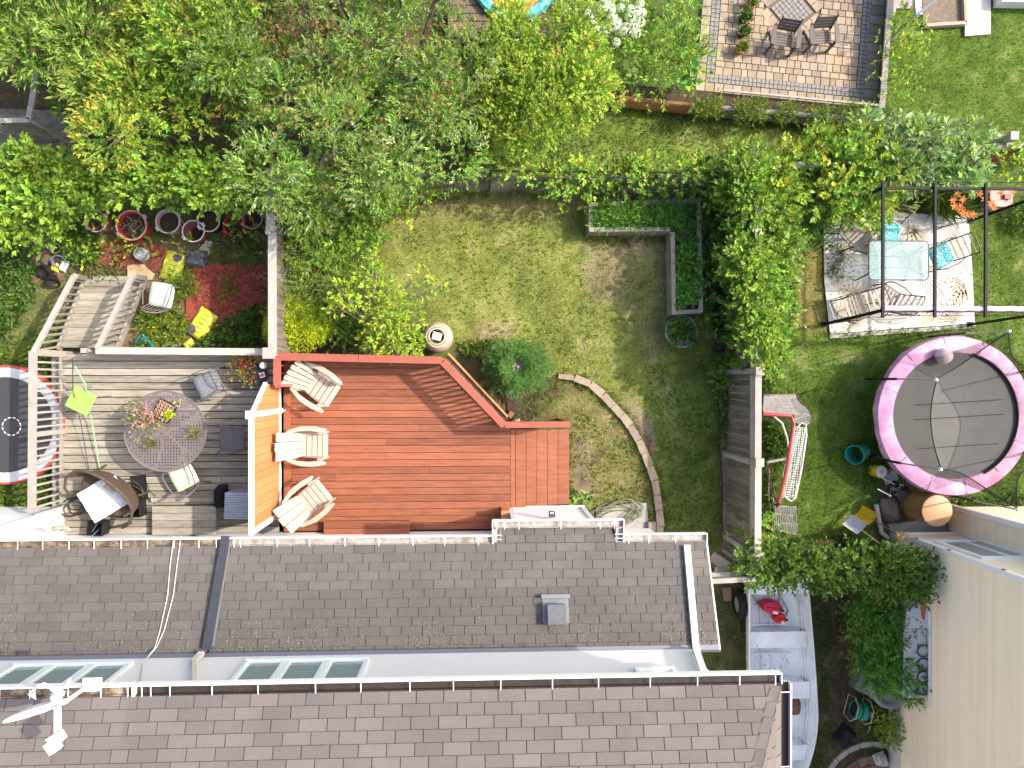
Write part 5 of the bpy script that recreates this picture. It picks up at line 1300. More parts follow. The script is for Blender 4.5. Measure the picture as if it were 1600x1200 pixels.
bag(172,762,.26,.16,R(-40),mat('cream_rag',(.48,.42,.34),.9,var=.3,vscale=20),'crumpled cream rag with tassels beside the white towel',name='rag',z=DZ+.50,h=.07,catg='cloth')
blk_h = mat('dark_hose', (.05,.045,.03), .5)
coil(W(122,790,DZ), .30, .28, 4, .012, blk_h, 'hose', 'dark hose loops on the deck left of the wicker loveseat', 'hose', seed=9, z0=DZ+.02)
coil(W(205,778,DZ), .42, .44, 4, .012, blk_h, 'hose', 'dark hose loops on the deck right of the wicker loveseat', 'hose', seed=14, z0=DZ+.02)
for (px_, py_, sx, sy, sz, rz, lb) in ((203,795,.36,.34,.3,.05,'black plastic crate with rods under the wicker loveseat'),(148,826,.28,.26,.3,-.1,'small black box at the gutter below the wicker loveseat')):
    p = W(px_, py_, DZ+sz); t = thing('crate', lb, 'crate', (p.x, p.y, DZ), rz)
    MB().box((0,0,.01),(sx,sy,.02)).build('bottom', M_black, t, world=False)
    for a, b, c, d in ((0,sy/2,sx,.015),(0,-sy/2,sx,.015),(sx/2,0,.015,sy),(-sx/2,0,.015,sy)): MB().box((a,b,sz/2+.01),(c+.01 if c>.1 else c,d if d<.1 else d-.02,sz)).build('side', M_black, t, world=False)
    for k in range(6 if 'rods' in lb else 2): MB().tube([(rnd.uniform(-.1,.1),rnd.uniform(-.1,.1),.03),(rnd.uniform(-.16,.16),rnd.uniform(-.16,.16),sz+.05)], .006, 5).build('rod', M_steel, t, world=False)
bp_ = MB().box((0,0,.01),(.6,.5,.02)).build('door_mat', M_rubber, world=False); bp_.location = (W(218,760,DZ).x, W(218,762,DZ).y, DZ+.002); tag(bp_, 'black rubber mat under the right side of the wicker loveseat', 'mat')
bp_.rotation_euler = (0,0,.1); bp_.scale = (.5,1,1)
# deck step by the house, bench
stp = W(288,805,DZ+.2); t = thing('wooden_step', 'weathered two plank high wooden step against the left house wall', 'step', (stp.x, -2.76, DZ))
for k in range(4): MB().box((0, .21-k*.143, .2), (1.24, .137, .035), None, .003).build('board', M_greywood, t, world=False)
MB().box((0, 0, .09), (1.2, .52, .18)).build('step_frame', M_greywoodv, t, world=False)
bl = MB().box((0,0,0),(1.3,.09,.12),None,.005).build('timber', M_greywoodv, world=False); bl.location = (W(288,781,DZ+.1).x, W(288,781,DZ+.1).y, DZ+.06); tag(bl, 'weathered timber lying behind the left wooden step', 'timber')
# ribbed storage box
bx = W(376,791,DZ+.5); t = thing('storage_box', 'light grey ribbed storage box beside the white framed screen', 'storage box', (bx.x, bx.y, DZ), R(-2))
mg_ = mat('pale_blue_grey_plastic', (.42,.43,.50), .5)
MB().box((0,0,.24),(.60,.52,.48)).build('box_body', mg_, t, world=False)
for k in range(11): MB().box((0,-.235+k*.047,.50),(.62,.036,.03),None,.006).build('rib', mg_, t, world=False)
bag(344,777,.20,.46,R(3),mat('black_fluff',(.02,.02,.022),.8,var=.4,vscale=30,bump=1,bscale=40),'black crumpled bag standing beside the grey ribbed box',name='garbage_bag',z=DZ+.02,h=.38)
# plant table with flower pot
pt_ = W(402,583,DZ+.55); t = thing('side_table', 'small round black side table in the deck corner by the red rail', 'table', (pt_.x-.02, pt_.y-.03, DZ))
MB().lathe([(.22,.53),(.235,.54),(.22,.555),(.001,.555)], 26).build('tabletop', M_black, t, world=False)
for k in range(3): MB().tube([(.05*math.cos(k*2.1),.05*math.sin(k*2.1),.53),(.2*math.cos(k*2.1),.2*math.sin(k*2.1),0)], .012, 6).build('leg', M_black, t, world=False)
potted(389,573,DZ+.2,.15,.26,M_black,'orange flowering potted plant in the deck corner by the red rail',[GM,GY,(.3,.25,.05)],150,.055,.4,.12,.10,.14,[(.65,.16,.05),(.7,.25,.08)])
gs = MB().lathe([(.001,0),(.06,.03),(.075,.08),(.06,.125),(.001,.15)], 18).build('globe', mat('grey_ball',(.50,.53,.54),.4), world=False, smooth=True); gs.location = (W(411,571,DZ+.65).x, W(411,571,DZ+.65).y, DZ+.56); tag(gs, 'light grey round globe on the small black side table', 'globe')
cn = thing('candle', 'red candle in a white square dish on the small black side table', 'candle', (W(409,586,DZ+.6).x, W(409,586,DZ+.6).y, DZ+.558))
MB().box((0,0,.01),(.10,.10,.02),(0,0,.3)).build('dish', M_white, cn, world=False); MB().lathe([(.03,.02),(.034,.07),(.001,.07)], 14).build('candle_body', M_red, cn, world=False, smooth=True)
# fitness trampoline on the far left
tpz = .45; tc = W(6,664,tpz); t = thing('mini_trampoline', 'small round trampoline with grey pad and red rim left of the grey deck', 'trampoline', (tc.x, tc.y, 0))
RR = 1.20
MB().lathe([(.001,tpz-.03),(RR*.80,tpz-.03)], 56).build('mat', mat('blue_black_mat',(.045,.046,.05),.7,var=.1), t, world=False)
MB().lathe([(RR*.79,tpz-.02),(RR*.82,tpz+.01),(RR*.95,tpz+.015)], 64).build('pad', mat('pale_lilac_pad',(.44,.44,.47),.6,var=.06), t, world=False, smooth=True)
MB().lathe([(RR*.95,tpz+.016),(RR*.985,tpz+.01),(RR*1.0,tpz-.03),(RR*1.0,tpz-.12)], 64).build('rim', mat('red_vinyl',(.36,.07,.06),.5), t, world=False, smooth=True)
for k in range(12):
    a0 = k*math.pi/6; pp = [(math.cos(a0+s)*q+.13, math.sin(a0+s)*q-.03, tpz-.026) for q, s in ((.165,.06),(.185,.06),(.185,.40),(.165,.40))]
    pp = [pp[0], pp[1]]+[(math.cos(a0+.23)*.188+.13, math.sin(a0+.23)*.188-.03, tpz-.026)]+[pp[2], pp[3]]+[(math.cos(a0+.23)*.168+.13, math.sin(a0+.23)*.168-.03, tpz-.026)]
    MB().poly(pp).build('printed_dash', M_white, t, world=False)
for k in range(6): a = k*math.pi/3+.3; MB().tube([(math.cos(a)*RR*.95,math.sin(a)*RR*.95,tpz-.03),(math.cos(a)*RR*.98,math.sin(a)*RR*.98,0)], .02, 6).build('leg', M_steel, t, world=False)

# ================================================================= TOP: neighbour deck piece behind the trees, pool, patio
t = thing('grey_platform', 'dark weathered deck platform with pale rail under the trees at top left', 'deck', W(60,210,.3))
for k in range(11):
    a = W(-60, 172+k*7.0, .35); b = W(140-abs(k-6)*3, 172+k*7.0+5, .35); MB().bar(a, b, .085, .03).build('deck_board', M_fence, t)
MB().bar(W(45,187,1.3), W(58,112,1.3), .09, .05).build('top_rail', M_palewood, t); MB().bar(W(-60,191,1.3), W(46,188,1.3), .09, .05).build('top_rail', M_palewood, t)
MB().bar(W(46,188,1.3), W(130,235,.2), .05, .05).build('brace', M_greywoodv, t)
for k in range(9): p = W(-30+k*9,190,1.28); MB().bar(p, (p.x,p.y+.0,.3), .03,.03).build('baluster', M_greywoodv, t)
t = thing('play_pool', 'round inflatable pool with turquoise rim and yellow inside at the top edge', 'pool', (*W(803,-18,.1)[:2], .36))
RP = .86
MB().lathe([(RP-.20,.10),(RP-.22,.02),(RP-.1,-.0),(RP,.04),(RP+.03,.10),(RP,.17),(RP-.09,.20),(RP-.17,.16),(RP-.20,.10)], 48).build('outer_ring', mat('turquoise_vinyl',(.07,.42,.42),.35,var=.3,vscale=9,col2=(.25,.65,.62),c2scale=9), t, world=False, smooth=True)
MB().lathe([(.001,.02),(RP-.2,.03)], 40).build('floor', mat('yellow_vinyl',(.75,.62,.05),.4,col2=(.25,.6,.12),c2scale=2.2,c2lo=.5,c2hi=.52), t, world=False)
MB().lathe([(RP-.34,.05),(RP-.27,.09),(RP-.2,.05)], 40).build('inner_ring', mat('orange_vinyl',(.70,.25,.04),.4), t, world=False, smooth=True)
P = pxpoly([(700,-60),(890,-60),(882,55),(855,58),(735,60)], .35); dkb = thing('brown_deck', 'dark brown board deck under the inflatable pool', 'deck', W(800,20,.3))
for k in range(10):
    a = W(700, -60+k*12.5, .34); b = W(882, -60+k*12.5, .34); MB().bar(a, b, .145, .03).build('deck_board', mat('dark_brown_board',(.14,.10,.08),.8,var=.3,stretch=(1,8,8)), dkb)

# patio with pavers
po = W(1085,143,0); pu = (W(1372,172,0)-po); LU = pu.length; pu.normalize(); pv = Vector((-pu.y, pu.x, 0))
ang = math.atan2(pu.y, pu.x)
pat = bpy.data.objects.new('paved_patio', MB().prism([(0,0),(LU,0),(LU,4.6),(0,4.6)], -.02, .035).mesh('paved_patio', M_joint)); C.objects.link(pat)
pat.location = (po.x, po.y, 0); pat.rotation_euler = (0,0,ang); pat['kind'] = 'structure'
ms = {}
def paver(x, y, w, h, z=.035, m=M_paver, rz=0, nm='paver'):
    k = (round(w,3), round(h,3), m.name)
    if k not in ms: ms[k] = MB().box((0,0,.015),(w-.012,h-.012,.03),None,.005).mesh(nm, m)
    inst(nm, ms[k], (x, y, z+rnd.uniform(-.003,.003)), pat, (0,0,rz))
vmax = 2.45; x = 0; 
y = .0; k = 0
x = .1
while x < LU-.1: paver(x, .1, .2, .2); x += .2            # outer row
y = .3
while y < vmax: paver(.1, y, .2, .2); y += .2
cob = MB(); s = .092
def cobb(x, y, rz=0): cob.box((x, y, .048+rnd.uniform(-.003,.003)), (s-.012, s-.012, .028), (0,0,rz))
for r_ in range(2):
    x = .25
    while x < LU-.55: cobb(x, .25+r_*s); x += s
    y = .25+2*s
    while y < 4.0: cobb(.25+r_*s, y); y += s
    y = .25
    while y < 4.0: cobb(LU-.50+r_*s, y); y += s
dcx, dcy = (W(1235,18,0)-po).dot(pu), (W(1235,18,0)-po).dot(pv)
for i in range(-3, 4):
    for j in range(-3, 4): 
        a = math.pi/4-ang*0; cx = dcx+(i*math.cos(a)-j*math.sin(a))*s; cy = dcy+(i*math.sin(a)+j*math.cos(a))*s; cobb(cx, cy, a)
cob.build('cobble_border', M_cobble, pat, world=False, kind='stuff')
for i in range(-4, 5):                                     # diamond ring of big pavers
    for j in (-1, 1):
        a = math.pi/4; ox = i*.12*1.0
for i in range(4):
    for (ii, jj) in ((-1.5+i, -2.5), (-1.5+i, 2.5), (-2.5, -1.5+i), (2.5, -1.5+i)):
        a = math.pi/4; q = .19; cx = dcx+(ii*math.cos(a)-jj*math.sin(a))*q; cy = dcy+(ii*math.sin(a)+jj*math.cos(a))*q
        if cy < 3: paver(cx, cy, q, q, rz=a)
y = .25+2*s-.046+.075; row = 0; cnt = 0
while y < vmax:
    x = .25+2*s-.046; hh = (.17,.13,.17,.2)[row % 4]
    while x < LU-.62:
        w = rnd.choice([.17,.13,.2,.2]); 
        if x+w > LU-.55: w = max(.08, LU-.55-x)
        if abs(x+w/2-dcx)+abs(y-dcy) > .62: paver(x+w/2, y, round(w,2), hh); cnt += 1
        x += w
    y += hh/2+(.17,.13,.17,.2)[(row+1) % 4]/2; row += 1
y = .3
while y < vmax: paver(LU-.22, y, .3, .2, rz=.0); y += .2
# brown slatted chairs on the patio
def slat_chair(label, px_, py_, z, rz, m, grp=None):
    p = W(px_, py_, z+.45); t = thing('slat_chair', label, 'chair', (p.x, p.y, z), rz, grp)
    for k in range(5): MB().box((0, .16-k*.085, .38-.0*k), (.52, .074, .02), (.08,0,0), .004).build('seat_slat', m, t, world=False)
    for k in range(4): 
        MB().box((0, .26+k*.035, .48+k*.095), (.50, .022, .085), (-.32,0,0), .004).build('back_slat', m, t, world=False)
    for sx in (-1, 1):
        MB().bar((sx*.29,-.30,.0),(sx*.29,-.26,.56),.09,.03,up=(1,0,0)).build('front_leg', m, t, world=False)
        MB().bar((sx*.26,.42,.0),(sx*.26,-.24,.34),.09,.03,up=(1,0,0)).build('rear_leg', m, t, world=False)
        MB().prism([(sx*.26,-.34),(sx*.37,-.32),(sx*.38,.1),(sx*.32,.34),(sx*.27,.34)], .56, .585).build('arm', m, t, world=False)
        MB().bar((sx*.24,.20,.36),(sx*.24,.40,.86),.05,.03,up=(1,0,0)).build('back_post', m, t, world=False)
    t.scale = (.84,.66,.80); return t
slat_chair('left one of two dark slatted patio chairs on the tan pavers', 1229, 56, .07, R(-8), M_brownplastic, 'dark slatted chairs on the paved patio')
slat_chair('right one of two dark slatted patio chairs on the tan pavers', 1288, 52, .07, R(4), M_brownplastic, 'dark slatted chairs on the paved patio')
potted(1160,73,.06,.13,.2,terr,'potted plant in a terracotta pot, southernmost of the row on the patio',[GL,GM,GY],60,.06,.5,.045,.05,.07)
potted(1163,48,.06,.11,.18,M_black,'potted plant in a black pot just above the terracotta pot',[GM,GL],45,.06,.5,.04,.05,.07)
potted(1166,24,.06,.12,.2,M_black,'potted plant in a black pot, second from the top edge',[GL,GM],50,.06,.5,.045,.05,.07)
potted(1174,3,.06,.12,.2,terr,'potted plant in a clay pot at the very top edge of the patio',[GL,GM],50,.06,.5,.045,.05,.07)
# long wooden planter south of the patio
lpn = thing('long_planter', 'long low wooden planter box of leafy plants along the patio edge', 'planter', W(1160,180,0))
zt_ = .5; q = [W(956,152,zt_), W(1130,170,zt_), W(1372,190,zt_)]
MB().bar(q[0]-Vector((0,0,.22)), q[1]-Vector((0,0,.22)), .04, .42).build('side_board', M_orange, lpn); MB().bar(q[1]-Vector((0,0,.22)), q[2]-Vector((0,0,.22)), .04, .42).build('side_board', M_greywoodv, lpn)
MB().bar(q[1]+Vector((0,.03,0)), q[2]+Vector((0,.03,0)), .07, .03).build('cap_board', M_greywoodv, lpn); MB().bar(q[0]+Vector((0,.02,.0)), q[1]+Vector((0,.02,.0)), .06, .03).build('cap_board', M_brownwood, lpn)
MB().bar(q[1]+Vector((0,.38,-.0)), q[2]+Vector((0,.34,0)), .04, .04).build('cap_board', M_greywoodv, lpn); MB().bar(q[2]+Vector((0,0,0)), q[2]+Vector((.02,.36,0)), .04, .05).build('cap_board', M_greywoodv, lpn)
MB().prism([tuple((q[0]+Vector((.03,.05,0)))[:2]), tuple((q[2]+Vector((-.03,.04,0)))[:2]), tuple((q[2]+Vector((-.03,.33,0)))[:2]), tuple((q[0]+Vector((.03,.35,0)))[:2])], .02, .38).build('soil', M_soil, lpn)
for k, (xa, xb) in enumerate(((1080,1130),(1140,1205),(1215,1245),(1262,1300),(1310,1345),(1345,1370))):
    n = int((xb-xa)*4.2); c0 = W((xa+xb)/2, 170+(xa-1085)*.055, .6); P = np.column_stack([rng.uniform(c0.x-(xb-xa)/74*.42,c0.x+(xb-xa)/74*.42,n), rng.uniform(c0.y-.17,c0.y+.2,n), .38+rng.random(n)*.3]); D = rng.normal(0,1,(n,3)); D[:,2] = abs(D[:,2])+.3
    tag(npmesh('leafy_plant', *sprays(P, D, .16, 6, .055, .4, pal(n,[GL,GV,GM]), GY, .5), M_leaf), ['leafy plant at the left end of the long planter','broad bushy plant in the long planter left of its middle','small plant at the middle of the long planter','leafy plant in the long planter below the right dark chair','loose leafy plant near the right end of the long planter','small plant in the corner of the long planter'][k], 'plant')
# timber edge right of patio + fence strip
tt_ = thing('timber_wall', 'low dark timber wall along the right side of the paved patio', 'wall', W(1380,100,0))
for k in range(3): MB().bar(W(1372,190,.1+k*.14)+Vector((.06,.0,0)), W(1392,0,.1+k*.14)+Vector((.06,1.0,0)), .09, .135).build('timber', M_fence, tt_)
MB().bar(W(1372,190,.5)+Vector((.06,0,0)), W(1392,0,.5)+Vector((.06,1.0,0)), .12, .035).build('cap_board', M_greywoodv, tt_)
patch_sheet('dirt_strip', [(1352,30),(1380,30),(1372,165),(1348,165)], mat('dirt',(.16,.125,.09),.95,var=.35,vscale=14,bump=.5), z=.045, hgt=.01)
# path slab, garden frame at the top right
slab_([(1508,-60),(1548,-60),(1548,53),(1508,56)], .0, .05, mat('pale_slab',(.50,.46,.38),.9,var=.1,bump=.2), 'path_slab', 'pale concrete path slab in the lawn at top right', 'slab')
gb_ = thing('garden_bed', 'small soil bed framed by tan timbers at the top right', 'garden bed', W(1475,20,0))
MB().bar(W(1445,41,.1), W(1508,37,.1), .07, .12).build('timber', M_edgestone, gb_); MB().bar(W(1507,36,.1), W(1503,-60,.1), .07, .12).build('timber', M_edgestone, gb_)
MB().prism(pxpoly([(1440,-60),(1503,-60),(1504,36),(1442,40)], .06), .0, .06).build('soil', mat('dirt',(.16,.125,.09)), gb_)
wb = thing('white_step_box', 'white panelled box step at the top right corner', 'step', W(1590,0,.2)); MB().box((W(1585,-14,.3).x+.5,W(1585,-14,.3).y,.15),(1.5,.42,.3),None,.01).build('box_body', M_siding, wb); MB().box((W(1585,-14,.3).x+.5,W(1585,-14,.3).y,.315),(1.56,.48,.03)).build('tread', M_white, wb)
gsd = thing('garden_shed_corner', 'grey corner of a metal frame beside the gravel at the top edge', 'shed', W(1440,-10,.5))
MB().slab([W(1424,-60,.9),W(1432,22,.9),W(1441,22,.9),W(1436,-60,.9)], .06).build('panel', M_steel, gsd); MB().bar(W(1432,24,.9),W(1462,0,1.1),.05,.05).build('rail', M_steel, gsd); MB().bar(W(1432,24,.9),(W(1432,24,.9).x,W(1432,24,.9).y,0),.05,.05).build('post', M_steel, gsd)
patch_sheet('gravel', [(1374,-60),(1425,-60),(1418,18),(1374,26)], mat('gravel_mat',(.30,.27,.25),.95,var=.35,vscale=40,bump=1,bscale=60,fine=.3,fscale=45), z=.03, hgt=.01)
# ================================================================= RIGHT YARD: rug, table, frame
def sheet_mat():
    return mat('outdoor_rug', (.47,.45,.43), .9, var=.06, vscale=10, col2=(.36,.34,.32), c2scale=5, c2lo=.5, c2hi=.7, fine=.05)
rug = thing('outdoor_rug', 'pale outdoor rug printed with tan and grey palm leaves under the glass table', 'rug', W(1400,430,.02))
rp_ = pxpoly([(1287,350),(1300,340),(1400,332),(1513,338),(1519,420),(1523,505),(1400,514),(1297,522),(1288,440)], .03)
MB().prism(rp_, .022, .034).build('cloth', sheet_mat(), rug)
fr1 = MB(); fr2 = MB()
def frond(mb, c, a, L, n=11, w=.03, spread=.9):
    for k in range(n):
        f = (k-(n-1)/2)/((n-1)/2); th = a+f*spread; l = L*(1-.35*abs(f)); base = Vector(c); d = Vector((math.cos(th), math.sin(th), 0)); s = Vector((-d.y, d.x, 0))*w*.5; ben = s*4*f
        p0 = base+d*.04; p1 = base+d*l*.5+ben*.3; p2 = base+d*l+ben
        if inpoly(np.array([p2.x]), np.array([p2.y]), rp_)[0] and inpoly(np.array([p1.x]), np.array([p1.y]), rp_)[0]:
            mb.poly([tuple(p0[:2])+(.0375+.0,), tuple((p1-s)[:2])+(.0375,), tuple(p2[:2])+(.0375,), tuple((p1+s)[:2])+(.0375,)])
for (px_, py_, a, L) in ((1440,360,4.2,.5),(1508,440,4.0,.6),(1505,380,3.6,.5),(1330,470,1.2,.6),(1310,400,.2,.5),(1490,510,2.1,.75),(1340,515,1.9,.6),(1300,450,1.0,.6),(1420,350,5.2,.5),(1460,505,2.7,.55),(1310,500,.9,.7),(1380,350,4.6,.5),(1515,470,3.1,.6),(1350,380,-.5,.5)): frond(fr1, W(px_,py_,.03), a, L, 9, .05)
for (px_, py_, a, L) in ((1340,390,.1,.9),(1345,430,-.2,.85),(1350,500,.2,.9),(1440,495,3.4,.9),(1480,470,3.2,.8),(1400,370,4.9,.7),(1380,510,1.4,.7),(1500,350,3.3,.7),(1320,360,-.8,.6),(1420,500,2.0,.6),(1515,430,3.0,.8),(1300,380,-.3,.7),(1440,420,5.6,.8),(1500,500,2.6,.7)): frond(fr2, W(px_,py_,.03), a, L, 15, .017, 1.1)
fr1.build('printed_fronds', mat('tan_print',(.40,.34,.24),.9,var=.1), rug, kind='stuff'); fr2.build('printed_fronds', mat('grey_print_2',(.24,.22,.22),.9), rug, kind='stuff')
slab_([(1297,523),(1525,506),(1525,512),(1297,529)], .0, .03, M_concrete, 'rug_curb', 'thin concrete strip along the lower edge of the palm print rug', 'kerb')
gx_, gy_ = W(1404,407,.72), None
gt_ = thing('glass_table', 'rectangular frosted glass table with thin bronze rim on the rug', 'table', (gx_.x, gx_.y, .03))
def rrect(w, l, r, n=5):
    P = []
    for cx, cy, a0 in ((w/2-r,l/2-r,0),(-w/2+r,l/2-r,math.pi/2),(-w/2+r,-l/2+r,math.pi),(w/2-r,-l/2+r,1.5*math.pi)):
        for k in range(n+1): a = a0+k*math.pi/2/n; P.append((cx+r*math.cos(a), cy+r*math.sin(a)))
    return P
gw, gl = 1.26, .80; gm = bpy.data.materials.new('frosted_glass'); gm.use_nodes = True; N = gm.node_tree.nodes; Lk = gm.node_tree.links; b = N['Principled BSDF']; b.inputs['Base Color'].default_value = (.22,.36,.37,1); b.inputs['Roughness'].default_value = .08; b.inputs['Specular IOR Level'].default_value = .8
tr2 = N.new('ShaderNodeBsdfTransparent'); tr2.inputs[0].default_value = (.86,.94,.95,1); mx = N.new('ShaderNodeMixShader'); mx.inputs[0].default_value = .38; Lk.new(tr2.outputs[0], mx.inputs[1]); Lk.new(b.outputs[0], mx.inputs[2]); Lk.new(mx.outputs[0], N['Material Output'].inputs['Surface'])
MB().prism(rrect(gw, gl, .09), .695, .702).build('glass_top', gm, gt_, world=False)
MB().tube([(x, y, .70) for x, y in rrect(gw, gl, .09)], .011, 6, closed=True).build('rim', M_brown, gt_, world=False)
for sx in (-1,1):
    for sy in (-1,1): MB().tube([(sx*.56,sy*.33,.69),(sx*.34,sy*.12,.5),(sx*.42,sy*.22,.25),(sx*.54,sy*.32,0)], .014, 6).build('leg', M_brown, gt_, world=False)
MB().tube([(-.34,.12,.5),(.34,.12,.5),(.34,-.12,.5),(-.34,-.12,.5)], .010, 6, closed=True).build('stretcher', M_brown, gt_, world=False)
M_bronze = mat('bronze_tube', (.09,.065,.055), .5)
M_slatb = mat('taupe_slat', (.24,.19,.16), .7, objvar=.1)
def strap_chair(label, px_, py_, rz, cm=None, slat=None, lying=False):
    p = W(px_, py_, .5); t = thing('garden_chair', label, 'chair', (p.x, p.y, .035), rz); slat = slat or M_bronze
    for sy in (-1,1):
        MB().tube([(.24,sy*.24,0),(.22,sy*.24,.40),(.20,sy*.23,.42),(-.20,sy*.22,.40),(-.42,sy*.22,.92)], .013, 6).build('side_frame', M_bronze, t, world=False)
        MB().tube([(-.16,sy*.22,.41),(-.30,sy*.24,0)], .013, 6).build('leg', M_bronze, t, world=False)
        MB().tube([(-.30,sy*.23,.64),(-.1,sy*.28,.64),(.14,sy*.28,.62),(.22,sy*.25,.58),(.22,sy*.24,.40)], .014, 6).build('arm', M_bronze if cm is None else M_slatb, t, world=False)
    MB().tube([(-.42,-.22,.92),(-.43,-.12,.95),(-.43,.12,.95),(-.42,.22,.92)], .013, 6).build('top_rail', M_bronze, t, world=False)
    for k in range(4): f = .18+k*.23; MB().bar((-.20-.22*f,-.22,.40+.52*f),(-.20-.22*f,.22,.40+.52*f),.04 if slat is not M_bronze else .02,.012).build('back_slat', slat, t, world=False)
    for k in range(5): MB().bar((-.17+k*.085,-.22,.415),(-.17+k*.085,.22,.415),.055,.012).build('seat_slat', slat, t, world=False)
    if cm:
        c = cushion(.48,.46,.07).build('cushion', cm, t, world=False, smooth=True); c.location = (.02,0,.42)
    return t
teal = pattern_mat('teal_medallion', (.06,.36,.38), (.02,.20,.24), (.62,.72,.72), 9, ring=True)
strap_chair('garden chair with teal medallion cushion pushed under the top of the glass table', 1392, 362, R(-97), teal)
strap_chair('garden chair with teal medallion cushion at the right end of the glass table', 1474, 398, R(205), teal)
strap_chair('folded brown slatted chair at the top left corner of the rug', 1334, 362, R(-48), None, M_slatb)
strap_chair('brown slatted chair at the lower left of the glass table', 1390, 466, R(150), None, M_slatb)
strap_chair('low brown slatted chair half over the print at the left below the glass table', 1338, 478, R(200), None, mat('tan_slat',(.42,.35,.26),.8))
# black pergola frame
fz = 2.3; fr = thing('canopy_frame', 'black metal canopy frame with rolled pink fabric over the rug', 'canopy frame', W(1450,400,0))
x0, x1 = W(1377,400,fz).x, W(1650,400,fz).x; y0, y1 = W(1400,486,fz).y, W(1400,294,fz).y
MB().bar((x0,y1,fz),(x1,y1+.02,fz),.05,.05).build('top_beam', M_powder, fr); MB().bar((x0,y0,fz-.02),(x1,y0+.02,fz-.02),.05,.05).build('top_beam', M_powder, fr)
for x in (W(1377,400,fz).x, W(1458,400,fz).x, W(1537,400,fz).x, x1): MB().bar((x,y0-.12,fz+.05),(x-.0,y1+.1,fz+.05),.045,.045).build('cross_beam', M_powder, fr)
for (x, y) in ((x0,y0),(x0,y1),(x1,y0),(x1,y1)): 
    sx = .10 if x == x0 else -.05
    MB().bar((x,y,fz-.02),(x+sx*.6,y-.06,.0),.05,.05).build('leg', M_powder, fr); MB().box((x+sx*.6,y-.06,.045),(.12,.12,.012)).build('foot_plate', M_powder, fr)
ft = MB(); xx = x0+.04; 
for i in range(20): pass
MB().tube([(x0+.05+i*(x1-x0-.1)/24, y0+.05+.006*math.sin(i*2.2), fz+.0+.006*math.sin(i*1.3)) for i in range(25)], .05, 10).build('rolled_fabric', mat('pink_fabric',(.58,.42,.56),.7,var=.08), fr, smooth=True)
for yy_, zz_ in ((y0-.07, fz-.05),(y1+.13, fz+.03)): MB().tube([(x0, yy_, zz_),(x0+(x1-x0)/2, yy_, zz_-.05),(x1, yy_, zz_)], .004, 4).build('guide_wire', M_powder, fr)
MB().tube([(x0-.2,y0,fz-.05),(x0-.2,y1,fz-.05)], .003, 4).build('guide_wire', M_powder, fr)
for i in range(4): MB().box((x0+.2+i*.55, y0-.07, fz-.07),(.05,.02,.03)).build('hook', M_powder, fr)
# lily, grasses
lil = thing('daylily', 'orange daylilies in bloom at the top right of the rug', 'flowering plant', W(1515,325,0))
c0 = W(1500,318,.5); n = 60; P = np.column_stack([rng.normal(c0.x,.20,n), rng.normal(c0.y,.14,n), rng.random(n)*.12]); D = np.column_stack([rng.normal(0,.7,(n,2)), np.ones(n)])
npmesh('leaves', *leaf_arrays(P, D, rng.normal(0,1,(n,3)), np.full(n,.55), np.full(n,.028), pal(n,[GM,GV,GL])), M_leaf, lil)
fl_ = []
for (px_, py_) in ((1497,302),(1487,313),(1503,312),(1497,327),(1505,332),(1514,333),(1491,322),(1529,302),(1543,297),(1564,302),(1583,299),(1549,318),(1522,335),(1540,310),(1500,322),(1553,327)):
    p = W(px_+rnd.uniform(-2,2), py_+rnd.uniform(-2,2), .75); a = np.arange(6)*math.pi/3+rnd.random()
    D = np.stack([np.cos(a), np.sin(a), np.full(6,.25)],1); fl_.append(leaf_arrays(np.tile(np.array(p),(6,1)), D, np.tile([0,0,1.],(6,1)), np.full(6,.10), np.full(6,.045), pal(6,[(.75,.20,.05),(.72,.26,.07)],jit=.08)))
npmesh('flowers', *cat(fl_), M_leaf, lil, 'stuff')
gr_ = thing('ornamental_grass', 'arching long leaved grass clump above the glass table', 'plant', W(1462,312,0))
c0 = W(1462,306,.2); n = 190; a = rng.uniform(math.pi*.85, math.pi*2.1, n); P = np.column_stack([rng.normal(c0.x+.1,.10,n), rng.normal(c0.y+.05,.08,n), rng.random(n)*.15+.1]); D = np.stack([np.cos(a)*.9, np.sin(a)*.8, rng.uniform(.15,.9,n)],1)
npmesh('blades', *leaf_arrays(P, D, np.tile([0,0,1.],(n,1)), rng.uniform(.35,.75,n), np.full(n,.022), pal(n,[GL,GM,(.22,.30,.06)])), M_leaf, gr_)
# box by the lilies
t = thing('wooden_box', 'pale open wooden box behind the daylilies', 'box', W(1565,312,0)); MB().box((W(1565,308,.3).x,W(1565,308,.3).y,.15),(.5,.4,.3)).build('box_body', mat('pinkish_wood',(.40,.28,.24),.8,var=.2), t); MB().box((W(1565,308,.3).x+.1,W(1565,308,.3).y,.33),(.14,.1,.06)).build('bottle', M_red, t)

# ---- big trampoline
TC = W(1492,650,.85); TZ2 = .85; RO = 1.64; RI = 1.31
tb = thing('trampoline', 'big round trampoline with pink pad and black safety net', 'trampoline', (TC.x, TC.y, 0))
MB().lathe([(.001,TZ2-.03),(RI*.5,TZ2-.035),(RI,TZ2-.02)], 64).build('mat', M_mat, tb, world=False)
nseg = 96; P = []
for i in range(nseg):
    a = 2*math.pi*i/nseg; w_ = .012*math.sin(a*9)+.008*math.sin(a*23)
    for (r, z) in ((RI-.02,TZ2-.03),(RI,TZ2+.015),(RI+.08,TZ2+.035+w_),(RO-.12,TZ2+.035-w_),(RO-.02,TZ2+.015),(RO+.01+w_*.6,TZ2-.05),(RO+.005+w_,TZ2-.13)): P.append((r*math.cos(a), r*math.sin(a), z))
MB().quadgrid(P, nseg, 7, cu=True).build('pad', M_pink, tb, world=False, smooth=True)
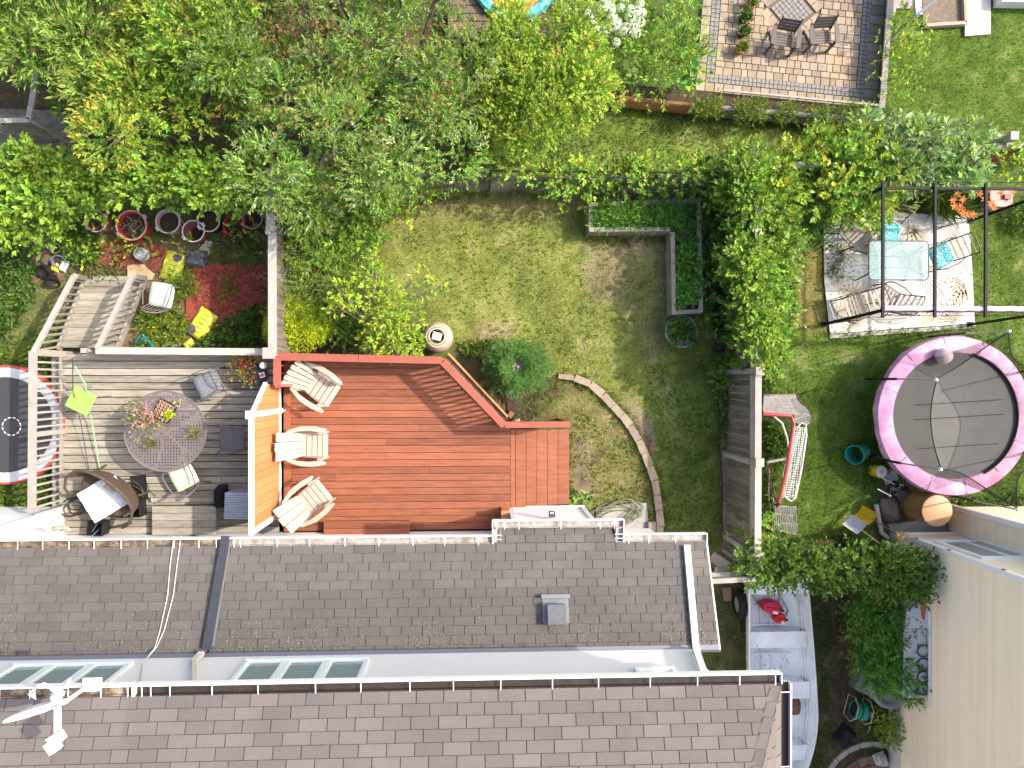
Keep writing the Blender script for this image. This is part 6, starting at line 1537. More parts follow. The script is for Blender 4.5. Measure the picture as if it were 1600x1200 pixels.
MB().lathe([(RI-.03,TZ2+.006),(RI+.0,TZ2+.045),(RI+.03,TZ2+.03)], 80, a0=-1.1, a1=1.3).build('net_skirt', M_rubber, tb, world=False)
for k in range(12): a = k*math.pi/6+.15; MB().bar((math.cos(a)*RI,math.sin(a)*RI,TZ2+.042),(math.cos(a)*(RO-.02),math.sin(a)*(RO-.02),TZ2+.03),.012,.006).build('seam', mat('pink_seam',(.42,.16,.36),.6), tb, world=False)
# pole shadows drawn on the mat as thin dark bars
for yy_ in (.28,-.02,-.62): MB().box((.1,yy_,TZ2-.012),(2*math.sqrt(RI**2-yy_**2)*.72,.012,.006),(0,0,.06)).build('strap_or_shadow_bar', M_rubber, tb, world=False)
polea = [153,213,273,333,33,93]; ZP = 2.45
for a in polea:
    a = R(a); ca, sa = math.cos(a), math.sin(a)
    MB().tube([(ca*(RO+.03),sa*(RO+.03),.15),(ca*(RO+.03),sa*(RO+.03),TZ2+.45)], .026, 8).build('pole_sleeve', M_black, tb, world=False)
    MB().tube([(ca*(RO+.03),sa*(RO+.03),TZ2+.45),(ca*(RO-.01),sa*(RO-.01),ZP)], .015, 8).build('pole', M_steel, tb, world=False)
    MB().lathe([(.001,-.03),(.03,-.02),(.035,.01),(.02,.035),(.001,.04)], 10, (ca*(RO-.01),sa*(RO-.01),ZP)).build('pole_cap', M_white, tb, world=False, smooth=True)
    MB().tube([(ca*RO,sa*RO,TZ2-.05),(ca*RO*1.02,sa*RO*1.02,.03)], .022, 8).build('leg', M_steel, tb, world=False)
nm_ = net_mat('black_net', (.012,.012,.012), .40)
for k in range(6):
    a0 = R(polea[k]); P = []; nu, nv = 17, 9
    for i in range(nu):
        f = i/(nu-1); a = a0+f*math.pi/3; sag = 4*f*(1-f)
        for j in range(nv):
            g = j/(nv-1); zt2 = ZP-.03-(ZP-TZ2)*.34*sag; z = TZ2+.02+(zt2-TZ2)*g; r = (RI-.0)+(RO-.03-RI)*g*(1-sag)-.12*sag*g
            P.append((r*math.cos(a), r*math.sin(a), z))
    o = MB().quadgrid(P, nu, nv).build('safety_net', nm_, tb, world=False, smooth=True)
    MB().tube([P[i*nv+nv-1] for i in range(nu)], .011, 5).build('net_edge', M_rubber, tb, world=False)
bl_ = thing('ball', 'pale pink ball resting on the big trampoline by the pad', 'ball', (W(1476,556,TZ2+.17).x, W(1476,556,TZ2+.17).y, TZ2-.02))
MB().lathe([(.165*math.sin(math.pi*k/14), .165-.165*math.cos(math.pi*k/14)) for k in range(15)], 24, capb=False, capt=False).build('ball_body', mat('pink_ball',(.62,.40,.40),.5,col2=(.68,.62,.6),c2scale=5), bl_, world=False, smooth=True)
# ---- hockey net
hk = thing('hockey_net', 'red and white hockey goal with torn nets beside the lattice fence', 'hockey net', W(1230,730,0))
mh = mat('hockey_red',(.33,.045,.05),.5,var=.1); mw = mat('hockey_white',(.62,.6,.6),.6)
H = lambda x, y, z: W(x, y, z)
MB().tube([H(1192,647,.9), H(1236,650,.95), H(1240,662,.95), H(1229,735,.95), H(1217,785,.95), H(1214,790,.7)], .038, 8).build('goal_frame', mh, hk, smooth=True)
MB().tube([H(1246,668,.45), H(1252,660,.45), H(1259,664,.45), H(1260,680,.42), H(1252,735,.4), H(1243,778,.4), H(1236,783,.4), H(1226,776,.4)], .020, 8).build('base_frame', mw, hk, smooth=True)
MB().tube([H(1206,648,.6), H(1222,661,.5), H(1230,685,.45), H(1232,700,.4)], .02, 8).build('base_frame', mw, hk, smooth=True)
def netpatch(px, z, n, m, w=.007, ang=0.0, jit=.008, hv=(1,1)):
    # px: 4 corners px with z each
    c = [W(a, b, zz) for a, b, zz in px]; mb = MB(); nu, nv = n
    P = lambda u, v: c[0]*(1-u)*(1-v)+c[1]*u*(1-v)+c[2]*u*v+c[3]*(1-u)*v+Vector((0,0,.03*math.sin(u*9+v*7)))
    if hv[0]:
        for i in range(nu+1):
            u = i/nu; pts = [P(u+jit*rnd.uniform(-1,1), v/6) for v in range(7)]
            for a, b in zip(pts[:-1], pts[1:]): mb.bar(a, b, w, w)
    if hv[1]:
        for j in range(nv+1):
            v = j/nv; pts = [P(u/6, v+jit*rnd.uniform(-1,1)) for u in range(7)]
            for a, b in zip(pts[:-1], pts[1:]): mb.bar(a, b, w, w)
    return mb
netpatch([(1246,668,.6),(1259,668,.45),(1244,778,.45),(1226,775,.6)], 0, (6,30), mw).build('netting', mw, hk, kind='stuff')
netpatch([(1236,665,.9),(1246,668,.6),(1226,775,.6),(1219,780,.9)], 0, (3,30), mw, w=.006).build('netting', mw, hk, kind='stuff')
mn = mat('grey_net',(.30,.28,.28),.8)
netpatch([(1193,619,.75),(1242,617,.6),(1267,649,.3),(1193,644,.7)], 0, (30,18), mn, w=.009).build('netting', mn, hk, kind='stuff')
netpatch([(1240,646,.9),(1268,650,.3),(1262,664,.4),(1242,660,.6)], 0, (12,6), mn, w=.008).build('netting', mn, hk, kind='stuff')
netpatch([(1211,790,.6),(1243,792,.5),(1245,834,.15),(1207,826,.2)], 0, (14,3), mn, w=.014).build('netting', mn, hk, kind='stuff')
MB().tube([H(1193,617,.75),H(1242,616,.6),H(1269,650,.3)], .012, 6).build('net_edge', M_bronze, hk); MB().tube([H(1243,792,.5),H(1245,836,.15),H(1207,827,.2)], .010, 6).build('net_edge', mn, hk)
MB().bar(W(1198,722,.6), W(1232,716,.6), .05, .04).build('stick', M_greywoodv, hk)
tg = thing('tangled_rods', 'bundle of thin rods and strings behind the hockey net', 'rods', W(1205,750,0))
for k in range(14): MB().tube([W(1197+rnd.uniform(0,8),722+rnd.uniform(0,10),.1), W(1199+rnd.uniform(0,16),770+rnd.uniform(0,30),.25)], .008, 4).build('rod', M_twig if k % 2 else M_bronze, tg)
# ---- bins and odds beside the trampoline
def bucket(label, px_, py_, r, h, m, rimm, tilt=(0,0,0), name='bucket', lid=None):
    p = W(px_, py_, h*.6); t = thing(name, label, 'bucket', (p.x, p.y, .02)); t.rotation_euler = tilt
    MB().lathe([(r*.8,0),(r,h),(r*1.05,h),(r*1.05,h+.02),(r*.94,h+.02),(r*.76,.02),(.001,.02)] if not lid else [(r*.95,0),(r,h),(r*1.04,h),(r*1.04,h+.03),(r*.9,h+.035),(.001,h+.03)], 26).build('bucket_body', m, t, world=False, smooth=True)
    if lid: MB().lathe([(r*.3,h+.036),(r*.98,h+.038),(r*.98,h+.05),(r*.3,h+.05),(r*.3,h+.036)], 24).build('lid', lid, t, world=False); MB().lathe([(r*.3,h+.05),(r*.2,h+.06),(.001,h+.06)], 14).build('cap', M_steel, t, world=False)
    return t
bucket('teal plastic bucket tipped on its side left of the pink trampoline', 1357, 708, .20, .40, mat('teal_bucket',(.01,.22,.17),.4), None, (0,-.9,.1))
bucket('yellow and white pail with lid left of the pink trampoline', 1368, 736, .13, .24, mat('yellow_pail',(.72,.55,.04),.45), None, (0,.15,0), lid=mat('white_lid',(.66,.66,.64),.5))
t = thing('hand_truck', 'folded black hand truck lying between trampoline and boulder', 'hand truck', W(1412,775,0))
for a, b in (((1371,764),(1392,775)),((1378,747),(1398,757)),((1398,757),(1388,776)),((1388,776),(1417,795)),((1417,795),(1432,775)),((1432,775),(1408,760))): MB().tube([W(*a,.35), W(*b,.35)], .014, 6).build('tube', M_darkmetal if a[0] > 1380 else M_steel, t)
MB().slab([W(1398,772,.33),W(1411,765,.33),W(1430,776,.33),W(1414,791,.33)], .01).build('tray', M_bronze, t)
for p in ((1396,756),(1412,764)): MB().tube([W(*p,.2),W(p[0]+6,p[1]+1,.2)], .07, 12).build('wheel', M_rubber, t)
# boulder
def rock(label, px_, py_, rx, ry, rz, m, name='boulder'):
    p = W(px_, py_, rz*.5); nu, nv = 14, 9; P = []
    for i in range(nu):
        for j in range(nv):
            a = 2*math.pi*i/nu; b = math.pi/2*j/(nv-1); d = Vector((math.cos(a)*math.cos(b), math.sin(a)*math.cos(b), math.sin(b))); k = 1+.28*noise.noise(d*1.6+Vector((px_,0,0))); P.append((d.x*rx*k, d.y*ry*k, d.z*rz*k))
    o = MB().quadgrid(P, nu, nv, cu=True).build(name, m, world=False, smooth=True); o.location = (p.x, p.y, 0); return tag(o, label, 'boulder')
rock('grey brown boulder between the hand truck and the yellow shovel', 1393, 797, .24, .28, .28, mat('boulder_rock',(.19,.15,.12),.95,var=.25,vscale=6,bump=.8,bscale=12,col2=(.10,.08,.06),c2scale=4))
bag(1392,745,.3,.3,R(20),mat('grey_tarp',(.32,.32,.36),.6),'crumpled grey tarp under the pad edge of the pink trampoline',name='tarp',h=.12,catg='tarp')
bag(1403,762,.25,.2,R(-20),mat('grey_tarp',(.32,.32,.36),.6),'small crumpled grey cloth beside the hand truck',name='tarp',h=.1,catg='cloth')
# barrel / tall bin
cb_ = thing('tall_barrel', 'tall tan barrel with oval pale lid beside the beige house', 'barrel', (W(1424,796,.05).x, W(1424,796,.05).y, 0))
q_ = W(1424,796,0); top_ = W(1467,799,1.0)
MB().lathe([(.26,0),(.30,.2),(.315,.6),(.31,1.0),(.315,1.01),(.29,1.02)], 32).build('barrel_body', mat('brown_barrel',(.30,.16,.06),.5,var=.15), cb_, world=False, smooth=True)
MB().lathe([(.318,1.012),(.318,1.03),(.30,1.04),(.001,1.04)], 32).build('lid', mat('tan_lid',(.42,.25,.13),.5,var=.06), cb_, world=False, smooth=True)
cb_.location = (W(1467,799,1.03).x, W(1467,799,1.03).y, 0); cb_.scale = (1,1,.95)
# shovels
def shovel(label, pxa, pxb, za, zb, m, mhandle, w, l, grip=None, name='shovel'):
    a = W(*pxa, za); b = W(*pxb, zb); d = (b-a).normalized(); t = thing(name, label, 'shovel', a)
    rmx = Matrix((d, Vector((0,0,1)).cross(d).normalized(), d.cross(Vector((0,0,1)).cross(d)).normalized())).transposed(); P = []
    for i in range(8):
        for j in range(9):
            u = i/7; v = j/8*2-1; P.append(tuple(a+rmx@Vector((-l/2+u*l, v*w/2, .05*v*v+.05*(u**4)))))
    MB().quadgrid(P, 8, 9).build('blade', m, t, smooth=True)
    for v in (-.5,0,.5): MB().bar(a+rmx@Vector((-l*.35,v*w/2,.02)), a+rmx@Vector((l*.4,v*w/2,.025)), .012,.012).build('ridge', m, t)
    MB().tube([a+rmx@Vector((l*.35,0,.03)), b], .014, 8).build('handle', mhandle, t)
    if grip: MB().tube([b, b+rmx@Vector((.05,.06,0)), b+rmx@Vector((.13,.06,0)), b+rmx@Vector((.13,-.06,0)), b+rmx@Vector((.05,-.06,0)), b], .013, 6).box(b+rmx@Vector((.02,0,0)),(.06,.06,.04)).build('grip', grip, t)
    return t
myel = mat('yellow_plastic',(.6,.38,.02),.4)
shovel('yellow snow shovel with orange grip leaning by the beige house', (1354,807), (1402,835), .35, 1.0, myel, M_bronze, .32, .42, mat('orange_plastic',(.75,.30,.03),.4))
shovel('pale grey snow shovel with wooden handle left of the yellow one', (1336,821), (1374,849), .35, .8, mat('lilac_grey_plastic',(.50,.50,.55),.4), mat('ash_handle',(.45,.32,.2),.6), .30, .38)
# white pipe edging and concrete pad by the house
pp_ = MB().tube([W(1369,788,.1),W(1374,815,.1),W(1377,832,.1),W(1388,841,.1)], .05, 8).build('drain_pipe', mat('old_white_pipe',(.48,.43,.38),.6), smooth=True, loc=W(1374,815,.1)); tag(pp_, 'weathered white drain pipe beside the two snow shovels', 'pipe')
sp = MB().prism(pxpoly([(1385,818),(1500,806),(1500,850),(1400,850)]), .0, .06).build('concrete_pad', M_concrete, loc=W(1440,830,0)); sp['kind'] = 'structure'
t = thing('timber_border', 'brown timber frame lying on the grass above the vine arch', 'timber frame', W(1290,852,0))
for a, b in (((1234,851),(1302,846)),((1238,857),(1298,853)),((1302,846),(1340,866)),((1296,853),(1330,870))): MB().bar(W(*a,.12), W(*b,.12), .07, .12).build('timber', M_brownwood, t)

# ================================================================= NEIGHBOUR HOUSE (right)
nh = thing('beige_house', 'beige sided neighbour house with white corner trims at the right edge', 'house', (12, -6, 0))
XW = 8.86; YC = -3.25; HT = 6.2
wall = MB(); 
zz = .45; k = 0
while zz < HT:
    mb = MB(); z1_ = min(zz+.115, HT); mb.v = [(XW-.014,-14,zz),(XW-.014,YC,zz),(XW,YC,z1_),(XW,-14,z1_),(XW,-14,zz),(XW,YC,zz)]; mb.f = [(3,2,1,0),(0,1,5,4)]
    mb.build('siding_board', M_beige, nh); zz += .115
MB().box((XW+2.52,(YC-14)/2-.01,HT/2+.2),(5.0,14+YC-.05,HT-.4)).build('wall', M_beige, nh)
MB().box((XW+.05,(YC-14)/2,.22),(.12,14+YC-.02,.44)).build('foundation', mat('pale_foundation',(.55,.54,.52),.9,var=.1), nh)
MB().bar((XW-.012,YC+.012,.3),(XW-.012,YC+.012,HT),.09,.09).build('corner_trim', M_white, nh)
# north face siding of the main block
zz = .45
while zz < HT: 
    z1_ = min(zz+.115, HT); mb = MB(); mb.v = [(XW,YC+.014,zz),(14,YC+.014,zz),(14,YC,z1_),(XW,YC,z1_),(XW,YC,zz),(14,YC,zz)]; mb.f = [(0,1,2,3)[::-1],(4,5,1,0)[::-1]]; mb.build('siding_board', M_beige, nh); zz += .115
MB().bar((XW,YC+.03,.42),(10.1,YC+.03,.42),.05,.07).build('base_trim', M_white, nh)
# bump out
BX = 10.06; BYN = -2.70
zz = .3
while zz < HT-1.5:
    z1_ = min(zz+.115, HT-1.5); mb = MB(); mb.v = [(BX-.014,YC,zz),(BX-.014,BYN,zz),(BX,BYN,z1_),(BX,YC,z1_),(BX,YC,zz),(BX,BYN,zz), (BX,BYN+.014,zz),(14,BYN+.014,zz),(14,BYN,z1_),(BX,BYN,z1_)]; mb.f = [(3,2,1,0),(0,1,5,4),(9,8,7,6)]; mb.build('siding_board', M_beige, nh); zz += .115
MB().box((12.1,(YC+BYN)/2-.02,2.4),(4.0,.46,4.6)).build('bay_body', M_beige, nh)
MB().bar((BX-.01,BYN+.01,.2),(BX-.01,BYN+.01,HT-1.5),.10,.10).build('corner_trim', M_white, nh); MB().bar((BX-.01,YC+.05,.3),(BX-.01,YC+.05,HT-1.5),.04,.05).build('corner_trim', M_white, nh)
# window on the north face
def nwin(x0, x1, z0, z1, y):
    f = MB(); fw = .07
    for zc in (z0, z1): f.box(((x0+x1)/2, y, zc), (x1-x0+fw, .06, fw))
    for xc in (x0, x1): f.box((xc, y, (z0+z1)/2), (fw, .055, z1-z0-fw))
    w = f.build('window', M_frame, nh); MB().box(((x0+x1)/2, y-.0, (z0+z1)/2), (x1-x0-fw,.01,z1-z0-fw)).build('pane', mat('window_glass',(.10,.14,.145)), w)
    MB().box(((x0+x1)/2+.1, y+.012, (z0+z1)/2), (.06,.02,z1-z0-fw)).build('mullion', M_frame, w)
nwin(9.12, 10.02, 1.2, 2.5, YC+.03)
for (x_, z_) in ((XW-.03, 2.0),(XW-.03,1.0),(XW-.03,3.4)): MB().box((x_, YC+.02, z_), (.05,.10,.06)).build('trim_clip', M_darkmetal, nh)
MB().lathe([(.05,0),(.055,.06),(.03,.08)], 12, (XW-.02,YC-.62,1.1),(0,-1.57,0)).build('outlet_cover', M_edgestone, nh)
MB().slab([(XW-.3,YC+.3,HT),(14,YC+.3,HT),(14,-9,HT+2.4),(XW-.3,-9,HT+2.4)], .06).build('roof', M_shingle, nh); MB().slab([(XW-.3,-9,HT+2.4),(14,-9,HT+2.4),(14,-14.3,HT),(XW-.3,-14.3,HT)], .06).build('roof', M_shingle, nh)
MB().box((11.4,(YC-14)/2,HT+.05),(5.1,14+YC,.1)).build('attic_floor', M_siding, nh)

# white cabinet with rust
cbn = thing('storage_cabinet', 'long white metal cabinet with an orange rust patch against the beige wall', 'cabinet', (8.5,-5.6,0))
ca, cb2 = W(1468,912,1.38), W(1474,1092,1.38); yA, yB = ca.y, cb2.y; xw1 = XW-.03; xw0 = xw1-.42
ym_ = yA+(yB-yA)*.38
mcab = mat('white_enamel',(.50,.52,.55),.4,var=.06); 
MB().box(((xw0+xw1)/2,(yA+ym_)/2,.70),(xw1-xw0,yA-ym_-.01,1.36)).build('cabinet_body', mcab, cbn); MB().box(((xw0+xw1)/2,(ym_+yB)/2,.66),(xw1-xw0,ym_-yB-.01,1.28)).build('cabinet_body', mcab, cbn)
MB().box(((xw0+xw1)/2-.02,(yA+ym_)/2,1.395),(xw1-xw0+.04,yA-ym_,.03),(0,.0,0)).build('lid', mcab, cbn); MB().box(((xw0+xw1)/2-.02,(ym_+yB)/2,1.315),(xw1-xw0+.04,ym_-yB-.02,.03)).build('lid', mcab, cbn)
MB().box((xw1+.0,(yA+yB)/2,1.43),(.03,yA-yB,.05)).build('back_edge', M_white, cbn)
rs = MB(); pts_ = []
for k in range(26):
    a = 2*math.pi*k/26; r_ = 1+.25*noise.noise(Vector((math.cos(a)*2,math.sin(a)*2,3))); pts_.append((xw1-.12+.055*math.cos(a)*r_, (yA+ym_)/2+.26*math.sin(a)*r_, 1.4135))
rs.poly(pts_); rs.build('rust_patch', mat('rust',(.42,.13,.045),.9,var=.3,vscale=20), cbn)
for k, yy_ in enumerate((1015,1036,1056,1075)):
    p = W(1441, yy_, 1.3); t = thing('wire_hoop', ['white pot with black rim behind the hedge, topmost of four by the white cabinet','white pot with black rim behind the hedge, second from the top by the white cabinet','white pot with black rim behind the hedge, third from the top by the white cabinet','white pot with black rim behind the hedge, lowest of four by the white cabinet'][k], 'pot', (p.x-.02, p.y, 0), group='row of white pots beside the cabinet')
    t.name = 'white_pot'
    MB().lathe([(.08,1.12),(.11,1.36),(.10,1.36),(.09,1.30),(.001,1.30)], 18).build('pot_body', M_cream, t, world=False, smooth=True); MB().lathe([(.11,1.35),(.125,1.36),(.12,1.375),(.105,1.37)], 18).build('rim', M_black, t, world=False)
shf = MB().box((0,0,.55),(.22,1.2,1.1)).build('shelf_box', M_greywoodv, world=False); shf.location = (W(1441,1045,1.3).x-.05, W(1441,1045,1.3).y, 0); tag(shf, 'grey wooden stand under the four white pots behind the hedge', 'stand')
# grey bin with oval lid
gb2 = thing('grey_bin', 'grey ribbed plastic bin with oval top beneath the hedge end', 'bin', (W(1385,1080,.5).x, W(1385,1080,.5).y, 0), R(-25))
mgr = mat('mid_grey_bin',(.17,.165,.18),.5,var=.1); mgr2 = mat('light_grey_bin',(.23,.24,.25),.45,var=.1)
MB().lathe([(.34,0),(.38,.55),(.40,.56),(.40,.60),(.34,.62),(.28,.60),(.24,.54),(.001,.53)], 32, sx=1.0, sy=.8).build('bin_body', mgr2, gb2, world=False, smooth=True)
for k in range(6): MB().box((-.38-.0,-.22+k*.08,.36),(.36,.062,.03),(0,-.35,0),.006).build('rib', mgr, gb2, world=False)
MB().box((-.36,-.02,.2),(.34,.5,.28)).build('tank', mgr, gb2, world=False)
# hose reel
hr = thing('hose_reel', 'white hose reel cart wound with green hose on the shaded grass', 'hose reel', (W(1348,1115,.4).x, W(1348,1115,.4).y, 0), R(75))
for sy in (-1,1): MB().tube([(-.22,sy*.17,.03),(-.25,sy*.17,.3),(-.12,sy*.17,.48),(.12,sy*.17,.48),(.25,sy*.17,.3),(.22,sy*.17,.03),(-.22,sy*.17,.03)], .013, 6).build('side_frame', M_cream, hr, world=False, smooth=True)
mgh = mat('green_hose',(.01,.30,.17),.45)
for k in range(8): MB().lathe([(.17+.014*math.cos(a),.014*math.sin(a)) for a in np.linspace(0,2*math.pi,7)], 22, (0,-.13+k*.036,.27),(math.pi/2,0,0)).build('hose_turn', mgh if k % 4 else M_darkmetal, hr, world=False, smooth=True)
MB().lathe([(.12,-.15),(.12,.15)], 18, (0,0,.27),(math.pi/2,0,0)).build('drum', M_darkmetal, hr, world=False)
MB().box((.0,-.21,.27),(.10,.05,.18)).build('crank', M_cream, hr, world=False)
bag(1322,1152,.36,.42,R(-40),M_rubber,'black cloth heap below the hose reel',name='garbage_bag',h=.2)
bag(1378,1188,.26,.24,R(20),mat('clear_crumpled_bag',(.36,.34,.33),.25,var=.4,vscale=25,col2=(.7,.68,.66),c2scale=20,bump=1,bscale=30),'crumpled clear bag of cans on the brick circle',name='plastic_bag',z=.04,h=.2)
bag(1410,1178,.14,.36,R(38),mat('green_white_bag',(.03,.38,.14),.4,col2=(.7,.72,.7),c2scale=6,c2lo=.5,c2hi=.53),'green and white bag against the beige house foundation',name='soil_bag',z=.1,h=.12)
bag(1400,1165,.22,.42,R(35),mat('pale_lilac_bag',(.45,.43,.50),.6),'pale grey bag under the green and white bag',name='soil_bag',h=.12)
# brick circle
cc = W(1362,1240,.0); bc = thing('brick_circle', 'curved brown brick paving with grey border at the bottom right', 'paving', (cc.x, cc.y, 0))
mbk = mat('brown_brick_paver',(.17,.115,.09),.9,var=.15,objvar=.2,bump=.3)
for ring in range(4):
    r0 = 1.03-ring*.20; w = .10 if ring == 0 else .19; nb_ = int(2*math.pi*r0/(.22 if ring else .26))
    for k in range(nb_):
        a0 = 2*math.pi*k/nb_+ring*.1+.008; a1 = 2*math.pi*(k+1)/nb_+ring*.1-.008; ro = r0; ri = r0-w+.01
        if ring == 0: ro, ri = 1.14, 1.04
        P = [(cc.x+r*math.cos(a), cc.y+r*math.sin(a)) for r, a in ((ro,a0),(ro,(a0+a1)/2),(ro,a1),(ri,a1),(ri,a0))]; MB().prism(P, -.02, .035+rnd.uniform(0,.006)).build('brick', M_concrete if ring == 0 else mbk, bc)

# ================================================================= BOAT
bt_ = thing('aluminium_boat', 'open aluminium fishing boat with bench seats parked beside the house', 'boat', (6.2,-6.3,0))
yst, ybw = W(1225,902,.62).y, -8.75
def halfw(s): return .60+.10*math.sin(min(1, s*1.6)*math.pi/2) if s < .62 else .70*max(0, 1-((s-.62)/.385)**2.1)**.75
def cxx(s): return 6.13+.13*min(1, s*1.6)-.10*max(0, s-.6)/.4
ST = 28; secs = []
gz2 = .66
for i in range(ST+1):
    s = i/ST; y = yst+(ybw-yst)*s; w = max(.012, halfw(s)); c = cxx(s); fl = .10 if s < .7 else .10+.12*(s-.7)/.3; dz = .0+.08*max(0, s-.6)
    secs.append((s, y, w, c, dz))
outer = []; innr = []
for (s, y, w, c, dz) in secs:
    prof = [(-1.0, gz2+dz), (-.97, .45), (-.86, .22), (-.5, .12), (0, .08), (.5, .12), (.86, .22), (.97, .45), (1.0, gz2+dz)]
    outer += [(c+a*w, y, z) for a, z in prof]
    innr += [(c+a*w*.975, y, z+.012) for a, z in prof]
MB().quadgrid(outer, ST+1, 9).build('hull', M_alu, bt_, smooth=True)
MB().quadgrid(innr, ST+1, 9).build('inner_skin', M_alu, bt_, smooth=True)
rim = [(c+w, y, gz2+dz) for (s, y, w, c, dz) in secs]+[(c-w, y, gz2+dz) for (s, y, w, c, dz) in reversed(secs)]
MB().tube(rim, .022, 8).build('gunwale', mat('boat_trim',(.66,.68,.70),.4,metal=.3), bt_, smooth=True)
def bsec(py, z): y = W(1230, py, z).y; s = (y-yst)/(ybw-yst); return y, max(.01, halfw(s)), cxx(s)
def bench(pa, pb, z, nm='bench', th=.04, k=.93):
    ya_, wa, ca_ = bsec(pa, z); yb_, wb_, cb_2 = bsec(pb, z)
    MB().prism([(ca_-wa*k, ya_), (ca_+wa*k, ya_), (cb_2+wb_*k, yb_), (cb_2-wb_*k, yb_)], z-th, z).build(nm, M_alu, bt_)
    for (yy_, w, c) in ((ya_-.01, wa, ca_), (yb_+.01, wb_, cb_2)): MB().box((c, yy_, (z-th+.14)/2), (w*k*1.7, .02, z-th-.14)).build(nm+'_front', M_alu, bt_)
bench(904, 928, .60, 'stern_deck'); bench(987, 1012, .48); bench(1066, 1092, .48); bench(1165, 1188, .54, 'bow_bench')
MB().box((cxx(0), yst+.005, .38), (1.2,.03,.56)).build('transom', M_alu, bt_)
y_, w_, c_2 = bsec(950, .2)
for xx_ in (-.45,-.22,0,.22,.45): MB().bar((c_2+xx_, yst-.1, .155), (c_2+xx_+.08, ybw+1.2, .155), .02, .025).build('floor_rib', M_alu, bt_)
for py_ in (945, 975, 1020, 1058, 1120): y_, w_, c_2 = bsec(py_, .16); MB().box((c_2, y_, .16), (w_*1.5,.025,.03)).build('cross_rib', M_alu, bt_)
for sgn in (1,): 
    for off_, zz_ in ((.86,.42),(.80,.36)):
        MB().tube([(c+w*off_*sgn, y, zz_) for (s, y, w, c, dz) in secs[2:24]], .009, 6).build('side_rib', M_alu, bt_, smooth=True)
nl = 420; Pl = np.column_stack([rng.uniform(5.65,6.75,nl), rng.choice([-4.55,-5.3,-6.1,-6.9,-7.6],nl)+rng.normal(0,.22,nl), np.full(nl,.158)]); Dl = rng.normal(0,1,(nl,3)); Dl[:,2] *= .15
npmesh('leaf_litter', *leaf_arrays(Pl, Dl, np.tile([0,0,1.],(nl,1)), rng.uniform(.015,.05,nl), rng.uniform(.008,.02,nl), pal(nl,[(.20,.14,.08),(.12,.09,.06),(.28,.22,.12)])), M_leaf, bt_, 'stuff')
MB().tube([(5.75,-4.5,.17),(5.9,-4.75,.18),(6.2,-4.85,.17),(6.4,-4.6,.18),(6.55,-4.9,.17),(6.45,-5.1,.18)], .012, 6).build('rope', M_twig, bt_, smooth=True)
def gascan(label, px_, py_, w, l, h, rz, m, z=.17):
    p = W(px_, py_, z+h); t = thing('gas_can', label, 'fuel can', (p.x, p.y, z), rz, 'red fuel cans in the boat')
    MB().lathe([(.5*.8,0),(.5,.1*h),(.5,.7*h),(.42,.92*h),(.25,h),(.001,h)], 20, sx=l, sy=w, rot=(0,0,0)).build('can_body', m, t, world=False, smooth=True)
    MB().tube([(-l*.3,0,h*.9),(-l*.28,0,h*1.2),(l*.15,0,h*1.2),(l*.2,0,h*.9)], .018, 8).build('handle', m, t, world=False, smooth=True)
    MB().tube([(l*.3,0,h*.85),(l*.42,.0,h*1.15)], .025, 10).build('cap', M_black, t, world=False)
    MB().box((l*.12,-w*.28,h*.985),(l*.22,w*.2,.02)).build('label', M_white, t, world=False); return t
gascan('large pinkish red fuel can in the boat, lying near the stern', 1209, 951, .28, .48, .26, R(-12), mat('pink_red_plastic',(.48,.02,.07),.4))
gascan('small bright red fuel can in the boat beside the larger can', 1221, 968, .22, .28, .22, R(-5), mat('bright_red_plastic',(.55,.02,.01),.4))
rock('rusty round fire pot lying in the boat near the upper roof corner', 1243, 1106, .17, .20, .14, mat('rusty_pot',(.20,.09,.06),.9,var=.5,vscale=14,bump=1), 'rusty_pot')
ro_ = bpy.data.objects['rusty_pot']; ro_.location.z = .17; ro_.location.x = W(1243,1106,.3).x; ro_.location.y = W(1243,1106,.3).y; ro_['category'] = 'pot'
# trailer wheel etc left of boat
t = thing('black_wheel', 'black tyre and frame in the shade between house and boat', 'wheel', W(1156,945,.2)); p = W(1156,945,.3)
MB().lathe([(.17,-.08),(.27,-.07),(.29,0),(.27,.07),(.17,.08)], 26, (p.x,p.y,.29),(0,math.pi/2,0)).build('tyre', M_rubber, t, smooth=True); MB().lathe([(.001,-.05),(.17,-.05),(.17,.05),(.001,.05)], 20, (p.x,p.y,.29),(0,math.pi/2,0)).build('rim', M_steel, t)
MB().bar((p.x+.1,p.y+.5,.2),(p.x+.1,p.y-.6,.2),.06,.06).build('frame', M_rubber, t)
brk = MB().prism(pxpoly([(1128,918),(1141,917),(1142,938),(1130,938)]), -.01, .05).build('paving_brick', mat('brown_brick_paver',(.17,.115,.09)), loc=W(1135,928,0)); tag(brk, 'brown brick in the grass under the gate frame', 'brick')
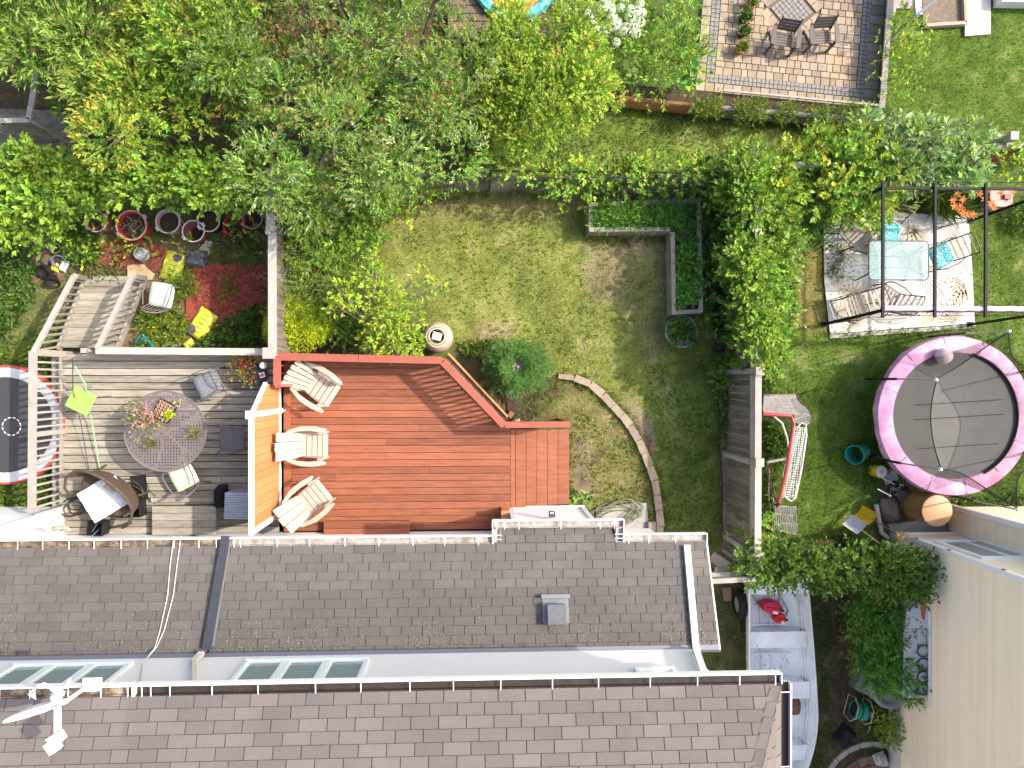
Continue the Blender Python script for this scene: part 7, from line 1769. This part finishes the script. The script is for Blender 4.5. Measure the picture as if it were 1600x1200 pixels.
# ================================================================= VEGETATION
def C3(px_, py_, z): return tuple(W(px_, py_, z))
def pxclumps(lst): return [(C3(x, y, z), r, r*(.85+.3*rnd.random()), r*.75) for (x, y, z, r) in lst]
def cloud(px, z0, z1, n, r, seed):
    "n clumps filling a pixel polygon, heights between z0 and z1"
    rr = random.Random(seed); P = pxpoly(px, (z0+z1)/2); X0 = [p[0] for p in P]; Y0 = [p[1] for p in P]; out = []; tries = 0
    while len(out) < n and tries < n*60:
        tries += 1; x = rr.uniform(min(X0), max(X0)); y = rr.uniform(min(Y0), max(Y0))
        if not inpoly(np.array([x]), np.array([y]), P)[0]: continue
        z = z0+(z1-z0)*rr.random()**.8
        if any((Vector((x,y,z))-Vector(q[0])).length < r*.62 for q in out) and tries < n*40: continue
        s = r*rr.uniform(.65,1.25); out.append(((x, y, z), s*rr.uniform(.85,1.2), s*rr.uniform(.85,1.2), s*.7))
    return out
# A: green tree with yellow tips
tree('leafy_tree', 'bright green tree with yellow tipped leaves at the upper left', (W(270,110,0).x*.9, W(270,110,0).y*.9, 0),
     cloud([(175,-60),(410,-60),(395,120),(375,185),(255,170),(215,265),(185,200)], 1.7, 3.3, 38, .40, 3),
     dict(dens=110, tl=.2, k=8, L=.092, ar=.42, cols=[GM,GL,GV,(.11,.2,.03)], tip=(.44,.37,.05), tipw=.62, up=.5), .12, limbs=18)
tree('leafy_tree', 'narrow leaved pale green tree in the top left corner', (-8.9, 7.2, 0),
     cloud([(-80,-80),(175,-80),(180,60),(165,150),(100,130),(60,95),(-80,70)], 1.8, 3.2, 30, .42, 5),
     dict(dens=85, tl=.24, k=8, L=.11, ar=.27, cols=[GM,GV,GS,(.16,.23,.05)], tip=(.36,.34,.08), tipw=.4, up=.45), .11, limbs=14)
tree('leafy_tree', 'small green tree leaning over the dark platform at top left', (-7.3, 5.4, 0),
     cloud([(90,110),(180,90),(185,200),(120,190)], 1.0, 2.4, 12, .34, 6),
     dict(dens=60, tl=.22, k=7, L=.11, ar=.36, cols=[GM,GV,GD], tip=(.36,.33,.05), tipw=.3, up=.45), .06, limbs=8)
# understorey between
tag(npmesh('shrub', *clump_leaves(cloud([(180,150),(420,130),(420,240),(200,255)], .4, 1.4, 26, .4, 8), 20, .2, 6, .10, .4, [GD,GM,(.06,.11,.02)]), M_leaf), 'dark green shrub in the shade under the yellow tipped tree', 'shrub')
# big silvery tree
tree('silvery_tree', 'large silvery green tree with orange tinted twigs at the top centre', (-2.6, 5.4, 0),
     cloud([(380,-80),(735,-80),(725,60),(755,150),(735,240),(640,300),(560,330),(440,305),(400,220),(370,120)], 1.4, 3.5, 78, .42, 9),
     dict(dens=120, tl=.19, k=8, L=.074, ar=.36, cols=[GM,GS,GV,(.11,.18,.05),(.19,.25,.12)], wts=[3,3,2,3,1], tip=(.32,.18,.06), tipw=.30, up=.4), .2, limbs=26, curve=.3)
bt_ = bpy.data.objects['silvery_tree']
bcl = [((c[0], c[1], c[2]+r_*.5), r_*.45, r_*.45, r_*.3) for (c, r_, _a, _b) in cloud([(400,-20),(740,-20),(720,180),(640,290),(520,310),(420,240)], 2.0, 3.9, 46, .40, 99)]
npmesh('berries', *clump_leaves(bcl, 60, .10, 6, .035, .6, [(.15,.075,.025),(.20,.12,.03),(.14,.11,.03)]), M_leaf, bt_, 'stuff')
# yellow green round shrub tree
tree('golden_tree', 'dense yellow green tree left of the white hydrangea', (1.05, 5.25, 0),
     cloud([(740,75),(790,45),(850,60),(880,40),(940,75),(962,120),(955,160),(900,195),(830,215),(770,220),(735,160)], 1.2, 2.7, 58, .34, 12),
     dict(dens=150, tl=.12, k=7, L=.06, ar=.6, cols=[(.17,.25,.03),(.13,.22,.028),(.21,.28,.035),(.27,.27,.05)], wts=[3,3,2,1], tip=(.36,.37,.05), tipw=.35, up=.5), .12, limbs=14)
tag(npmesh('shrub', *clump_leaves(cloud([(690,190),(900,205),(910,240),(720,262)], .2, .7, 16, .3, 14), 22, .14, 5, .08, .45, [GD,GM]), M_leaf), 'low dark shrub in the shade under the dense yellow green tree', 'shrub')
# hydrangea
hy = thing('hydrangea', 'hydrangea bush covered in white flower heads at the top edge', 'shrub', W(945,40,0))
hc = cloud([(880,-50),(1005,-50),(1010,30),(985,60),(935,75),(890,35)], .7, 1.4, 24, .30, 15)
npmesh('foliage', *clump_leaves(hc, 44, .16, 6, .085, .55, [GM,GV,GL]), M_leaf, hy)
P = []; cl_ = []
for (px_, py_) in [(885,14),(897,20),(918,22),(923,30),(942,10),(950,3),(955,14),(960,40),(957,30),(966,34),(972,48),(978,46),(985,14),(994,18),(1004,20),(1000,35),(990,42),(963,66),(932,12),(915,5),(930,48),(945,46),(970,12),(955,28),(985,27),(993,52),(945,-8),(965,-12),(900,-4),(1000,5),(880,2),(975,-5)]:
    c = np.array(W(px_, py_, rnd.uniform(1.55,1.8))); n = 80; d = unit(rng.normal(0,1,(n,3))); d[:,2] = np.abs(d[:,2]); rr_ = rnd.uniform(.075,.12)
    P.append(leaf_arrays(c+d*rr_*[1,1,.7], np.cross(d, rng.normal(0,1,(n,3))), d, np.full(n,.034), np.full(n,.034), pal(n,[(.72,.76,.60),(.78,.80,.70),(.66,.74,.48)], jit=.05)))
npmesh('flowers', *cat(P), M_leaf, hy, 'stuff')
# shrubs right of hydrangea
tag(npmesh('shrub', *clump_leaves(cloud([(960,75),(1000,55),(1085,20),(1100,-40),(1010,-40),(1090,90),(1070,140),(1000,150),(965,130)], .5, 1.5, 34, .32, 17), 40, .18, 7, .075, .4, [GM,GV,GL,GD], tip=GY, tipw=.3), M_leaf), 'mixed green shrub between the hydrangea and the paved patio', 'shrub')
tag(npmesh('feathery_shrub', *clump_leaves(cloud([(1078,10),(1104,-30),(1108,60),(1098,110),(1080,100)], .4, 1.0, 14, .2, 18), 50, .2, 9, .04, .15, [GE,GM,(.09,.2,.06)]), M_leaf), 'feathery fine leaved plant along the left patio edge', 'shrub')
tag(npmesh('broadleaf_plant', *clump_leaves(cloud([(1052,95),(1085,95),(1088,128),(1060,130)], .6, 1.0, 7, .18, 19), 24, .10, 4, .15, .8, [GL,(.13,.25,.06)]), M_leaf), 'big light green leaves beside the lower left patio corner', 'plant')
tag(npmesh('evergreen_shrub', *clump_leaves(cloud([(890,170),(950,140),(945,190),(900,215)], .5, 1.1, 10, .24, 20), 50, .28, 12, .035, .14, [(.05,.11,.03),GM]), M_leaf), 'small soft evergreen below the right side of the yellow green tree', 'shrub')
# plants right of patio
tag(npmesh('garden_plants', *clump_leaves(cloud([(1385,35),(1425,20),(1440,60),(1430,110),(1418,165),(1380,160)], .3, .7, 30, .2, 22), 46, .13, 6, .06, .5, [GL,GV,GM,GY]), M_leaf), 'band of bright leafy plants along the timber wall of the patio', 'plants')
# ---- vines
def vine(label, px, z0, z1, n, r, seed, L=.10, ar=.62, cols=(GL,GV,GM,GY), wts=None, dens=46, tipw=.35, tip=GY, name='climbing_vine', k=5, tl=.16, catg='vine'):
    return tag(npmesh(name, *clump_leaves(cloud(px, z0, z1, n, r, seed), dens, tl, k, L, ar, list(cols), wts, tip=tip, tipw=tipw, flat=.9, up=.4), M_leaf), label, catg)
vine('dense bright green vine hedge above the row of tubs on the left', [(-60,262),(60,252),(240,258),(412,262),(412,308),(300,318),(240,312),(120,322),(90,355),(-60,370)], .9, 1.75, 130, .27, 31, cols=(GL,GV,GM,(.16,.25,.03)), dens=64)
vine('leafy vine trailing down among the tubs on the left', [(95,330),(130,350),(235,378),(330,378),(340,392),(260,400),(150,392),(110,400)], .05, .3, 22, .16, 32, L=.07, dens=28)
vine('lower vine leaves beside the board fence and last tub', [(330,330),(410,350),(400,395),(345,400)], .1, .6, 8, .16, 33, L=.06)
vine('yellow green creeper along the black chain link fence rail', [(690,258),(800,262),(930,258),(1100,255),(1100,275),(930,290),(860,290),(800,275),(690,276)], 1.0, 1.45, 46, .16, 34, L=.075, cols=(GL,GY,GV,GM))
vine('deep green creeper hanging on the fence above the raised bed', [(850,266),(1130,260),(1130,290),(1060,292),(1000,288),(935,292),(850,294)], .4, 1.05, 46, .22, 35, L=.09, cols=(GM,GV,GD,GL))
vine('thick vine covering the north half of the lattice fence', [(1125,262),(1185,255),(1215,300),(1222,400),(1228,500),(1210,560),(1180,575),(1165,520),(1148,440),(1138,340)], .9, 1.65, 150, .25, 36, L=.088, cols=(GM,GV,GL,GE,GS), wts=[3,3,2,2,1], dens=72)
vine('shaded creeper on the lawn side foot of the lattice fence', [(1100,300),(1130,320),(1140,430),(1165,560),(1130,600),(1115,520),(1105,440)], .1, .6, 54, .2, 37, L=.085, cols=(GM,GD,GE))
vine('yellow tipped vine on the back fence left of the canopy frame', [(1180,262),(1260,232),(1330,215),(1380,240),(1400,290),(1370,330),(1330,345),(1260,330),(1210,330)], .9, 1.9, 80, .28, 38, L=.10, cols=(GM,GV,GL,GY))
vine('short vine strand on the lattice fence cap nearest the back fence', [(1160,262),(1186,262),(1188,332),(1164,332)], 1.78, 1.95, 16, .19, 61, L=.085, cols=(GM,GV,GL), dens=80)
vine('long vine strand on the lattice fence cap level with the round tub', [(1164,388),(1194,388),(1200,560),(1172,560)], 1.78, 1.95, 34, .19, 62, L=.085, cols=(GM,GV,GL), dens=80)
vine('big leaved grey green vine over the back fence behind the grass clump', [(1330,205),(1400,195),(1500,215),(1530,250),(1520,285),(1400,285),(1350,260)], 1.3, 1.9, 56, .26, 39, L=.15, ar=.42, cols=(GS,(.17,.23,.10),(.12,.19,.06)), tipw=.0, dens=44)
vine('vine on the back fence right of the stub post', [(1555,215),(1640,215),(1640,280),(1570,285)], 1.0, 1.6, 16, .25, 40, L=.09)
tag(npmesh('flowering_shrub', *clump_leaves(cloud([(1188,330),(1220,315),(1230,380),(1215,420),(1190,400)], .5, 1.2, 14, .22, 41), 40, .16, 7, .06, .35, [(.36,.38,.24),(.22,.27,.12),(.5,.5,.36)]), M_leaf), 'pale cream flowering shrub beside the vine covered fence', 'shrub')
tag(npmesh('leafy_shrub', *clump_leaves(cloud([(1215,330),(1270,325),(1300,365),(1270,378),(1225,372)], .3, .9, 18, .24, 42), 30, .2, 7, .12, .28, [GM,GE,(.10,.19,.05)]), M_leaf), 'dark green long leaved shrub at the top left of the rug', 'shrub')
tag(npmesh('golden_shrub', *clump_leaves(cloud([(1330,300),(1400,290),(1412,325),(1345,340)], .3, .9, 16, .2, 43), 44, .13, 7, .06, .45, [GL,GY,(.24,.3,.03)]), M_leaf), 'lime green shrub between the slatted chair and the grass clump', 'shrub')
vine('vine on the lattice fence beside the hockey net post', [(1165,810),(1195,800),(1200,870),(1165,880)], .6, 1.6, 20, .2, 44, L=.08, cols=(GM,GV,GL))
# arch of vine at the gate, trellis under it
ar_ = vine('long arching vine hedge over the boat stern', [(1160,870),(1215,862),(1330,874),(1400,876),(1440,884),(1438,902),(1412,918),(1370,900),(1290,900),(1230,890),(1170,895)], 1.2, 1.85, 90, .26, 45, L=.08, cols=((.05,.10,.015),(.065,.13,.02),GD,(.085,.15,.02)), dens=70, tip=(.2,.22,.03), tipw=.3)  # leaf colours darkened to stand in for the weaker light on this vine
tr3 = thing('trellis', 'timber trellis hidden under the arching vine by the boat', 'trellis', W(1300,890,0))
a, b = W(1170,890,1.6), W(1440,895,1.6); MB().bar(a, b, .08, .08).build('beam', M_greywoodv, tr3)
for f in (.02,.35,.68,.98): p = a.lerp(b, f); MB().box((p.x,p.y,.8),(.08,.08,1.6)).build('post', M_greywoodv, tr3)
# hedge (dark yew) by the cabinet
hg = thing('evergreen_hedge', 'dark green clipped evergreen hedge beside the white cabinet', 'hedge', W(1380,1000,0))
hcl = cloud([(1338,925),(1405,920),(1415,1000),(1430,1080),(1380,1070),(1350,1040),(1338,980)], .5, 1.25, 90, .24, 46)
npmesh('foliage', *clump_leaves(hcl, 130, .14, 8, .06, .42, [(.05,.13,.02),(.07,.17,.025),(.09,.2,.03)]), M_leaf, hg)
tag(npmesh('shrub', *clump_leaves(cloud([(1318,925),(1345,925),(1352,1050),(1325,1040)], .1, .5, 24, .2, 47), 34, .12, 6, .055, .4, [(.13,.14,.03),(.17,.12,.04),GM]), M_leaf), 'low reddish olive shrub strip left of the dark hedge', 'shrub')
tag(npmesh('golden_shrub', *clump_leaves(cloud([(1368,1118),(1402,1112),(1408,1145),(1390,1165),(1370,1145)], .2, .55, 20, .16, 48), 150, .10, 7, .045, .5, [(.16,.2,.02),(.13,.17,.02),GL]), M_leaf), 'small golden green shrub beside the hose reel', 'shrub')
# ---- middle garden left part
vine('broadleaf creeper beside the north end of the left board fence', [(438,285),(560,300),(600,320),(575,380),(560,430),(450,395),(442,330)], .5, 1.2, 52, .27, 51, L=.085, cols=(GV,GM,GL,GE), tip=GY, name='leafy_shrub', catg='shrub')
ju = thing('juniper_shrub', 'loose feathery juniper shrub against the left board fence', 'shrub', W(490,430,0))
jc = cloud([(440,375),(560,385),(575,450),(555,510),(520,470),(445,475)], .5, 1.25, 40, .26, 52)
npmesh('foliage', *clump_leaves(jc, 85, .30, 12, .05, .24, [(.12,.18,.03),(.09,.15,.03),(.16,.21,.04)], spread=.7), M_leaf, ju)
MB().tube([W(500,430,0),W(498,428,.5),W(490,420,1.0)], .03, 6).build('stem', M_bark, ju)
bc_ = thing('golden_cedar', 'round clipped golden yellow cedar in the corner by the board fence', 'shrub', W(478,510,0))
npmesh('foliage', *clump_leaves(ell_clumps(W(468,507,.40), .58, .46, .55, 74, .17, 53), 330, .08, 8, .036, .42, [(.27,.33,.016),(.33,.37,.02),(.21,.28,.016)]), M_leaf, bc_)
MB().tube([W(478,510,0),W(476,508,.45)], .04, 6).build('stem', M_bark, bc_)
# sapling with sparse yellow green clusters
sp_ = thing('sapling', 'sparse young tree with yellow green leaf clusters beside the dry lawn', 'tree', (*W(575,510,0)[:2], 0))
root = Vector(sp_.location); tips = [(533,452,1.9),(545,470,1.8),(585,430,1.7),(592,400,1.8),(655,430,1.8),(660,455,1.7),(680,432,1.9),(685,450,1.9),(652,500,1.5),(620,480,1.7),(605,455,1.7),(598,530,1.3),(640,520,1.4),(530,480,1.6),(575,428,1.8),(635,455,1.5),(600,490,1.6),(625,510,1.5),(580,470,1.6),(615,535,1.2)]
mb = MB(); j0 = root+Vector((.05,.0,.7)); mb.tube([root, root+Vector((.03,.02,.35)), j0], [.04,.035,.03], 7)
tc_ = []
for (x_, y_, z_) in tips:
    p = W(x_, y_, z_); m_ = j0.lerp(p, .5)+Vector((rnd.uniform(-.08,.08),rnd.uniform(-.08,.08),-.08)); mb.tube([j0, m_, p], [.018,.012,.005], 5)
    for q in range(3): mb.tube([m_.lerp(p,.4), p+Vector((rnd.uniform(-.15,.15),rnd.uniform(-.15,.15),0))], [.006,.003], 4)
    s = rnd.uniform(.12,.22) if x_ < 630 else rnd.uniform(.08,.13); tc_.append((tuple(p), s, s, s*.6))
mb.build('trunk', M_twig, sp_, smooth=True)
npmesh('crown', *clump_leaves(tc_+[(tuple(W(x_,y_,z_)), r_, r_, r_*.6) for (x_,y_,z_,r_) in ((608,470,1.6,.24),(612,500,1.5,.26),(628,525,1.3,.25),(590,540,1.1,.2),(590,500,1.4,.26),(640,535,1.0,.24),(610,545,1.0,.24),(575,530,1.0,.2),(655,540,.9,.16),(600,515,1.2,.2))], 140, .10, 7, .065, .5, [(.19,.27,.03),(.23,.28,.03),(.15,.235,.028)], tip=(.5,.44,.07), tipw=.4), M_leaf, sp_)
tag(npmesh('low_shrub', *clump_leaves(cloud([(505,470),(560,420),(600,440),(640,480),(655,545),(520,548)], .15, .8, 64, .2, 54), 60, .14, 6, .06, .5, [GM,GV,GE]), M_leaf), 'low dark undergrowth beneath the sparse young tree', 'shrub')
vine('fresh green shrub overhanging the top left of the dry lawn', [(590,295),(680,285),(690,310),(640,330),(600,335)], .5, 1.2, 14, .22, 55, L=.08, name='leafy_shrub', catg='shrub')
# spruce
spc = thing('young_spruce', 'round young spruce between the red deck rail and the stone edging', 'tree', (*W(800,582,0)[:2], 0))
c0 = W(806,574,.0); tips_ = []; mb = MB(); P = []; D = []
mb.tube([Vector((c0.x,c0.y,0)), Vector((c0.x,c0.y,.9))], [.05,.02], 7)
for k in range(150):
    lv = k/150; a = k*2.399; zb = .1+.75*lv; Lb = (.80-.55*lv)*rnd.uniform(.8,1.08); b0 = Vector((c0.x, c0.y, zb)); d = Vector((math.cos(a), math.sin(a)*.85, .30+.5*lv)); e = b0+d*Lb; mb.tube([b0, b0.lerp(e,.6)+Vector((0,0,-.02)), e], [.009,.006,.003], 4)
    for q in range(9):
        f = .35+.65*q/8; p = b0.lerp(e, f); 
        for s in (-1, 0, 1): P.append(tuple(p)); sd2 = Vector((-d.y, d.x, 0))*s*.9; D.append(tuple(d+sd2+Vector((0,0,.15))))
mb.build('trunk', M_twig, spc, smooth=True)
P = np.array(P); D = np.array(D); D = D+rng.normal(0,.15,D.shape)
npmesh('crown', *sprays(P, D, .10, 13, .038, .22, pal(len(P),[(.11,.25,.06),(.09,.21,.05),(.16,.31,.07)]), (.2,.38,.08), .5, spread=1.1, flat=.3), M_leaf, spc)
weeds('low_weeds', [(720,540),(790,530),(740,560)], 260, .06, .5, [GM,GL,(.2,.2,.06)], h=.06, label='low weeds between the rain barrel and the spruce')
weeds('low_weeds', [(840,600),(885,590),(880,625),(830,655),(800,655)], 160, .05, .3, [GM,GL], h=.06, label='low weeds at the foot of the spruce')
# hosta
ho = thing('hosta', 'light green hosta leaves between the red steps and the white bay', 'plant', W(890,785,0))
P = np.column_stack([rng.uniform(W(860,790,0).x, W(922,790,0).x, 90), rng.uniform(W(0,800,0).y, W(0,775,0).y, 90), rng.random(90)*.12+.05]); D = rng.normal(0,1,(90,3)); D[:,2] = abs(D[:,2])*.6+.2
npmesh('leaves', *leaf_arrays(P, D, np.tile([0,0,1.],(90,1))+rng.normal(0,.2,(90,3)), rng.uniform(.10,.19,90), rng.uniform(.05,.09,90), pal(90,[(.17,.32,.05),(.22,.36,.07),GM])), M_leaf, ho)
# ---- left garden weeds
weeds('weeds', [(-60,375),(40,380),(62,420),(55,470),(20,520),(-60,520)], 1300, .09, .5, [GM,GV,(.10,.19,.05)], h=.28, tl=.16, label='tall leafy weeds at the far left edge')
weeds('weeds', [(-60,560),(100,500),(110,560),(100,600),(-60,580)], 500, .07, .4, [GM,GV,GL], h=.12, label='weeds above the small trampoline')
weeds('weeds', [(0,740),(100,700),(100,790),(40,795),(0,785)], 500, .07, .4, [GM,GV,GL], h=.14, label='weeds below the small trampoline')
weeds('weeds', [(100,360),(155,370),(160,410),(120,415)], 240, .08, .55, [GL,GM,GV], h=.2, label='leafy weeds left of the red tub')
weeds('weeds', [(225,485),(280,480),(300,510),(290,540),(220,540)], 520, .075, .38, [GL,GV,GY], h=.22, label='lush yellow green weeds below the grey green chair')
weeds('weeds', [(270,430),(310,425),(312,455),(285,470),(265,455)], 170, .07, .3, [GL,GV], h=.2, label='weeds beside the grey green chair')
weeds('weeds', [(340,515),(412,470),(412,545),(300,545)], 420, .075, .45, [GM,GD,GV], h=.2, label='dark weeds along the lower end of the board fence')
weeds('weeds', [(335,375),(412,370),(412,420),(330,410)], 300, .06, .4, [GM,GV,(.2,.18,.07)], h=.14, label='thin weeds beside the board fence under the tubs')
weeds('weeds', [(352,435),(368,432),(372,455),(355,458)], 26, .09, .3, [GL,GV], h=.1, label='single weed growing through the red mulch')
weeds('weeds', [(330,455),(400,450),(400,500),(330,500)], 46, .05, .3, [GL,GM], h=.06, label='small sprouts in the red mulch', patch=3)
weeds('weeds', [(115,405),(200,425),(195,440),(110,440)], 260, .05, .4, [GM,(.22,.2,.07)], h=.06, label='short growth beside the top of the stairs')
weeds('weeds', [(1120,300),(1190,560),(1160,600),(1110,480)], 500, .08, .5, [GM,GD], h=.2, label='shaded weeds between raised bed and lattice fence')
def edge_tufts(pts, n, label, cols, L=.085, ar=.10, wid=.05, z=.0):
    P = [W(a, b, z) for a, b in pts]; out = []
    for i in range(n):
        k = rnd.randrange(len(P)-1); p = P[k].lerp(P[k+1], rnd.random()); out.append((p.x+rnd.gauss(0, wid), p.y+rnd.gauss(0, wid), z))
    out = np.array(out); D = rng.normal(0, .6, out.shape); D[:, 2] = 1
    tag(npmesh('grass_tufts', *sprays(out, D, .05, 6, L, ar, pal(len(out), cols), flat=.2, spread=.8), M_leaf, None, 'stuff'), label)
gcs = [(.13,.22,.03), (.2,.26,.04), (.09,.17,.02), (.34,.32,.10)]
edge_tufts([(x+7, y-5) for x, y in ctrl], 260, 'longer grass along the outer side of the stone edging', gcs)
edge_tufts([(x-7, y+4) for x, y in ctrl], 220, 'longer grass along the inner side of the stone edging', gcs)
edge_tufts([(918,378),(1045,377),(1047,492)], 260, 'longer grass round the foot of the raised bed', gcs)
edge_tufts([(1122,560),(1128,700),(1132,860)], 320, 'longer grass along the fence foot timbers', gcs)
edge_tufts([(890,668),(892,785)], 90, 'longer grass beside the red steps', gcs)
edge_tufts([(955,168),(1120,188),(1372,205)], 420, 'longer grass below the long planter', gcs)
edge_tufts([(1200,560),(1203,700),(1205,850)], 300, 'longer grass on the net side of the lattice fence', gcs)
edge_tufts([(1290,525),(1400,522),(1525,512)], 160, 'longer grass along the rug kerb', gcs)
edge_tufts([(600,318),(750,306),(900,305)], 240, 'longer dry grass along the chain link fence', gcs)
weeds('weeds', [(1118,560),(1136,560),(1138,700),(1126,700)], 260, .07, .55, [GL,GV,GM], h=.16, label='creeping weeds at the foot of the lattice fence')
weeds('weeds', [(1195,660),(1225,670),(1235,720),(1200,720)], 420, .07, .5, [GM,GV,GL], h=.2, label='weeds inside the hockey net')
weeds('weeds', [(1195,560),(1212,560),(1205,640),(1192,640)], 140, .07, .5, [GL,GV], h=.3, label='weeds at the fence above the hockey net')
weeds('weeds', [(1195,740),(1205,740),(1215,860),(1195,860)], 200, .06, .5, [GM,GV], h=.2, label='weeds at the fence below the hockey net')
weeds('weeds', [(1300,380),(1320,390),(1310,440),(1288,430)], 260, .035, .4, [(.10,.11,.05),GM,(.2,.17,.1)], h=.05, label='leaf litter on the left edge of the rug')
weeds('weeds', [(1310,830),(1350,850),(1400,870),(1340,880),(1300,850)], 360, .07, .5, [GM,GD,GV], h=.3, label='leafy weeds under the snow shovels')
weeds('weeds', [(1340,690),(1375,680),(1390,740),(1350,760)], 300, .05, .4, [GD,GM], h=.1, label='weeds under the left edge of the pink trampoline')
weeds('weeds', [(1440,785),(1600,770),(1600,795),(1500,795)], 500, .06, .4, [GM,GV,GL], h=.2, label='weeds between the pink trampoline and the beige house')
weeds('weeds', [(1560,320),(1640,310),(1640,370),(1570,360)], 300, .08, .4, [GM,GV], h=.35, label='leafy plants at the right edge above the lawn')
weeds('weeds', [(690,280),(860,280),(850,300),(690,300)], 260, .05, .3, [GM,(.25,.2,.1),GL], h=.1, label='thin weeds at the foot of the chain link fence')
chips('dry_litter', [(600,305),(900,298),(915,322),(600,325)], 1300, [(.30,.22,.13),(.20,.15,.09),(.36,.3,.17)], 'dry leaf litter along the back edge of the middle lawn', z=.01, L=.035, ar=.4)
chips('dry_litter', [(100,380),(300,370),(300,440),(130,440)], 1400, [(.28,.2,.12),(.18,.13,.08)], 'dry litter in the left garden', z=.02, L=.04, ar=.3)
chips('dry_litter', [(0,430),(130,400),(110,520),(0,540)], 1200, [(.30,.22,.13),(.2,.15,.1),(.4,.34,.24)], 'dry litter beside the stair railing', z=.01, L=.04, ar=.3)
